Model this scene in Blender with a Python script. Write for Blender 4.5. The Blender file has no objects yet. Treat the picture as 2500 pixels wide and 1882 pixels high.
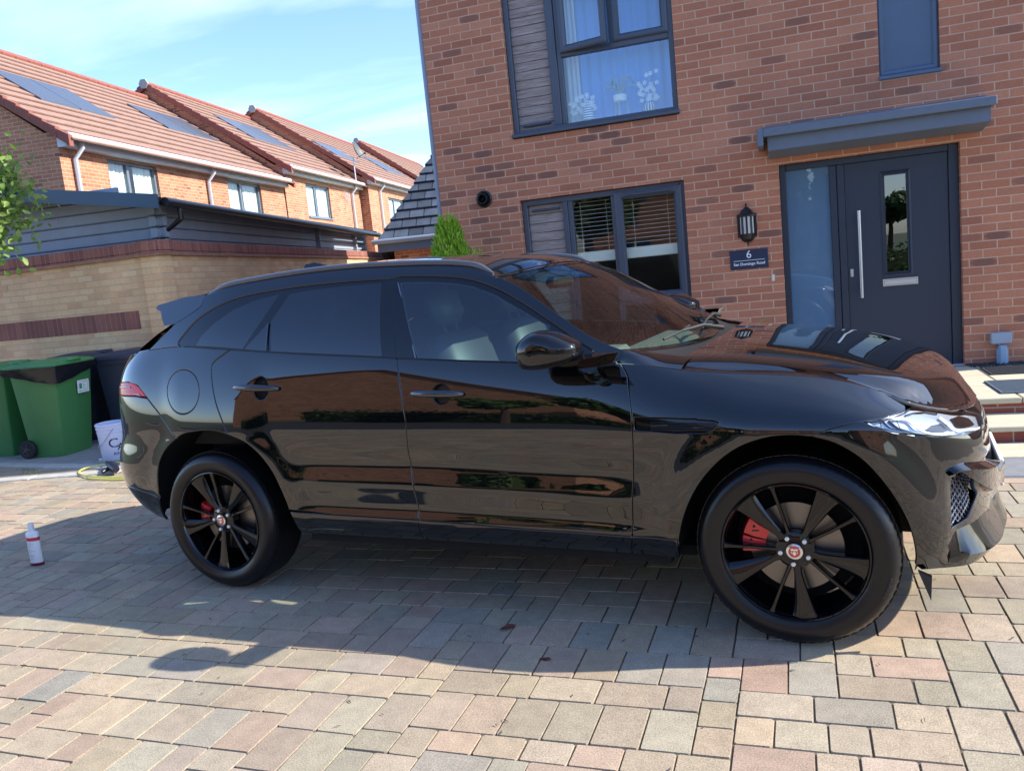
import bpy, bmesh, math, random
import numpy as np
from math import sin, cos, pi, radians
from mathutils import Vector, Matrix
from mathutils.geometry import delaunay_2d_cdt
random.seed(7)
SC = bpy.context.scene
COL = SC.collection
# ------------------------------------------------------------------ camera
CAM_LOC = Vector((1.8365, -4.0012, 1.5186))
cr, cu, cf = Vector((.900663, .422959, -.099555)), Vector((.029683, .168690, .985222)), Vector((-.433502, .890308, -.139379))
cd = bpy.data.cameras.new('camera'); cam = bpy.data.objects.new('camera', cd); COL.objects.link(cam)
cam.matrix_world = Matrix(((cr.x, cu.x, -cf.x, CAM_LOC.x), (cr.y, cu.y, -cf.y, CAM_LOC.y), (cr.z, cu.z, -cf.z, CAM_LOC.z), (0, 0, 0, 1)))
cd.sensor_width = 36; cd.lens = 28.8; cd.clip_start = .05; cd.clip_end = 2000
SC.camera = cam
# ------------------------------------------------------------------ light
SUN_DIR = Vector((1.5, .57, 1.15)).normalized()
el = math.asin(SUN_DIR.z); az = math.atan2(SUN_DIR.x, SUN_DIR.y)
sd = bpy.data.lights.new('sun', 'SUN'); sd.energy = 4.2; sd.angle = radians(.53); sd.color = (1, .945, .84)
sun = bpy.data.objects.new('sun', sd); COL.objects.link(sun)
sun.rotation_euler = SUN_DIR.to_track_quat('Z', 'Y').to_euler(); sun.location = (20, 8, 16)
w = bpy.data.worlds.new('World'); SC.world = w; w.use_nodes = True
nt = w.node_tree; nt.nodes.clear()
def nd(nt, typ, **k):
    n = nt.nodes.new(typ)
    for a, b in k.items():
        if a.startswith('i_'):
            key = a[2:].replace('_', ' ')
            n.inputs[int(key) if key.isdigit() else key].default_value = b
        else: setattr(n, a, b)
    return n
sky = nd(nt, 'ShaderNodeTexSky', sky_type='NISHITA', sun_disc=False, sun_elevation=el, sun_rotation=az, air_density=1.0, dust_density=.6, ozone_density=2.0)
tc = nd(nt, 'ShaderNodeTexCoord')
# thin high cloud, laid out on a plane overhead
sep = nd(nt, 'ShaderNodeSeparateXYZ'); nt.links.new(tc.outputs['Generated'], sep.inputs[0])
mx = nd(nt, 'ShaderNodeMath', operation='MAXIMUM', i_1=.06); nt.links.new(sep.outputs[2], mx.inputs[0])
dv = nd(nt, 'ShaderNodeVectorMath', operation='DIVIDE'); cb = nd(nt, 'ShaderNodeCombineXYZ')
for i in range(3): nt.links.new(mx.outputs[0], cb.inputs[i])
nt.links.new(tc.outputs['Generated'], dv.inputs[0]); nt.links.new(cb.outputs[0], dv.inputs[1])
mp = nd(nt, 'ShaderNodeMapping'); mp.inputs['Scale'].default_value = (.5, .95, 1); mp.inputs['Rotation'].default_value = (0, 0, .5)
nt.links.new(dv.outputs[0], mp.inputs[0])
nz = nd(nt, 'ShaderNodeTexNoise', i_Scale=.8, i_Detail=8, i_Roughness=.55, i_Distortion=.6); nt.links.new(mp.outputs[0], nz.inputs['Vector'])
rp = nd(nt, 'ShaderNodeMapRange'); rp.inputs['From Min'].default_value = .42; rp.inputs['From Max'].default_value = .78
rp.inputs['To Max'].default_value = .6; nt.links.new(nz.outputs[0], rp.inputs[0])
bank = nd(nt, 'ShaderNodeMapRange', interpolation_type='SMOOTHSTEP'); bank.inputs['From Min'].default_value = -.25; bank.inputs['From Max'].default_value = .5; bank.inputs['To Min'].default_value = .02; nt.links.new(sep.outputs[1], bank.inputs[0])
cm = nd(nt, 'ShaderNodeMath', operation='MULTIPLY'); nt.links.new(rp.outputs[0], cm.inputs[0]); nt.links.new(bank.outputs[0], cm.inputs[1])
mixc = nd(nt, 'ShaderNodeMix', data_type='RGBA'); mixc.inputs[7].default_value = (5.2, 5.9, 6.6, 1)
tint = nd(nt, 'ShaderNodeVectorMath', operation='MULTIPLY'); tint.inputs[1].default_value = (.85, .945, 1.16); nt.links.new(sky.outputs[0], tint.inputs[0])
nt.links.new(cm.outputs[0], mixc.inputs[0]); nt.links.new(tint.outputs[0], mixc.inputs[6])
bg = nd(nt, 'ShaderNodeBackground', i_Strength=.15); nt.links.new(mixc.outputs[2], bg.inputs[0])
wo = nd(nt, 'ShaderNodeOutputWorld'); nt.links.new(bg.outputs[0], wo.inputs[0])
SC.view_settings.view_transform = 'Standard'; SC.view_settings.look = 'None'; SC.view_settings.gamma = 1
SC.view_settings.exposure = 1.1
try: SC.view_settings.use_curve_mapping = False
except Exception: pass
SC.cycles.max_bounces = 10; SC.cycles.transparent_max_bounces = 16; SC.cycles.glossy_bounces = 5
# ------------------------------------------------------------------ materials
MATS = {}
def mat(name, col, rough=.5, metal=0, ior=1.5, coat=0, alpha=1, noise=0, nscale=30, bump=0, bscale=200, em=0, spec=None):
    if name in MATS: return MATS[name]
    m = bpy.data.materials.new(name); m.use_nodes = True; t = m.node_tree; b = t.nodes['Principled BSDF']
    b.inputs['Base Color'].default_value = (*col, 1); b.inputs['Roughness'].default_value = rough
    b.inputs['Metallic'].default_value = metal; b.inputs['IOR'].default_value = ior
    b.inputs['Coat Weight'].default_value = coat
    if coat: b.inputs['Coat Roughness'].default_value = .01
    if noise:
        tc = nd(t, 'ShaderNodeTexCoord'); n = nd(t, 'ShaderNodeTexNoise', i_Scale=nscale, i_Detail=5, i_Roughness=.65)
        t.links.new(tc.outputs['Object'], n.inputs['Vector'])
        r = nd(t, 'ShaderNodeMapRange'); r.inputs['From Min'].default_value = .25; r.inputs['From Max'].default_value = .75
        r.inputs['To Min'].default_value = 1 - noise; r.inputs['To Max'].default_value = 1 + noise
        v = nd(t, 'ShaderNodeVectorMath', operation='SCALE'); v.inputs[0].default_value = col
        t.links.new(n.outputs[0], r.inputs[0]); t.links.new(r.outputs[0], v.inputs['Scale']); t.links.new(v.outputs[0], b.inputs['Base Color'])
    if bump:
        tc = nd(t, 'ShaderNodeTexCoord'); n = nd(t, 'ShaderNodeTexNoise', i_Scale=bscale, i_Detail=4)
        t.links.new(tc.outputs['Object'], n.inputs['Vector'])
        bp = nd(t, 'ShaderNodeBump', i_Strength=bump, i_Distance=.004); t.links.new(n.outputs[0], bp.inputs['Height']); t.links.new(bp.outputs[0], b.inputs['Normal'])
    MATS[name] = m; return m
def glass(name, tint=(1, 1, 1), f0=.05, wob=0):
    """thin pane: lets tinted light through and mirrors with the angle"""
    if name in MATS: return MATS[name]
    m = bpy.data.materials.new(name); m.use_nodes = True; t = m.node_tree; t.nodes.clear()
    tr = nd(t, 'ShaderNodeBsdfTransparent'); tr.inputs[0].default_value = (*tint, 1)
    gl = nd(t, 'ShaderNodeBsdfGlossy', i_Roughness=.0)
    lw = nd(t, 'ShaderNodeFresnel', i_IOR=(1 + f0 ** .5) / (1 - f0 ** .5)); mx = nd(t, 'ShaderNodeMixShader'); o = nd(t, 'ShaderNodeOutputMaterial')
    if wob:
        tc = nd(t, 'ShaderNodeTexCoord'); n = nd(t, 'ShaderNodeTexNoise', i_Scale=2.2, i_Detail=1)
        t.links.new(tc.outputs['Object'], n.inputs['Vector'])
        bp = nd(t, 'ShaderNodeBump', i_Strength=wob, i_Distance=.01); t.links.new(n.outputs[0], bp.inputs['Height']); t.links.new(bp.outputs[0], gl.inputs['Normal'])
    g = nd(t, 'ShaderNodeNewGeometry'); t.links.new(M_(t, 'MULTIPLY', lw.outputs[0], M_(t, 'SUBTRACT', 1., g.outputs['Backfacing'])), mx.inputs[0]); t.links.new(tr.outputs[0], mx.inputs[1]); t.links.new(gl.outputs[0], mx.inputs[2]); t.links.new(mx.outputs[0], o.inputs[0])
    MATS[name] = m; return m
def M_(t, op, a=None, b=None, c=None):
    n = t.nodes.new('ShaderNodeMath'); n.operation = op
    for i, x in enumerate((a, b, c)):
        if x is None: continue
        if isinstance(x, (int, float)): n.inputs[i].default_value = x
        else: t.links.new(x, n.inputs[i])
    return n.outputs[0]
def brick(name, cols, mortar, bw=.225, bh=.075, mw=.010, axes=(0, 2), dark=None, darkp=.1, soldier=False, stain=.12, bumpd=.004, uoff=0.0, mvar=.15):
    """brickwork laid out in the object's own metres"""
    if name in MATS: return MATS[name]
    m = bpy.data.materials.new(name); m.use_nodes = True; t = m.node_tree; b = t.nodes['Principled BSDF']; L = t.links.new
    tc = nd(t, 'ShaderNodeTexCoord'); sp = nd(t, 'ShaderNodeSeparateXYZ'); L(tc.outputs['Object'], sp.inputs[0])
    if axes == 'auto':   # pick the horizontal axis from the face normal
        g = nd(t, 'ShaderNodeNewGeometry'); vt = nd(t, 'ShaderNodeVectorTransform', vector_type='NORMAL', convert_from='WORLD', convert_to='OBJECT')
        L(g.outputs['True Normal'], vt.inputs[0]); s2 = nd(t, 'ShaderNodeSeparateXYZ'); L(vt.outputs[0], s2.inputs[0])
        isx = M_(t, 'GREATER_THAN', M_(t, 'ABSOLUTE', s2.outputs[0]), .7)
        u = M_(t, 'ADD', M_(t, 'MULTIPLY', sp.outputs[1], isx), M_(t, 'MULTIPLY', sp.outputs[0], M_(t, 'SUBTRACT', 1., isx))); z = sp.outputs[2]
    else: u, z = sp.outputs[axes[0]], sp.outputs[axes[1]]
    # slightly uneven courses
    wv = nd(t, 'ShaderNodeTexNoise', i_Scale=3.0, i_Detail=2); L(tc.outputs['Object'], wv.inputs['Vector'])
    z = M_(t, 'ADD', z, M_(t, 'MULTIPLY', M_(t, 'SUBTRACT', wv.outputs[0], .5), .006))
    w2 = nd(t, 'ShaderNodeTexNoise', i_Scale=9.0, i_Detail=2); L(tc.outputs['Object'], w2.inputs['Vector'])
    u = M_(t, 'ADD', M_(t, 'ADD', u, uoff), M_(t, 'MULTIPLY', M_(t, 'SUBTRACT', w2.outputs[0], .5), .010))
    row = M_(t, 'FLOOR', M_(t, 'DIVIDE', z, bh)); odd = M_(t, 'FLOORED_MODULO', row, 2.)
    us = M_(t, 'ADD', u, M_(t, 'MULTIPLY', odd, 0. if soldier else bw / 2)); colm = M_(t, 'FLOOR', M_(t, 'DIVIDE', us, bw))
    fu = M_(t, 'SUBTRACT', us, M_(t, 'MULTIPLY', colm, bw)); fz = M_(t, 'SUBTRACT', z, M_(t, 'MULTIPLY', row, bh))
    du = M_(t, 'MINIMUM', fu, M_(t, 'SUBTRACT', bw, fu)); dz = M_(t, 'MINIMUM', fz, M_(t, 'SUBTRACT', bh, fz)); d = M_(t, 'MINIMUM', du, dz)
    en = nd(t, 'ShaderNodeTexNoise', i_Scale=90., i_Detail=3); L(tc.outputs['Object'], en.inputs['Vector'])
    d = M_(t, 'ADD', d, M_(t, 'MULTIPLY', M_(t, 'SUBTRACT', en.outputs[0], .5), .006))
    mk = nd(t, 'ShaderNodeMapRange', interpolation_type='SMOOTHSTEP'); mk.inputs['From Min'].default_value = mw / 2 - .0012; mk.inputs['From Max'].default_value = mw / 2 + .0022; L(d, mk.inputs[0])
    cv = nd(t, 'ShaderNodeCombineXYZ'); L(colm, cv.inputs[0]); L(row, cv.inputs[1])
    wn = nd(t, 'ShaderNodeTexWhiteNoise', noise_dimensions='2D'); L(cv.outputs[0], wn.inputs['Vector'])
    cr_ = nd(t, 'ShaderNodeValToRGB'); e = cr_.color_ramp.elements
    for i, c in enumerate(cols):
        if i < 2: e[i].position = i / (len(cols) - 1); e[i].color = (*c, 1)
        else: x = e.new(1.); x.color = (*c, 1)
    for i, x in enumerate(sorted(e, key=lambda q: q.position)): pass
    n_ = len(cols)
    for i in range(n_): e[i].position = i / (n_ - 1); e[i].color = (*cols[i], 1)
    L(wn.outputs['Value'], cr_.inputs[0]); c = cr_.outputs[0]
    # grain and blotches
    gn = nd(t, 'ShaderNodeTexNoise', i_Scale=38., i_Detail=6, i_Roughness=.7); L(tc.outputs['Object'], gn.inputs['Vector'])
    bl = nd(t, 'ShaderNodeTexNoise', i_Scale=1.1, i_Detail=5, i_Roughness=.6); L(tc.outputs['Object'], bl.inputs['Vector'])
    f = M_(t, 'ADD', M_(t, 'MULTIPLY', M_(t, 'SUBTRACT', gn.outputs[0], .5), .55), M_(t, 'MULTIPLY', M_(t, 'SUBTRACT', bl.outputs[0], .5), stain * 4.5))
    f = M_(t, 'ADD', f, 1.)
    v = nd(t, 'ShaderNodeVectorMath', operation='SCALE'); L(c, v.inputs[0]); L(f, v.inputs['Scale']); c = v.outputs[0]
    if dark:  # kiln-burnt heads in the middle of some bricks
        s3 = nd(t, 'ShaderNodeSeparateColor'); L(wn.outputs['Color'], s3.inputs[0])
        sel = nd(t, 'ShaderNodeMapRange'); sel.inputs['From Min'].default_value = 1 - darkp * 2.2; sel.inputs['From Max'].default_value = 1.; L(s3.outputs[1], sel.inputs[0])
        ctr = nd(t, 'ShaderNodeMapRange', interpolation_type='SMOOTHSTEP'); ctr.inputs['From Min'].default_value = .008; ctr.inputs['From Max'].default_value = .045
        L(M_(t, 'ADD', M_(t, 'MULTIPLY', du, .55), M_(t, 'MULTIPLY', dz, .8)), ctr.inputs[0])
        mm = nd(t, 'ShaderNodeMix', data_type='RGBA'); mm.inputs[7].default_value = (*dark, 1)
        L(M_(t, 'MULTIPLY', sel.outputs[0], ctr.outputs[0]), mm.inputs[0]); L(c, mm.inputs[6]); c = mm.outputs[2]
    mm = nd(t, 'ShaderNodeMix', data_type='RGBA')
    mv = nd(t, 'ShaderNodeVectorMath', operation='SCALE'); mv.inputs[0].default_value = mortar; L(M_(t, 'ADD', 1., M_(t, 'MULTIPLY', M_(t, 'SUBTRACT', bl.outputs[0], .5), mvar * 4)), mv.inputs['Scale'])
    L(mk.outputs[0], mm.inputs[0]); L(mv.outputs[0], mm.inputs[6]); L(c, mm.inputs[7]); L(mm.outputs[2], b.inputs['Base Color'])
    hh = M_(t, 'ADD', M_(t, 'MULTIPLY', mk.outputs[0], 1.), M_(t, 'MULTIPLY', gn.outputs[0], .45))
    bp = nd(t, 'ShaderNodeBump', i_Strength=.9, i_Distance=bumpd); L(hh, bp.inputs['Height']); L(bp.outputs[0], b.inputs['Normal'])
    b.inputs['Roughness'].default_value = .85; MATS[name] = m; return m
# ------------------------------------------------------------------ mesh helpers
def link(o, parent=None):
    COL.objects.link(o)
    if parent is not None: o.parent = parent
    return o
def tag(o, label=None, cat=None, group=None, kind=None):
    if label: o['label'] = label
    if cat: o['category'] = cat
    if group: o['group'] = group
    if kind: o['kind'] = kind
    return o
def empty(name, loc=(0, 0, 0), rz=0, parent=None, **k):
    o = bpy.data.objects.new(name, None); o.location = loc; o.rotation_euler = (0, 0, rz); o.empty_display_size = .1
    link(o, parent); return tag(o, **k)
class MB:
    def __init__(s): s.v = []; s.f = []; s.mi = []; s.mats = []; s.cur = 0
    def use(s, m):
        if m not in s.mats: s.mats.append(m)
        s.cur = s.mats.index(m); return s
    def add(s, vs, fs, T=None):
        k = len(s.v)
        s.v += [tuple(T @ Vector(p)) if T is not None else tuple(p) for p in vs]
        s.f += [tuple(i + k for i in f) for f in fs]; s.mi += [s.cur] * len(fs); return s
    def box(s, x0, x1, y0, y1, z0, z1, T=None, bev=0):
        if bev:
            b = min(bev, (x1 - x0) / 2.01, (y1 - y0) / 2.01, (z1 - z0) / 2.01); bm = bmesh.new(); bmesh.ops.create_cube(bm, size=1)
            for v in bm.verts: v.co = Vector(((x0 + x1) / 2 + v.co.x * (x1 - x0), (y0 + y1) / 2 + v.co.y * (y1 - y0), (z0 + z1) / 2 + v.co.z * (z1 - z0)))
            bmesh.ops.bevel(bm, geom=bm.edges[:], offset=b, segments=1, affect='EDGES'); bm.verts.index_update()
            s.add([v.co for v in bm.verts], [[v.index for v in f.verts] for f in bm.faces], T); bm.free(); return s
        return s.add([(x, y, z) for z in (z0, z1) for y in (y0, y1) for x in (x0, x1)], [(0, 2, 3, 1), (4, 5, 7, 6), (0, 1, 5, 4), (2, 6, 7, 3), (0, 4, 6, 2), (1, 3, 7, 5)], T)
    def tube(s, pts, r, n=8, cap=True, sy=1., close=False):
        pts = [Vector(p) for p in pts]; rs = r if hasattr(r, '__len__') else [r] * len(pts); k = len(s.v); N = len(pts)
        up = None
        for i, p in enumerate(pts):
            d = (pts[(i + 1) % N] - pts[i - 1]) if close else (pts[min(i + 1, N - 1)] - pts[max(i - 1, 0)])
            d.normalize()
            if up is None: up = Vector((0, 0, 1)) if abs(d.z) < .9 else Vector((1, 0, 0))
            a = d.cross(up).normalized(); up = a.cross(d).normalized()
            for j in range(n):
                t = 2 * pi * j / n; s.v.append(tuple(p + a * cos(t) * rs[i] + up * sin(t) * rs[i] * sy))
        m = N if close else N - 1
        for i in range(m):
            i2 = (i + 1) % N
            for j in range(n): s.f.append((k + i * n + j, k + i * n + (j + 1) % n, k + i2 * n + (j + 1) % n, k + i2 * n + j)); s.mi.append(s.cur)
        if cap and not close: s.f += [tuple(k + j for j in range(n))[::-1], tuple(k + (N - 1) * n + j for j in range(n))]; s.mi += [s.cur] * 2
        return s
    def lathe(s, prof, n=32, T=None, cap=True):
        k = []; fs = []
        for r, z in prof:
            for j in range(n): t = 2 * pi * j / n; k.append((r * cos(t), r * sin(t), z))
        for i in range(len(prof) - 1):
            for j in range(n): fs.append((i * n + j, i * n + (j + 1) % n, (i + 1) * n + (j + 1) % n, (i + 1) * n + j))
        if cap: fs += [tuple(range(n))[::-1], tuple((len(prof) - 1) * n + j for j in range(n))]
        return s.add(k, fs, T)
    def prism(s, poly, h0, h1, T=None):
        n = len(poly); return s.add([(x, y, h0) for x, y in poly] + [(x, y, h1) for x, y in poly],
            [tuple(range(n))[::-1], tuple(range(n, 2 * n))] + [(i, (i + 1) % n, n + (i + 1) % n, n + i) for i in range(n)], T)
    def build(s, name, m=None, parent=None, smooth=False, **k):
        me = bpy.data.meshes.new(name); me.from_pydata(s.v, [], s.f); 
        if m is not None: me.materials.append(m)
        else:
            for x in s.mats: me.materials.append(x)
            me.polygons.foreach_set('material_index', s.mi)
        bm = bmesh.new(); bm.from_mesh(me); bmesh.ops.recalc_face_normals(bm, faces=bm.faces); bm.to_mesh(me); bm.free()
        if smooth:
            me.polygons.foreach_set('use_smooth', [True] * len(me.polygons))
            if smooth is not True: me.set_sharp_from_angle(angle=radians(smooth))
        o = bpy.data.objects.new(name, me); link(o, parent); return tag(o, **k)
def TR(loc=(0, 0, 0), rz=0, rx=0, ry=0, sc=1):
    return Matrix.Translation(Vector(loc)) @ Matrix.Rotation(rz, 4, 'Z') @ Matrix.Rotation(ry, 4, 'Y') @ Matrix.Rotation(rx, 4, 'X') @ Matrix.Scale(sc, 4)
def inpoly(P, poly):
    P = np.asarray(P, float); x, y = P[:, 0], P[:, 1]; r = np.zeros(len(P), bool); n = len(poly)
    for i in range(n):
        x1, y1 = poly[i]; x2, y2 = poly[(i + 1) % n]
        c = ((y1 > y) != (y2 > y)) & (x < (x2 - x1) * (y - y1) / ((y2 - y1) or 1e-12) + x1); r ^= c
    return r
def area2(p): return sum(p[i][0] * p[(i + 1) % len(p)][1] - p[(i + 1) % len(p)][0] * p[i][1] for i in range(len(p))) / 2
def wall_slab(mb, outer, holes, d, T=None):
    """flat slab in x-z with openings, thickness d into +y"""
    vs = []; es = []
    for lp in [outer] + holes:
        k = len(vs); vs += [Vector(p) for p in lp]; es += [(k + i, k + (i + 1) % len(lp)) for i in range(len(lp))]
    V, E, F, *_ = delaunay_2d_cdt(vs, es, [], 0, 1e-5)
    keep = []
    C = np.array([[sum(V[i][0] for i in f) / 3, sum(V[i][1] for i in f) / 3] for f in F]); ok = inpoly(C, outer)
    for h in holes: ok &= ~inpoly(C, h)
    fs = [tuple(f) for f, o in zip(F, ok) if o]; n = len(V)
    mb.add([(v[0], 0, v[1]) for v in V] + [(v[0], d, v[1]) for v in V], [f[::-1] for f in fs] + [tuple(i + n for i in f) for f in fs], T)
    for lp in [outer] + holes:
        m = len(lp); mb.add([(x, 0, z) for x, z in lp] + [(x, d, z) for x, z in lp], [(i, (i + 1) % m, m + (i + 1) % m, m + i) for i in range(m)], T)
def text_obj(name, body, size, T, m, parent, depth=.001, align='CENTER', bold=0):
    cu_ = bpy.data.curves.new(name, 'FONT'); cu_.body = body; cu_.size = size; cu_.extrude = depth; cu_.align_x = align; cu_.offset = bold
    cu_.resolution_u = 3
    o = bpy.data.objects.new(name, cu_); COL.objects.link(o); dg = bpy.context.evaluated_depsgraph_get()
    me = bpy.data.meshes.new_from_object(o.evaluated_get(dg)); bpy.data.objects.remove(o)
    me.transform(T); me.materials.clear(); me.materials.append(m); me.name = name
    q = bpy.data.objects.new(name, me); return link(q, parent)
RX90 = Matrix.Rotation(pi / 2, 4, 'X')
def leafcloud(mb, blobs, n, size, seed=1, jitter=.6, up=.3, elong=1.8, shell=.55):
    """n leaf-sized quads scattered through ellipsoid blobs (cx,cy,cz,rx,ry,rz)"""
    rnd = np.random.RandomState(seed); wts = np.array([b[3] * b[4] * b[5] for b in blobs]) ** .67; wts /= wts.sum()
    for i in rnd.choice(len(blobs), n, p=wts):
        b = blobs[i]; d = rnd.normal(size=3); d /= np.linalg.norm(d); r = (shell + (1 - shell) * rnd.rand()) * (1 + .12 * rnd.normal())
        p = np.array(b[:3]) + d * np.array(b[3:]) * r
        nrm = d + rnd.normal(size=3) * jitter + np.array([0, 0, up]); nrm /= np.linalg.norm(nrm)
        a = np.cross(nrm, rnd.normal(size=3)); a /= np.linalg.norm(a) + 1e-9; c = np.cross(nrm, a); s = size * (.6 + .8 * rnd.rand())
        mb.add([p - a * s * elong / 2, p + c * s / 2, p + a * s * elong / 2, p - c * s / 2], [(0, 1, 2, 3)])
def leafmat(name, c1, c2, c3=None, sc=3.):
    if name in MATS: return MATS[name]
    m = mat(name, c1, .55); t = m.node_tree; b = t.nodes['Principled BSDF']
    g = nd(t, 'ShaderNodeNewGeometry'); r = nd(t, 'ShaderNodeValToRGB'); r.color_ramp.elements[0].color = (*c1, 1); r.color_ramp.elements[1].color = (*c2, 1)
    if c3: x = r.color_ramp.elements.new(.5); x.color = (*c3, 1)
    t.links.new(g.outputs['Random Per Island'], r.inputs[0]); t.links.new(r.outputs[0], b.inputs['Base Color'])
    tl = nd(t, 'ShaderNodeBsdfTranslucent'); t.links.new(r.outputs[0], tl.inputs[0]); mx = nd(t, 'ShaderNodeMixShader', i_0=.35)
    o = [n for n in t.nodes if n.type == 'OUTPUT_MATERIAL'][0]
    t.links.new(b.outputs[0], mx.inputs[1]); t.links.new(tl.outputs[0], mx.inputs[2]); t.links.new(mx.outputs[0], o.inputs[0])
    return m

# ================================================================== THE SETTING
HY = .1269
HM = Matrix.Translation((0, 4.18, 0)) @ Matrix.Rotation(HY, 4, 'Z')
def HW(u, y, z): return tuple(HM @ Vector((u, y, z)))
m_frame = mat('anthracite_frame', (.062, .077, .108), .32, noise=.05, nscale=8)
m_frame2 = mat('anthracite_door', (.020, .029, .050), .42, bump=.25, bscale=60)
m_panel = mat('blue_grey_panel', (.09, .135, .205), .45, noise=.05, nscale=6)
m_canopy = mat('grey_canopy', (.125, .155, .205), .5, noise=.06, nscale=12)
m_dark = mat('dark_gap', (.008, .008, .009), .9)
m_white = mat('white_plastic', (.72, .74, .76), .4)
m_steel = mat('brushed_steel', (.62, .63, .66), .28, metal=.9)
m_pane = glass('window_pane', (.93, .97, .96), .16, wob=.02)
m_pane_up = glass('upstairs_pane', (.90, .96, .97), .20, wob=.02)
m_wood = mat('weathered_boards', (.20, .165, .15), .8, noise=.0)
def woodmat(m, c1, c2, axis=0):
    t = m.node_tree; b = t.nodes['Principled BSDF']; tc = nd(t, 'ShaderNodeTexCoord'); mp = nd(t, 'ShaderNodeMapping'); mp.inputs['Scale'].default_value = (2.5, 2.5, 45) if axis == 0 else (45, 45, 2.5)
    n = nd(t, 'ShaderNodeTexNoise', i_Scale=2., i_Detail=8, i_Roughness=.7, i_Distortion=.7); t.links.new(tc.outputs['Object'], mp.inputs[0]); t.links.new(mp.outputs[0], n.inputs['Vector'])
    r = nd(t, 'ShaderNodeValToRGB'); r.color_ramp.elements[0].position = .3; r.color_ramp.elements[0].color = (*c1, 1); r.color_ramp.elements[1].position = .72; r.color_ramp.elements[1].color = (*c2, 1)
    t.links.new(n.outputs[0], r.inputs[0]); t.links.new(r.outputs[0], b.inputs['Base Color'])
    bp = nd(t, 'ShaderNodeBump', i_Strength=.5, i_Distance=.003); t.links.new(n.outputs[0], bp.inputs['Height']); t.links.new(bp.outputs[0], b.inputs['Normal'])
woodmat(m_wood, (.15, .115, .10), (.50, .43, .40))
m_brick = brick('red_brick', [(.42, .155, .085), (.49, .195, .108), (.37, .135, .075), (.53, .225, .13), (.45, .165, .088)], (.60, .375, .25), dark=(.20, .09, .065), darkp=.07, uoff=2.634 + .03)
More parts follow.
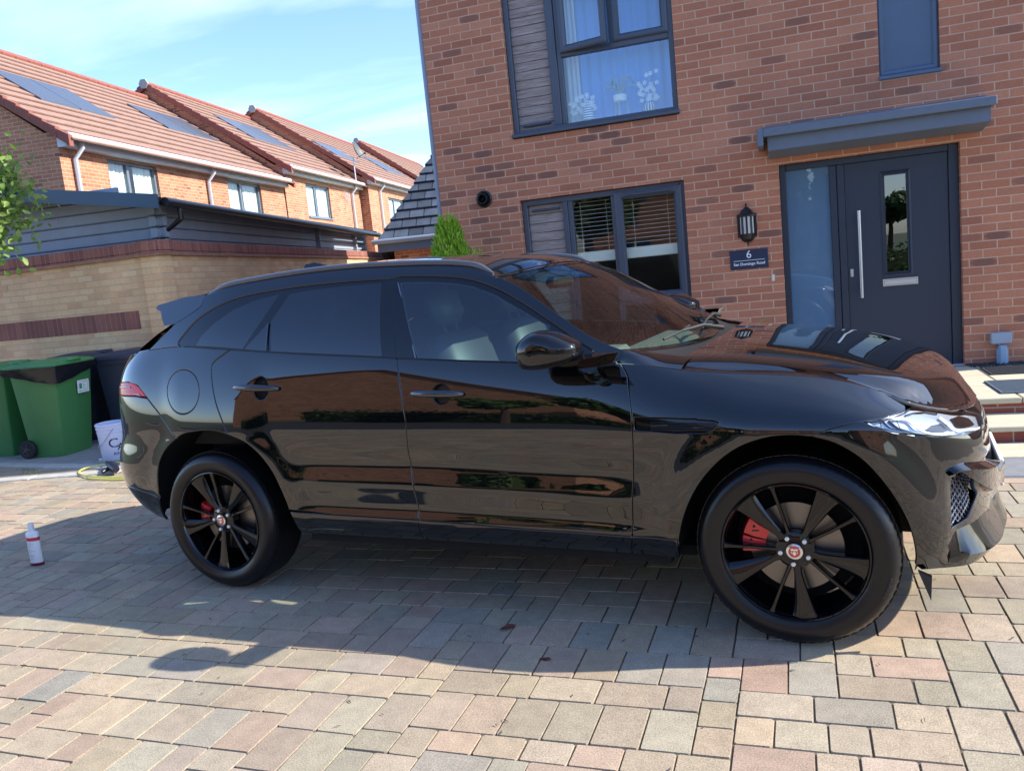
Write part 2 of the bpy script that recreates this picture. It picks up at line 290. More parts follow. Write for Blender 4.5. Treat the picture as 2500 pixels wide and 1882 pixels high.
# ---------------- paving
def pavers():
    """three-size block paving filled along a skyline, 40 mm module"""
    x0, x1, y0, y1 = -9.2, 5.2, -8.6, 4.6; U = .0402
    nx = int((x1 - x0) / U); ny = int((y1 - y0) / U); hs = [0] * nx; own = [-1] * nx; pid = 0; rnd = random.Random(5); vs = []; fs = []; cols = []
    pal = [(.43, .36, .26), (.44, .33, .255), (.41, .365, .265), (.43, .385, .255), (.34, .345, .265), (.41, .33, .27), (.46, .37, .25), (.28, .31, .285), (.40, .37, .27), (.46, .315, .24), (.36, .365, .27), (.43, .365, .265)]
    sizes = [(6, 4)] * 12 + [(4, 6)] * 9 + [(4, 3)] * 8 + [(3, 4)] * 9 + [(4, 4)] * 1
    ok = lambda r: r in (0, 3, 4) or r >= 6
    Rm = Matrix.Rotation(radians(6.3), 3, 'Z')
    while min(hs) < ny:
        h = min(hs); i = hs.index(h); j = i
        while j < nx and hs[j] == h: j += 1
        w_ = j - i; c = [s for s in sizes if s[0] <= w_ and ok(w_ - s[0])] or [(w_, 4)]
        # avoid long straight joints: do not level up with the left neighbour too often
        rnd.shuffle(c); best = None
        for s_ in dict.fromkeys(c):
            e = i + s_[0]; sc = rnd.random() * .8 + c.index(s_) * .02
            if i > 0 and h + s_[1] == hs[i - 1]: sc -= .8
            if e < nx and h + s_[1] == hs[e]: sc -= .8
            if 0 < e < nx and own[e - 1] != own[e] and hs[e] <= h: sc += 2.2
            if s_ == (6, 4): sc -= .3
            if s_ == (4, 6): sc -= .3
            if best is None or sc < best[0]: best = (sc, s_)
        c = [best[1]]
        pw, ph = c[0]
        for k in range(i, min(nx, i + pw)): hs[k] = h + ph; own[k] = pid
        pid += 1
        g = .0010 + rnd.random() * .0012; b = .0028
        ax, bx = x0 + i * U + g, x0 + (i + pw) * U - g; ay, by = y0 + h * U + g, y0 + (h + ph) * U - g
        zt = rnd.uniform(-.0012, .0012); tx = rnd.uniform(-.004, .004); ty = rnd.uniform(-.004, .004); mx_, my_ = (ax + bx) / 2, (ay + by) / 2
        P = []
        jit = lambda: rnd.uniform(-.0014, .0014)
        cn = rnd.uniform(.002, .007)
        ring = [(ax + cn, ay), (bx - cn, ay), (bx, ay + cn), (bx, by - cn), (bx - cn, by), (ax + cn, by), (ax, by - cn), (ax, ay + cn)]
        ring = [(x + jit(), y + jit()) for x, y in ring]
        k = len(vs)
        for x, y in ring: v = Rm @ Vector((x, y, -.012)); vs.append(tuple(v))
        for x, y in ring:
            xx = x + (b if x < mx_ else -b); yy = y + (b if y < my_ else -b); v = Rm @ Vector((xx, yy, 0)); vs.append((v.x, v.y, zt + tx * (xx - mx_) + ty * (yy - my_)))
        fs.append(tuple(range(k + 8, k + 16))); fs += [(k + q, k + (q + 1) % 8, k + 8 + (q + 1) % 8, k + 8 + q) for q in range(8)]
        c0 = rnd.choice(pal); c1 = rnd.choice(pal); br = rnd.uniform(.88, 1.12); c0 = tuple(((a * .7 + d * .3) * .68 + e * .32) * br * .75 * f_ for a, d, e, f_ in zip(c0, c1, (.49, .415, .29), (1.05, .965, .93))); cols += [c0] * 9
    me = bpy.data.meshes.new('driveway'); me.from_pydata(vs, [], fs)
    at = me.attributes.new('paver_colour', 'FLOAT_COLOR', 'FACE'); at.data.foreach_set('color', np.array([(*c, 1) for c in cols], np.float32).ravel())
    m = mat('block_paving', (.4, .33, .27), .85); t = m.node_tree; b = t.nodes['Principled BSDF']; L = t.links.new
    a = nd(t, 'ShaderNodeAttribute', attribute_name='paver_colour'); tc = nd(t, 'ShaderNodeTexCoord')
    n1 = nd(t, 'ShaderNodeTexNoise', i_Scale=190., i_Detail=4, i_Roughness=.7); L(tc.outputs['Object'], n1.inputs['Vector'])
    n2 = nd(t, 'ShaderNodeTexNoise', i_Scale=2.2, i_Detail=6, i_Roughness=.65); L(tc.outputs['Object'], n2.inputs['Vector'])
    n3 = nd(t, 'ShaderNodeTexNoise', i_Scale=16., i_Detail=4); L(tc.outputs['Object'], n3.inputs['Vector'])
    f = M_(t, 'ADD', M_(t, 'MULTIPLY', M_(t, 'SUBTRACT', n1.outputs[0], .5), 2.3), M_(t, 'ADD', M_(t, 'MULTIPLY', M_(t, 'SUBTRACT', n2.outputs[0], .5), .55), M_(t, 'MULTIPLY', M_(t, 'SUBTRACT', n3.outputs[0], .5), .5)))
    v = nd(t, 'ShaderNodeVectorMath', operation='SCALE'); L(a.outputs['Color'], v.inputs[0]); L(M_(t, 'ADD', f, 1.), v.inputs['Scale'])
    # damp / oily patches where the car was washed
    g = nd(t, 'ShaderNodeTexNoise', i_Scale=.75, i_Detail=7, i_Roughness=.6); L(tc.outputs['Object'], g.inputs['Vector'])
    st = nd(t, 'ShaderNodeMapRange', interpolation_type='SMOOTHSTEP'); st.inputs['From Min'].default_value = .60; st.inputs['From Max'].default_value = .70; st.inputs['To Max'].default_value = .35; L(g.outputs[0], st.inputs[0])
    mm = nd(t, 'ShaderNodeMix', data_type='RGBA'); mm.inputs[7].default_value = (.11, .10, .095, 1); L(st.outputs[0], mm.inputs[0]); L(v.outputs[0], mm.inputs[6]); L(mm.outputs[2], b.inputs['Base Color'])
    bp = nd(t, 'ShaderNodeBump', i_Strength=.7, i_Distance=.0015); L(n1.outputs[0], bp.inputs['Height']); L(bp.outputs[0], b.inputs['Normal'])
    me.materials.append(m); return link(bpy.data.objects.new('driveway', me))
tag(pavers(), kind='structure')
gm = mat('joint_sand', (.12, .10, .072), .95, noise=.5, nscale=60)
MB().add([(-14, -10, -.0055), (9, -10, -.0055), (9, 8, -.0055), (-14, 8, -.0055)], [(0, 1, 2, 3)]).build('paving_bed', gm, kind='structure')
gg = mat('far_ground', (.10, .115, .06), .95, noise=.35, nscale=.6)
MB().add([(-400, -400, -.03), (400, -400, -.03), (400, 400, -.03), (-400, 400, -.03)], [(0, 1, 2, 3)]).build('ground', gg, kind='structure')
# concrete apron where the bins stand, with its edging kerb
m_conc = mat('concrete', (.30, .29, .27), .9, noise=.22, nscale=7, bump=.5, bscale=90)
m_conc2 = mat('pale_kerb', (.42, .41, .38), .9, noise=.16, nscale=14, bump=.4, bscale=80)
ap = MB(); ap.add([(-12, 1.42, .012), (-5.15, 1.40, .012), (-4.0, 6.5, .012), (-10, 14, .012), (-12, 14, .012)], [(0, 1, 2, 3, 4)]); ap.build('bin_apron', m_conc, kind='structure')
kb = MB()
x = -11.
while x < -4.9: kb.box(x, x + .905, 1.27, 1.395, -.02, .018, bev=.006); x += .915
x = 0.
Tk = TR((-9.2, -.30, 0), radians(19.5))
while x < 4.6: kb.box(x, x + .905, -.07, .07, -.02, .014, T=Tk, bev=.006); x += .915
kb.build('edging_kerb', m_conc2, kind='structure')
# ---------------- entrance steps (own frame of the house front)
m_slab = mat('cream_paving_slab', (.52, .46, .33), .85, noise=.14, nscale=9, bump=.4, bscale=120)
m_rbrick = brick('riser_brick', [(.30, .075, .05), (.36, .10, .065), (.27, .07, .055)], (.42, .33, .26), bh=.08, axes='auto')
stp = empty('entrance_steps', HW(0, 0, 0), HY, label='two brick and cream stone steps up to the front door', cat='steps')
b = MB(); b.box(.35, 3.6, -1.62, -.02, -.02, .195); b.box(.35, 3.6, -2.06, -1.62, -.02, .085); b.build('riser', m_rbrick, stp)
b = MB()
for i in range(8):
    for j in range(3):
        y0 = -1.66 + j * .54; b.box(.33 + i * .415, .33 + i * .415 + .408, y0, y0 + .533 if j < 2 else -.03, .195, .238, bev=.006)
b.build('platform_slab', m_slab, stp)
b = MB()
for i in range(6): b.box(.33 + i * .55, .33 + i * .55 + .542, -2.10, -1.625, .085, .122, bev=.006)
b.build('tread_slab', m_slab, stp)
b = MB()
for i in range(7): b.box(.0 + i * .52, .0 + i * .52 + .51, -2.50, -2.11, -.02, .012, bev=.005)
o = b.build('paving_slabs', m_slab, kind='structure'); o.matrix_world = HM
b = MB(); b.box(-.3, 4.2, -2.95, -2.51, -.02, .010, bev=.012)
o = b.build('drain_channel', mat('dark_concrete', (.20, .205, .215), .8, noise=.15, nscale=12), kind='structure'); o.matrix_world = HM
mm_ = mat('rubber_mat', (.03, .032, .038), .8, bump=.8, bscale=160)
for nm, lab, (u0, u1, y0, y1) in (('door_mat', 'black rubber door mat by the house wall', (2.42, 3.1, -.62, -.22)), ('door_mat', 'grey ribbed door mat near the platform edge', (2.30, 2.98, -1.5, -.95))):
    b = MB(); b.box(0, u1 - u0, 0, y1 - y0, 0, .012, bev=.004)
    for i in range(int((y1 - y0) / .03)): b.box(.02, u1 - u0 - .02, .01 + i * .03, .022 + i * .03, .012, .0155)
    b.build(nm, mm_ if 'black' in lab else mat('grey_mat', (.10, .13, .16), .8, noise=.2, nscale=40), label=lab, cat='door mat', group='door mats').matrix_world = HM @ Matrix.Translation((u0, y0, .239))
# gravel strip at the wall foot
b = MB(); rnd = random.Random(3)
for i in range(700):
    u = rnd.uniform(2.36, 3.5); y = -rnd.random() ** 1.3 * .16 - .005; s = rnd.uniform(.006, .014); q = TR((u, y, .243 + rnd.random() * .010), rnd.random() * 6, rnd.random() * 6)
    b.add([(s, 0, 0), (-s, 0, 0), (0, s, 0), (0, -s, 0), (0, 0, s * .8), (0, 0, -s * .8)], [(0, 2, 4), (2, 1, 4), (1, 3, 4), (3, 0, 4), (2, 0, 5), (1, 2, 5), (3, 1, 5), (0, 3, 5)], q)
o = b.build('slate_chippings', mat('slate_chip', (.035, .04, .05), .5), kind='stuff', label='dark slate chippings along the foot of the wall', cat='gravel'); o.matrix_world = HM
# ---------------- the house
house = empty('brick_house', HW(0, 0, 0), HY, label='red brick house with anthracite windows and front door', cat='house')
UL, UR, HH = -2.634, 3.55, 7.8
W1 = (-1.755, -.066, 2.835, 4.35); W2 = (-1.75, -.063, .60, 2.215); DR = (.82, 2.345, .235, 2.238); PN = (1.715, 2.207, 2.855, 4.55)
W3 = (-1.755, -.066, 5.6, 6.9); rect = lambda r: [(r[0], r[2]), (r[1], r[2]), (r[1], r[3]), (r[0], r[3])]
b = MB(); wall_slab(b, [(UL, -.05), (UR, -.05), (UR, HH), (UL, HH)], [rect(W1), rect(W2), rect(DR), rect(PN), rect(W3)], .30)
b.box(UL, UL + .3, .3, 8.3, -.05, HH); b.box(UR - .3, UR, .3, 8.3, -.05, HH); b.box(UL + .3, UR - .3, 8.0, 8.3, -.05, HH)
m_brick_auto = brick('red_brick_auto', [(.42, .155, .085), (.49, .195, .108), (.37, .135, .075), (.53, .225, .13), (.45, .165, .088)], (.60, .375, .25), dark=(.20, .09, .065), darkp=.07, uoff=2.634 + .03, axes='auto')
b.build('wall', m_brick_auto, house)
m_slate = brick('slate_tiles', [(.085, .095, .115), (.12, .13, .15), (.07, .078, .095), (.15, .16, .175)], (.012, .013, .017), bw=.25, bh=.30, mw=.012, axes=(0, 1), stain=.2)
b = MB(); p = 2.9; b.add([(UL - .15, -.3, HH - .05), (UR + .15, -.3, HH - .05), (UR + .15, 4.15, HH + p), (UL - .15, 4.15, HH + p), (UL - .15, 8.6, HH - .05), (UR + .15, 8.6, HH - .05)], [(0, 1, 2, 3), (3, 2, 5, 4), (0, 3, 4), (1, 5, 2), (0, 4, 5, 1)]); b.build('roof', m_slate, house)
# rooms behind the glass
m_room = mat('room_wall', (.30, .25, .21), .9, noise=.2, nscale=1.5)
for (u0, u1, z0, z1) in ((-2.3, .3, .3, 2.5), (-2.3, .3, 2.65, 4.9), (.6, 2.5, .2, 2.5)):
    b = MB(); b.add([(u0, .31, z0), (u1, .31, z0), (u1, .31, z1), (u0, .31, z1), (u0, 2.9, z0), (u1, 2.9, z0), (u1, 2.9, z1), (u0, 2.9, z1)], [(4, 5, 6, 7), (0, 1, 5, 4), (3, 7, 6, 2), (0, 4, 7, 3), (1, 2, 6, 5)]); b.build('interior_wall', m_room, house)
def bar(mb, u0, u1, z0, z1, y0, y1, bev=.004): mb.box(u0, u1, y0, y1, z0, z1, bev=bev)
def sash(mb, u0, u1, z0, z1, y0, w_=.075, d=.055, T=None):
    """mitred casement frame: outer rim slopes to the glass"""
    o = [(u0, z0), (u1, z0), (u1, z1), (u0, z1)]; i1 = [(u0 + .016, z0 + .016), (u1 - .016, z0 + .016), (u1 - .016, z1 - .016), (u0 + .016, z1 - .016)]
    i2 = [(u0 + w_ - .02, z0 + w_ - .02), (u1 - w_ + .02, z0 + w_ - .02), (u1 - w_ + .02, z1 - w_ + .02), (u0 + w_ - .02, z1 - w_ + .02)]
    i3 = [(u0 + w_, z0 + w_), (u1 - w_, z0 + w_), (u1 - w_, z1 - w_), (u0 + w_, z1 - w_)]
    vs = [(x, y0 + d, z) for x, z in o] + [(x, y0 + .008, z) for x, z in o] + [(x, y0, z) for x, z in i1] + [(x, y0 + .002, z) for x, z in i2] + [(x, y0 + .028, z) for x, z in i3] + [(x, y0 + d, z) for x, z in i3]
    fs = [(4 * k + i, 4 * k + (i + 1) % 4, 4 * k + 4 + (i + 1) % 4, 4 * k + 4 + i) for k in range(5) for i in range(4)]; mb.add(vs, fs, T)
def paneobj(u0, u1, z0, z1, y, parent, T=None, m=None):
    b = MB(); b.box(u0, u1, y, y + .006, z0, z1, T=T); return b.build('pane', m or m_pane, parent)
def boards(u0, u1, z0, z1, y, parent, h=.094, seed=1):
    b = MB(); r = random.Random(seed); z = z1
    while z > z0 + .01: a = max(z0, z - h); b.box(u0, u1, y + r.uniform(0, .004), y + .03, a + .0025, z - .0025, bev=.002); z -= h
    b.build('board_panel', m_wood, parent)
# upper window
win = tag(empty('window', parent=house)); Y = .045
b = MB(); u0, u1, z0, z1 = W1
bar(b, u0 + .004, u0 + .055, z0 + .045, z1, Y, .12); bar(b, u1 - .055, u1 - .004, z0 + .045, z1, Y, .12); bar(b, u0 + .055, u1 - .055, z1 - .055, z1, Y, .12)
bar(b, u0 + .055, u1 - .055, z0 + .045, z0 + .085, Y, .12)
bar(b, -1.32, -1.235, z0 + .085, z1 - .055, Y, .12); bar(b, -1.231, -1.185, z0 + .085, z1 - .055, Y + .006, .12)
bar(b, -1.185, u1 - .055, 3.565, 3.62, Y + .004, .12); bar(b, -.695, -.65, 3.62, z1 - .055, Y + .004, .12)
b.build('frame', m_frame, win)
b = MB(); b.box(u0 - .005, u1 + .015, -.035, .12, z0 + .008, z0 + .045, bev=.006); b.build('sill', m_frame, win)
boards(u0 + .055, -1.32, z0 + .085, z1 - .055, Y + .05, win, .088, 2)
b = MB(); b.box(-1.66, -1.36, Y + .018, Y + .05, z0 + .115, z0 + .145, bev=.008); b.build('trickle_vent', m_frame, win)
b = MB(); sash(b, -.653, -.118, 3.615, z1 - .05, Y - .022, .068); b.build('casement', m_frame, win)
paneobj(-.59, -.18, 3.68, z1 - .11, Y + .015, win, m=m_pane_up)
TS = Matrix.Translation((-1.19, Y - .01, 0)) @ Matrix.Rotation(radians(-13), 4, 'Z')
b = MB(); sash(b, 0, .51, 3.60, z1 - .05, -.022, .068, T=TS); b.build('open_casement', m_frame, win)
paneobj(.068, .442, 3.668, z1 - .118, .015, win, T=TS, m=m_pane_up)
paneobj(-1.185, u1 - .055, z0 + .085, 3.565, Y + .04, win, m=m_pane_up)
b = MB(); 
for k in range(60): pass
cur = MB(); n = 160
def drape(mb, u0, u1, z0, z1, y, amp, per, seed=0):
    n = int((u1 - u0) / .012); r = random.Random(seed); ph = r.random() * 6; k0 = len(mb.v)
    for i in range(n + 1):
        u = u0 + (u1 - u0) * i / n; d = y + amp * sin(u * 2 * pi / per + ph + .8 * sin(u * 5)) ; mb.v += [(u, d, z0), (u, d + .01 * sin(u * 20), z1)]
    for i in range(n): mb.f.append((k0 + 2 * i, k0 + 2 * i + 2, k0 + 2 * i + 3, k0 + 2 * i + 1)); mb.mi.append(0)
m_net = mat('net_curtain', (.16, .42, .92), .9)  # blue of the sky put into the curtain's own colour
drape(cur, -1.2, -.08, 2.85, 4.4, .30, .016, .11, 1)
o = cur.build('net_curtain', m_net, smooth=True, label='net curtain coloured blue for the reflected sky, hanging behind the upstairs window', cat='curtain'); o.matrix_world = HM
cur = MB(); drape(cur, -1.19, -1.06, 2.85, 4.4, .25, .012, .05, 3)
o = cur.build('curtain', mat('white_curtain', (.7, .74, .8), .9), smooth=True, label='white drawn-back curtain at the left edge of the upstairs window', cat='curtain'); o.matrix_world = HM
# ornaments on the upstairs window board
b = MB(); b.box(-1.2, -.08, .115, .40, 2.86, 2.895); b.build('window_board', m_white, house)
m_cer = mat('white_ceramic', (.88, .89, .9), .3); m_flow = mat('white_petal', (.93, .94, .95), .6)
def vase_at(u, prof, name, lab, cat_, stripes=None):
    o = MB().lathe(prof, 24).build(name, m_cer, smooth=40, label=lab, cat=cat_); o.matrix_world = HM @ Matrix.Translation((u, .17, 2.896)); return o
def striped(o, horiz, c2, a):
    m = mat(o.name + '_stripes', (.8, .8, .8), .3); m = m.copy() if False else m; t = m.node_tree; bs = t.nodes['Principled BSDF']; tc = nd(t, 'ShaderNodeTexCoord'); s = nd(t, 'ShaderNodeSeparateXYZ'); t.links.new(tc.outputs['Object'], s.inputs[0])
    if horiz: v = M_(t, 'FRACT', M_(t, 'MULTIPLY', s.outputs[2], a))
    else: v = M_(t, 'FRACT', M_(t, 'MULTIPLY', M_(t, 'ARCTAN2', s.outputs[1], s.outputs[0]), a))
    g = M_(t, 'GREATER_THAN', v, .55); mm = nd(t, 'ShaderNodeMix', data_type='RGBA'); mm.inputs[6].default_value = (.82, .84, .88, 1); mm.inputs[7].default_value = (*c2, 1); t.links.new(g, mm.inputs[0]); t.links.new(mm.outputs[2], bs.inputs['Base Color']); o.data.materials[0] = m
o = vase_at(-.985, [(.045, 0), (.062, .03), (.058, .10), (.042, .17), (.028, .20), (.024, .23)], 'striped_vase', 'tall vase with dark horizontal stripes holding white blossom', 'vase'); striped(o, True, (.10, .18, .32), 42)
o = vase_at(-.36, [(.04, 0), (.062, .03), (.066, .07), (.05, .11), (.03, .12)], 'round_vase', 'squat vase with upright stripes below white blossom, right of the window', 'vase'); striped(o, False, (.08, .12, .2), 2.2)
def blossom(u, z, n, rx, rz, seed, name, lab):
    b = MB(); rnd = random.Random(seed)
    for i in range(n):
        a = rnd.uniform(-1, 1); c = rnd.uniform(-1, 1); p = Vector((a * rx, rnd.uniform(-.03, .03), c * rz)); 
        for k in range(5): t = 2 * pi * k / 5 + a; s = .02; q = Vector((cos(t) * s, -.004, sin(t) * s)); q2 = Vector((cos(t + .9) * s * .9, 0, sin(t + .9) * s * .9)); b.add([p, p + q, p + q2 + q * .4, p + q2], [(0, 1, 2, 3)])
        if i % 4 == 0: b.tube([(0, 0, -rz), p * .6, p], .0015, 4)
    o = b.build(name, m_flow, label=lab, cat='flowers'); o.matrix_world = HM @ Matrix.Translation((u, .165, z))
blossom(-1.04, 3.10, 34, .13, .09, 4, 'blossom_stems', 'white blossom stems spreading from the tall striped vase')
blossom(-.37, 3.17, 34, .10, .13, 9, 'flower_spray', 'large white flower spray above the squat striped vase')
pl = empty('potted_plant', (0, 0, 0), label='spiky houseplant in white pot on a three-legged stand', cat='houseplant'); pl.matrix_world = HM @ Matrix.Translation((-.65, .17, 2.896))
b = MB(); b.lathe([(.055, .17), (.065, .175), (.068, .235), (.06, .24)], 20); b.build('pot', m_cer, pl, smooth=40)
for k in range(3): a = 2 * pi * k / 3 + .5; MB().tube([(cos(a) * .085, sin(a) * .085, 0), (cos(a) * .06, sin(a) * .06, .20)], .0055, 6).build('leg', mat('pale_wood', (.65, .5, .35), .5), pl)
b = MB(); rnd = random.Random(2)
for i in range(26):
    a = rnd.random() * 6.28; r = rnd.uniform(.08, .17); h = rnd.uniform(.06, .2); pts = [(0, 0, .24), (cos(a) * r * .4, sin(a) * r * .4, .24 + h), (cos(a) * r, sin(a) * r, .24 + h * .9), (cos(a) * r * 1.25, sin(a) * r * 1.25, .24 + h * .45)]; b.tube(pts, [.004, .004, .003, .001], 4)
b.build('leaves', mat('pale_leaf', (.35, .5, .5), .5), pl)
# lower window
m_pane2 = glass('kitchen_pane', (.93, .97, .96), .06, wob=.02)
win = empty('window', parent=house); u0, u1, z0, z1 = W2; Y = .05
b = MB(); bar(b, u0 + .004, u0 + .058, z0 + .04, z1 - .004, Y, .12); bar(b, u1 - .05, u1 - .004, z0 + .04, z1 - .004, Y, .12); bar(b, u0 + .058, u1 - .05, z1 - .062, z1 - .004, Y, .12); bar(b, u0 + .058, u1 - .05, z0 + .04, z0 + .08, Y, .12)
bar(b, -1.315, -1.262, z0 + .08, z1 - .062, Y, .12); bar(b, -1.258, -1.21, z0 + .08, z1 - .062, Y + .006, .12); bar(b, -.805, -.745, z0 + .08, z1 - .062, Y, .12); bar(b, -.745, u1 - .05, 1.035, 1.09, Y + .003, .12)
b.build('frame', m_frame, win)
b = MB(); b.box(u0 - .005, u1 + .01, -.03, .12, z0, z0 + .04, bev=.006); b.build('sill', m_frame, win)
boards(u0 + .058, -1.315, z0 + .08, z1 - .062, Y + .05, win, .094, 8)
b = MB(); b.box(-1.65, -1.345, Y + .018, Y + .05, 2.085, 2.11, bev=.008); b.build('trickle_vent', m_frame, win)
b = MB(); sash(b, -.765, -.098, 1.078, 2.18, Y - .024, .078); b.build('casement', m_frame, win)
b = MB(); b.box(-.66, -.19, Y - .045, Y - .022, 2.128, 2.152, bev=.007); b.build('trickle_vent', m_frame, win)
paneobj(-.692, -.170, 1.152, 2.108, Y + .012, win, m=m_pane2); paneobj(-1.21, -.805, z0 + .08, z1 - .062, Y + .04, win, m=m_pane2); paneobj(-.745, u1 - .05, z0 + .08, 1.035, Y + .04, win, m=m_pane2)
def blind(u0, u1, ztop, zbot, name, lab, y=.17):
    r = empty(name, label=lab, cat='blind', group='slatted window blinds'); r.matrix_world = HM; b = MB(); z = ztop; mb_ = mat('blind_slat', (.80, .75, .66), .5)
    while z > zbot + .03: b.box(u0, u1, -.012, .012, -.0008, .0008, T=TR((0, y, z), 0, radians(12))); z -= .042
    b.build('slats', mb_, r); b = MB(); b.box(u0, u1, y - .025, y + .025, zbot - .11, zbot, bev=.008); b.build('bottom_rail', mat('blind_rail', (.85, .82, .74), .5), r)
    for q in (.2, .8): MB().tube([(u0 + (u1 - u0) * q, y - .014, ztop), (u0 + (u1 - u0) * q, y - .014, zbot)], .0022, 4).build('cord', mb_, r)
blind(-.72, -.14, 2.13, 1.62, 'slatted_blind', 'cream slatted blind half lowered behind the right casement')
blind(-1.24, -.79, 2.13, 1.62, 'slatted_blind', 'cream slatted blind half lowered beside the boarded panel')
# front door
door = empty('front_door', parent=house); Y = .07; u0, u1, z0, z1 = DR
b = MB(); bar(b, u0, u0 + .06, z0, z1, Y, .15, .005); bar(b, u1 - .082, u1, z0, z1, Y, .15, .005); bar(b, u0 + .06, u1 - .082, z1 - .062, z1, Y, .15, .005)
bar(b, 1.262, 1.322, z0, z1 - .062, Y - .002, .15, .006); bar(b, 1.326, 1.392, z0, z1 - .062, Y + .004, .15, .006); bar(b, u0 + .06, 1.262, z0, z0 + .06, Y, .15)
b.build('frame', m_frame2, door)
b = MB(); b.box(u0, u1, .0, .16, z0 - .01, z0 + .018, bev=.004); b.build('threshold', m_steel, door)
b = MB(); DG = [(1.735, 1.14), (1.915, 1.14), (1.915, 2.025), (1.735, 2.025)]; wall_slab(b, [(1.396, z0 + .02), (2.258, z0 + .02), (2.258, 2.172), (1.396, 2.172)], [DG], .05, T=Matrix.Translation((0, Y + .022, 0))); b.build('leaf', m_frame2, door)
b = MB(); sash(b, 1.698, 1.952, 1.105, 2.064, Y + .006, .038, .02); b.build('glazing_bead', m_frame2, door)
m_dglass = glass('mirror_pane', (.25, .3, .33), .22, wob=.03)
paneobj(1.735, 1.915, 1.14, 2.025, Y + .03, door, m=m_dglass)
m_sglass = mat('frosted_pane', (.11, .19, .29), .0, ior=1.75)
b = MB(); b.box(.88, 1.262, Y + .03, Y + .036, z0 + .06, z1 - .062); b.build('sidelight', m_sglass, door)
b = MB(); b.tube([(1.499, -.015, .93), (1.499, -.015, 1.735)], .0155, 14)
for z in (1.03, 1.63): b.tube([(1.499, -.015, z), (1.499, Y + .022, z)], .010, 10)
b.build('handle', m_steel, door, smooth=40)
b = MB(); b.box(1.412, 1.442, Y + .012, Y + .022, 1.128, 1.205, bev=.004); b.lathe([(.009, 0), (.009, .006)], 12, TR((1.427, Y + .012, 1.155), 0, pi / 2)); b.build('lock', m_steel, door)
b = MB(); b.box(1.69, 1.993, Y + .008, Y + .022, 1.012, 1.083, bev=.004); b.box(1.705, 1.978, Y + .001, Y + .008, 1.026, 1.069, bev=.003); b.build('letterbox', m_steel, door)
# canopy over the door
b = MB(); yf, yb = -.35, -.001
b.add([(.735, yf, 2.342), (2.515, yf, 2.342), (2.515, yf, 2.468), (.735, yf, 2.468), (.735, yb, 2.30), (2.515, yb, 2.30), (2.515, yb, 2.50), (.735, yb, 2.50)], [(0, 1, 2, 3), (0, 4, 5, 1), (3, 2, 6, 7), (0, 3, 7, 4), (1, 5, 6, 2), (4, 7, 6, 5)])
b.box(.70, 2.55, -.405, -.001, 2.470, 2.485); b.box(.70, 2.55, -.415, -.395, 2.462, 2.535, bev=.005); b.box(.648, .70, -.415, -.001, 2.385, 2.538, bev=.005)
b.add([(.70, -.40, 2.486), (2.55, -.40, 2.486), (2.55, -.001, 2.60), (.70, -.001, 2.60)], [(0, 1, 2, 3)])
for i in range(5): b.lathe([(.006, 0), (.005, .004)], 8, TR((.8 + i * .42, -.415, 2.505), 0, pi / 2))
b.build('canopy', m_canopy, house)
# panel window and flue, corner pipe
pw = empty('window', parent=house); u0, u1, z0, z1 = PN; b = MB(); sash(b, u0 + .003, u1 - .003, z0 + .035, z1, .03, .06, .05); b.build('frame', m_panel, pw)
b = MB(); b.box(u0 + .06, u1 - .06, .055, .075, z0 + .09, z1 - .06); b.build('board_panel', m_panel, pw); b = MB(); b.box(u0 - .004, u1 + .01, -.02, .08, z0, z0 + .035, bev=.006); b.build('sill', m_panel, pw)
b = MB(); T = TR((-2.135, 0, 2.278), 0, pi / 2); b.lathe([(.088, 0), (.088, .012), (.078, .022), (.072, .024), (.062, .015), (.052, .012), (.052, .075), (.044, .075), (.044, .0)], 36, T, cap=False); b.build('flue', mat('black_plastic', (.012, .012, .014), .35), house, smooth=35)
b = MB(); b.lathe([(.044, .002), (0.001, .002)], 24, T, cap=False); b.box(-2.15, -2.12, -.06, -.004, 2.272, 2.278); b.build('flue_core', m_dark, house)
b = MB(); b.tube([(UL - .03, .05, 0), (UL - .03, .05, 7.7)], .034, 12); b.build('downpipe', mat('grey_pipe', (.25, .30, .38), .4), house, smooth=40)
# third floor window (mirrored in the bonnet and windscreen)
win = empty('window', parent=house); b = MB(); sash(b, W3[0] + .003, W3[1] - .003, W3[2], W3[3], .045, .08); b.box(-.95, -.87, .045, .1, W3[2] + .08, W3[3] - .08); b.build('frame', m_frame, win)
paneobj(W3[0] + .08, W3[1] - .08, W3[2] + .08, W3[3] - .08, .08, win)
# ---------------- things fixed to the house
m_black = mat('black_metal', (.010, .011, .014), .35)
lamp = empty('wall_lamp', HW(.505, 0, 1.72), HY, label='black half-lantern wall lamp above the house number', cat='wall lamp')
def hlathe(mb, prof, n, T=None):  # half lathe, flat against the wall
    vs = []; fs = []
    for r, z in prof:
        for j in range(n + 1): t = pi + pi * j / n; vs.append((r * cos(t), r * sin(t) * 1.0, z))
    for i in range(len(prof) - 1):
        for j in range(n): a = i * (n + 1) + j; fs.append((a, a + 1, a + n + 2, a + n + 1))
    mb.add(vs, fs, T)
b = MB(); hlathe(b, [(.0, .165), (.02, .16), (.045, .135), (.066, .10), (.078, .092), (.095, .088), (.095, .075), (.078, .072)], 6); b.lathe([(.004, .16), (.009, .172), (.007, .182), (.012, .19), (.002, .2)], 10, TR((0, -.02, 0))); b.build('cap', m_black, lamp)
b = MB(); hlathe(b, [(.082, -.088), (.078, -.10), (.062, -.14), (.035, -.165), (.0, -.175)], 6); b.lathe([(.004, -.17), (.009, -.183), (.003, -.20)], 10, TR((0, -.02, 0))); b.box(-.09, .09, -.008, 0, -.12, .1); b.build('base', m_black, lamp)
b = MB()
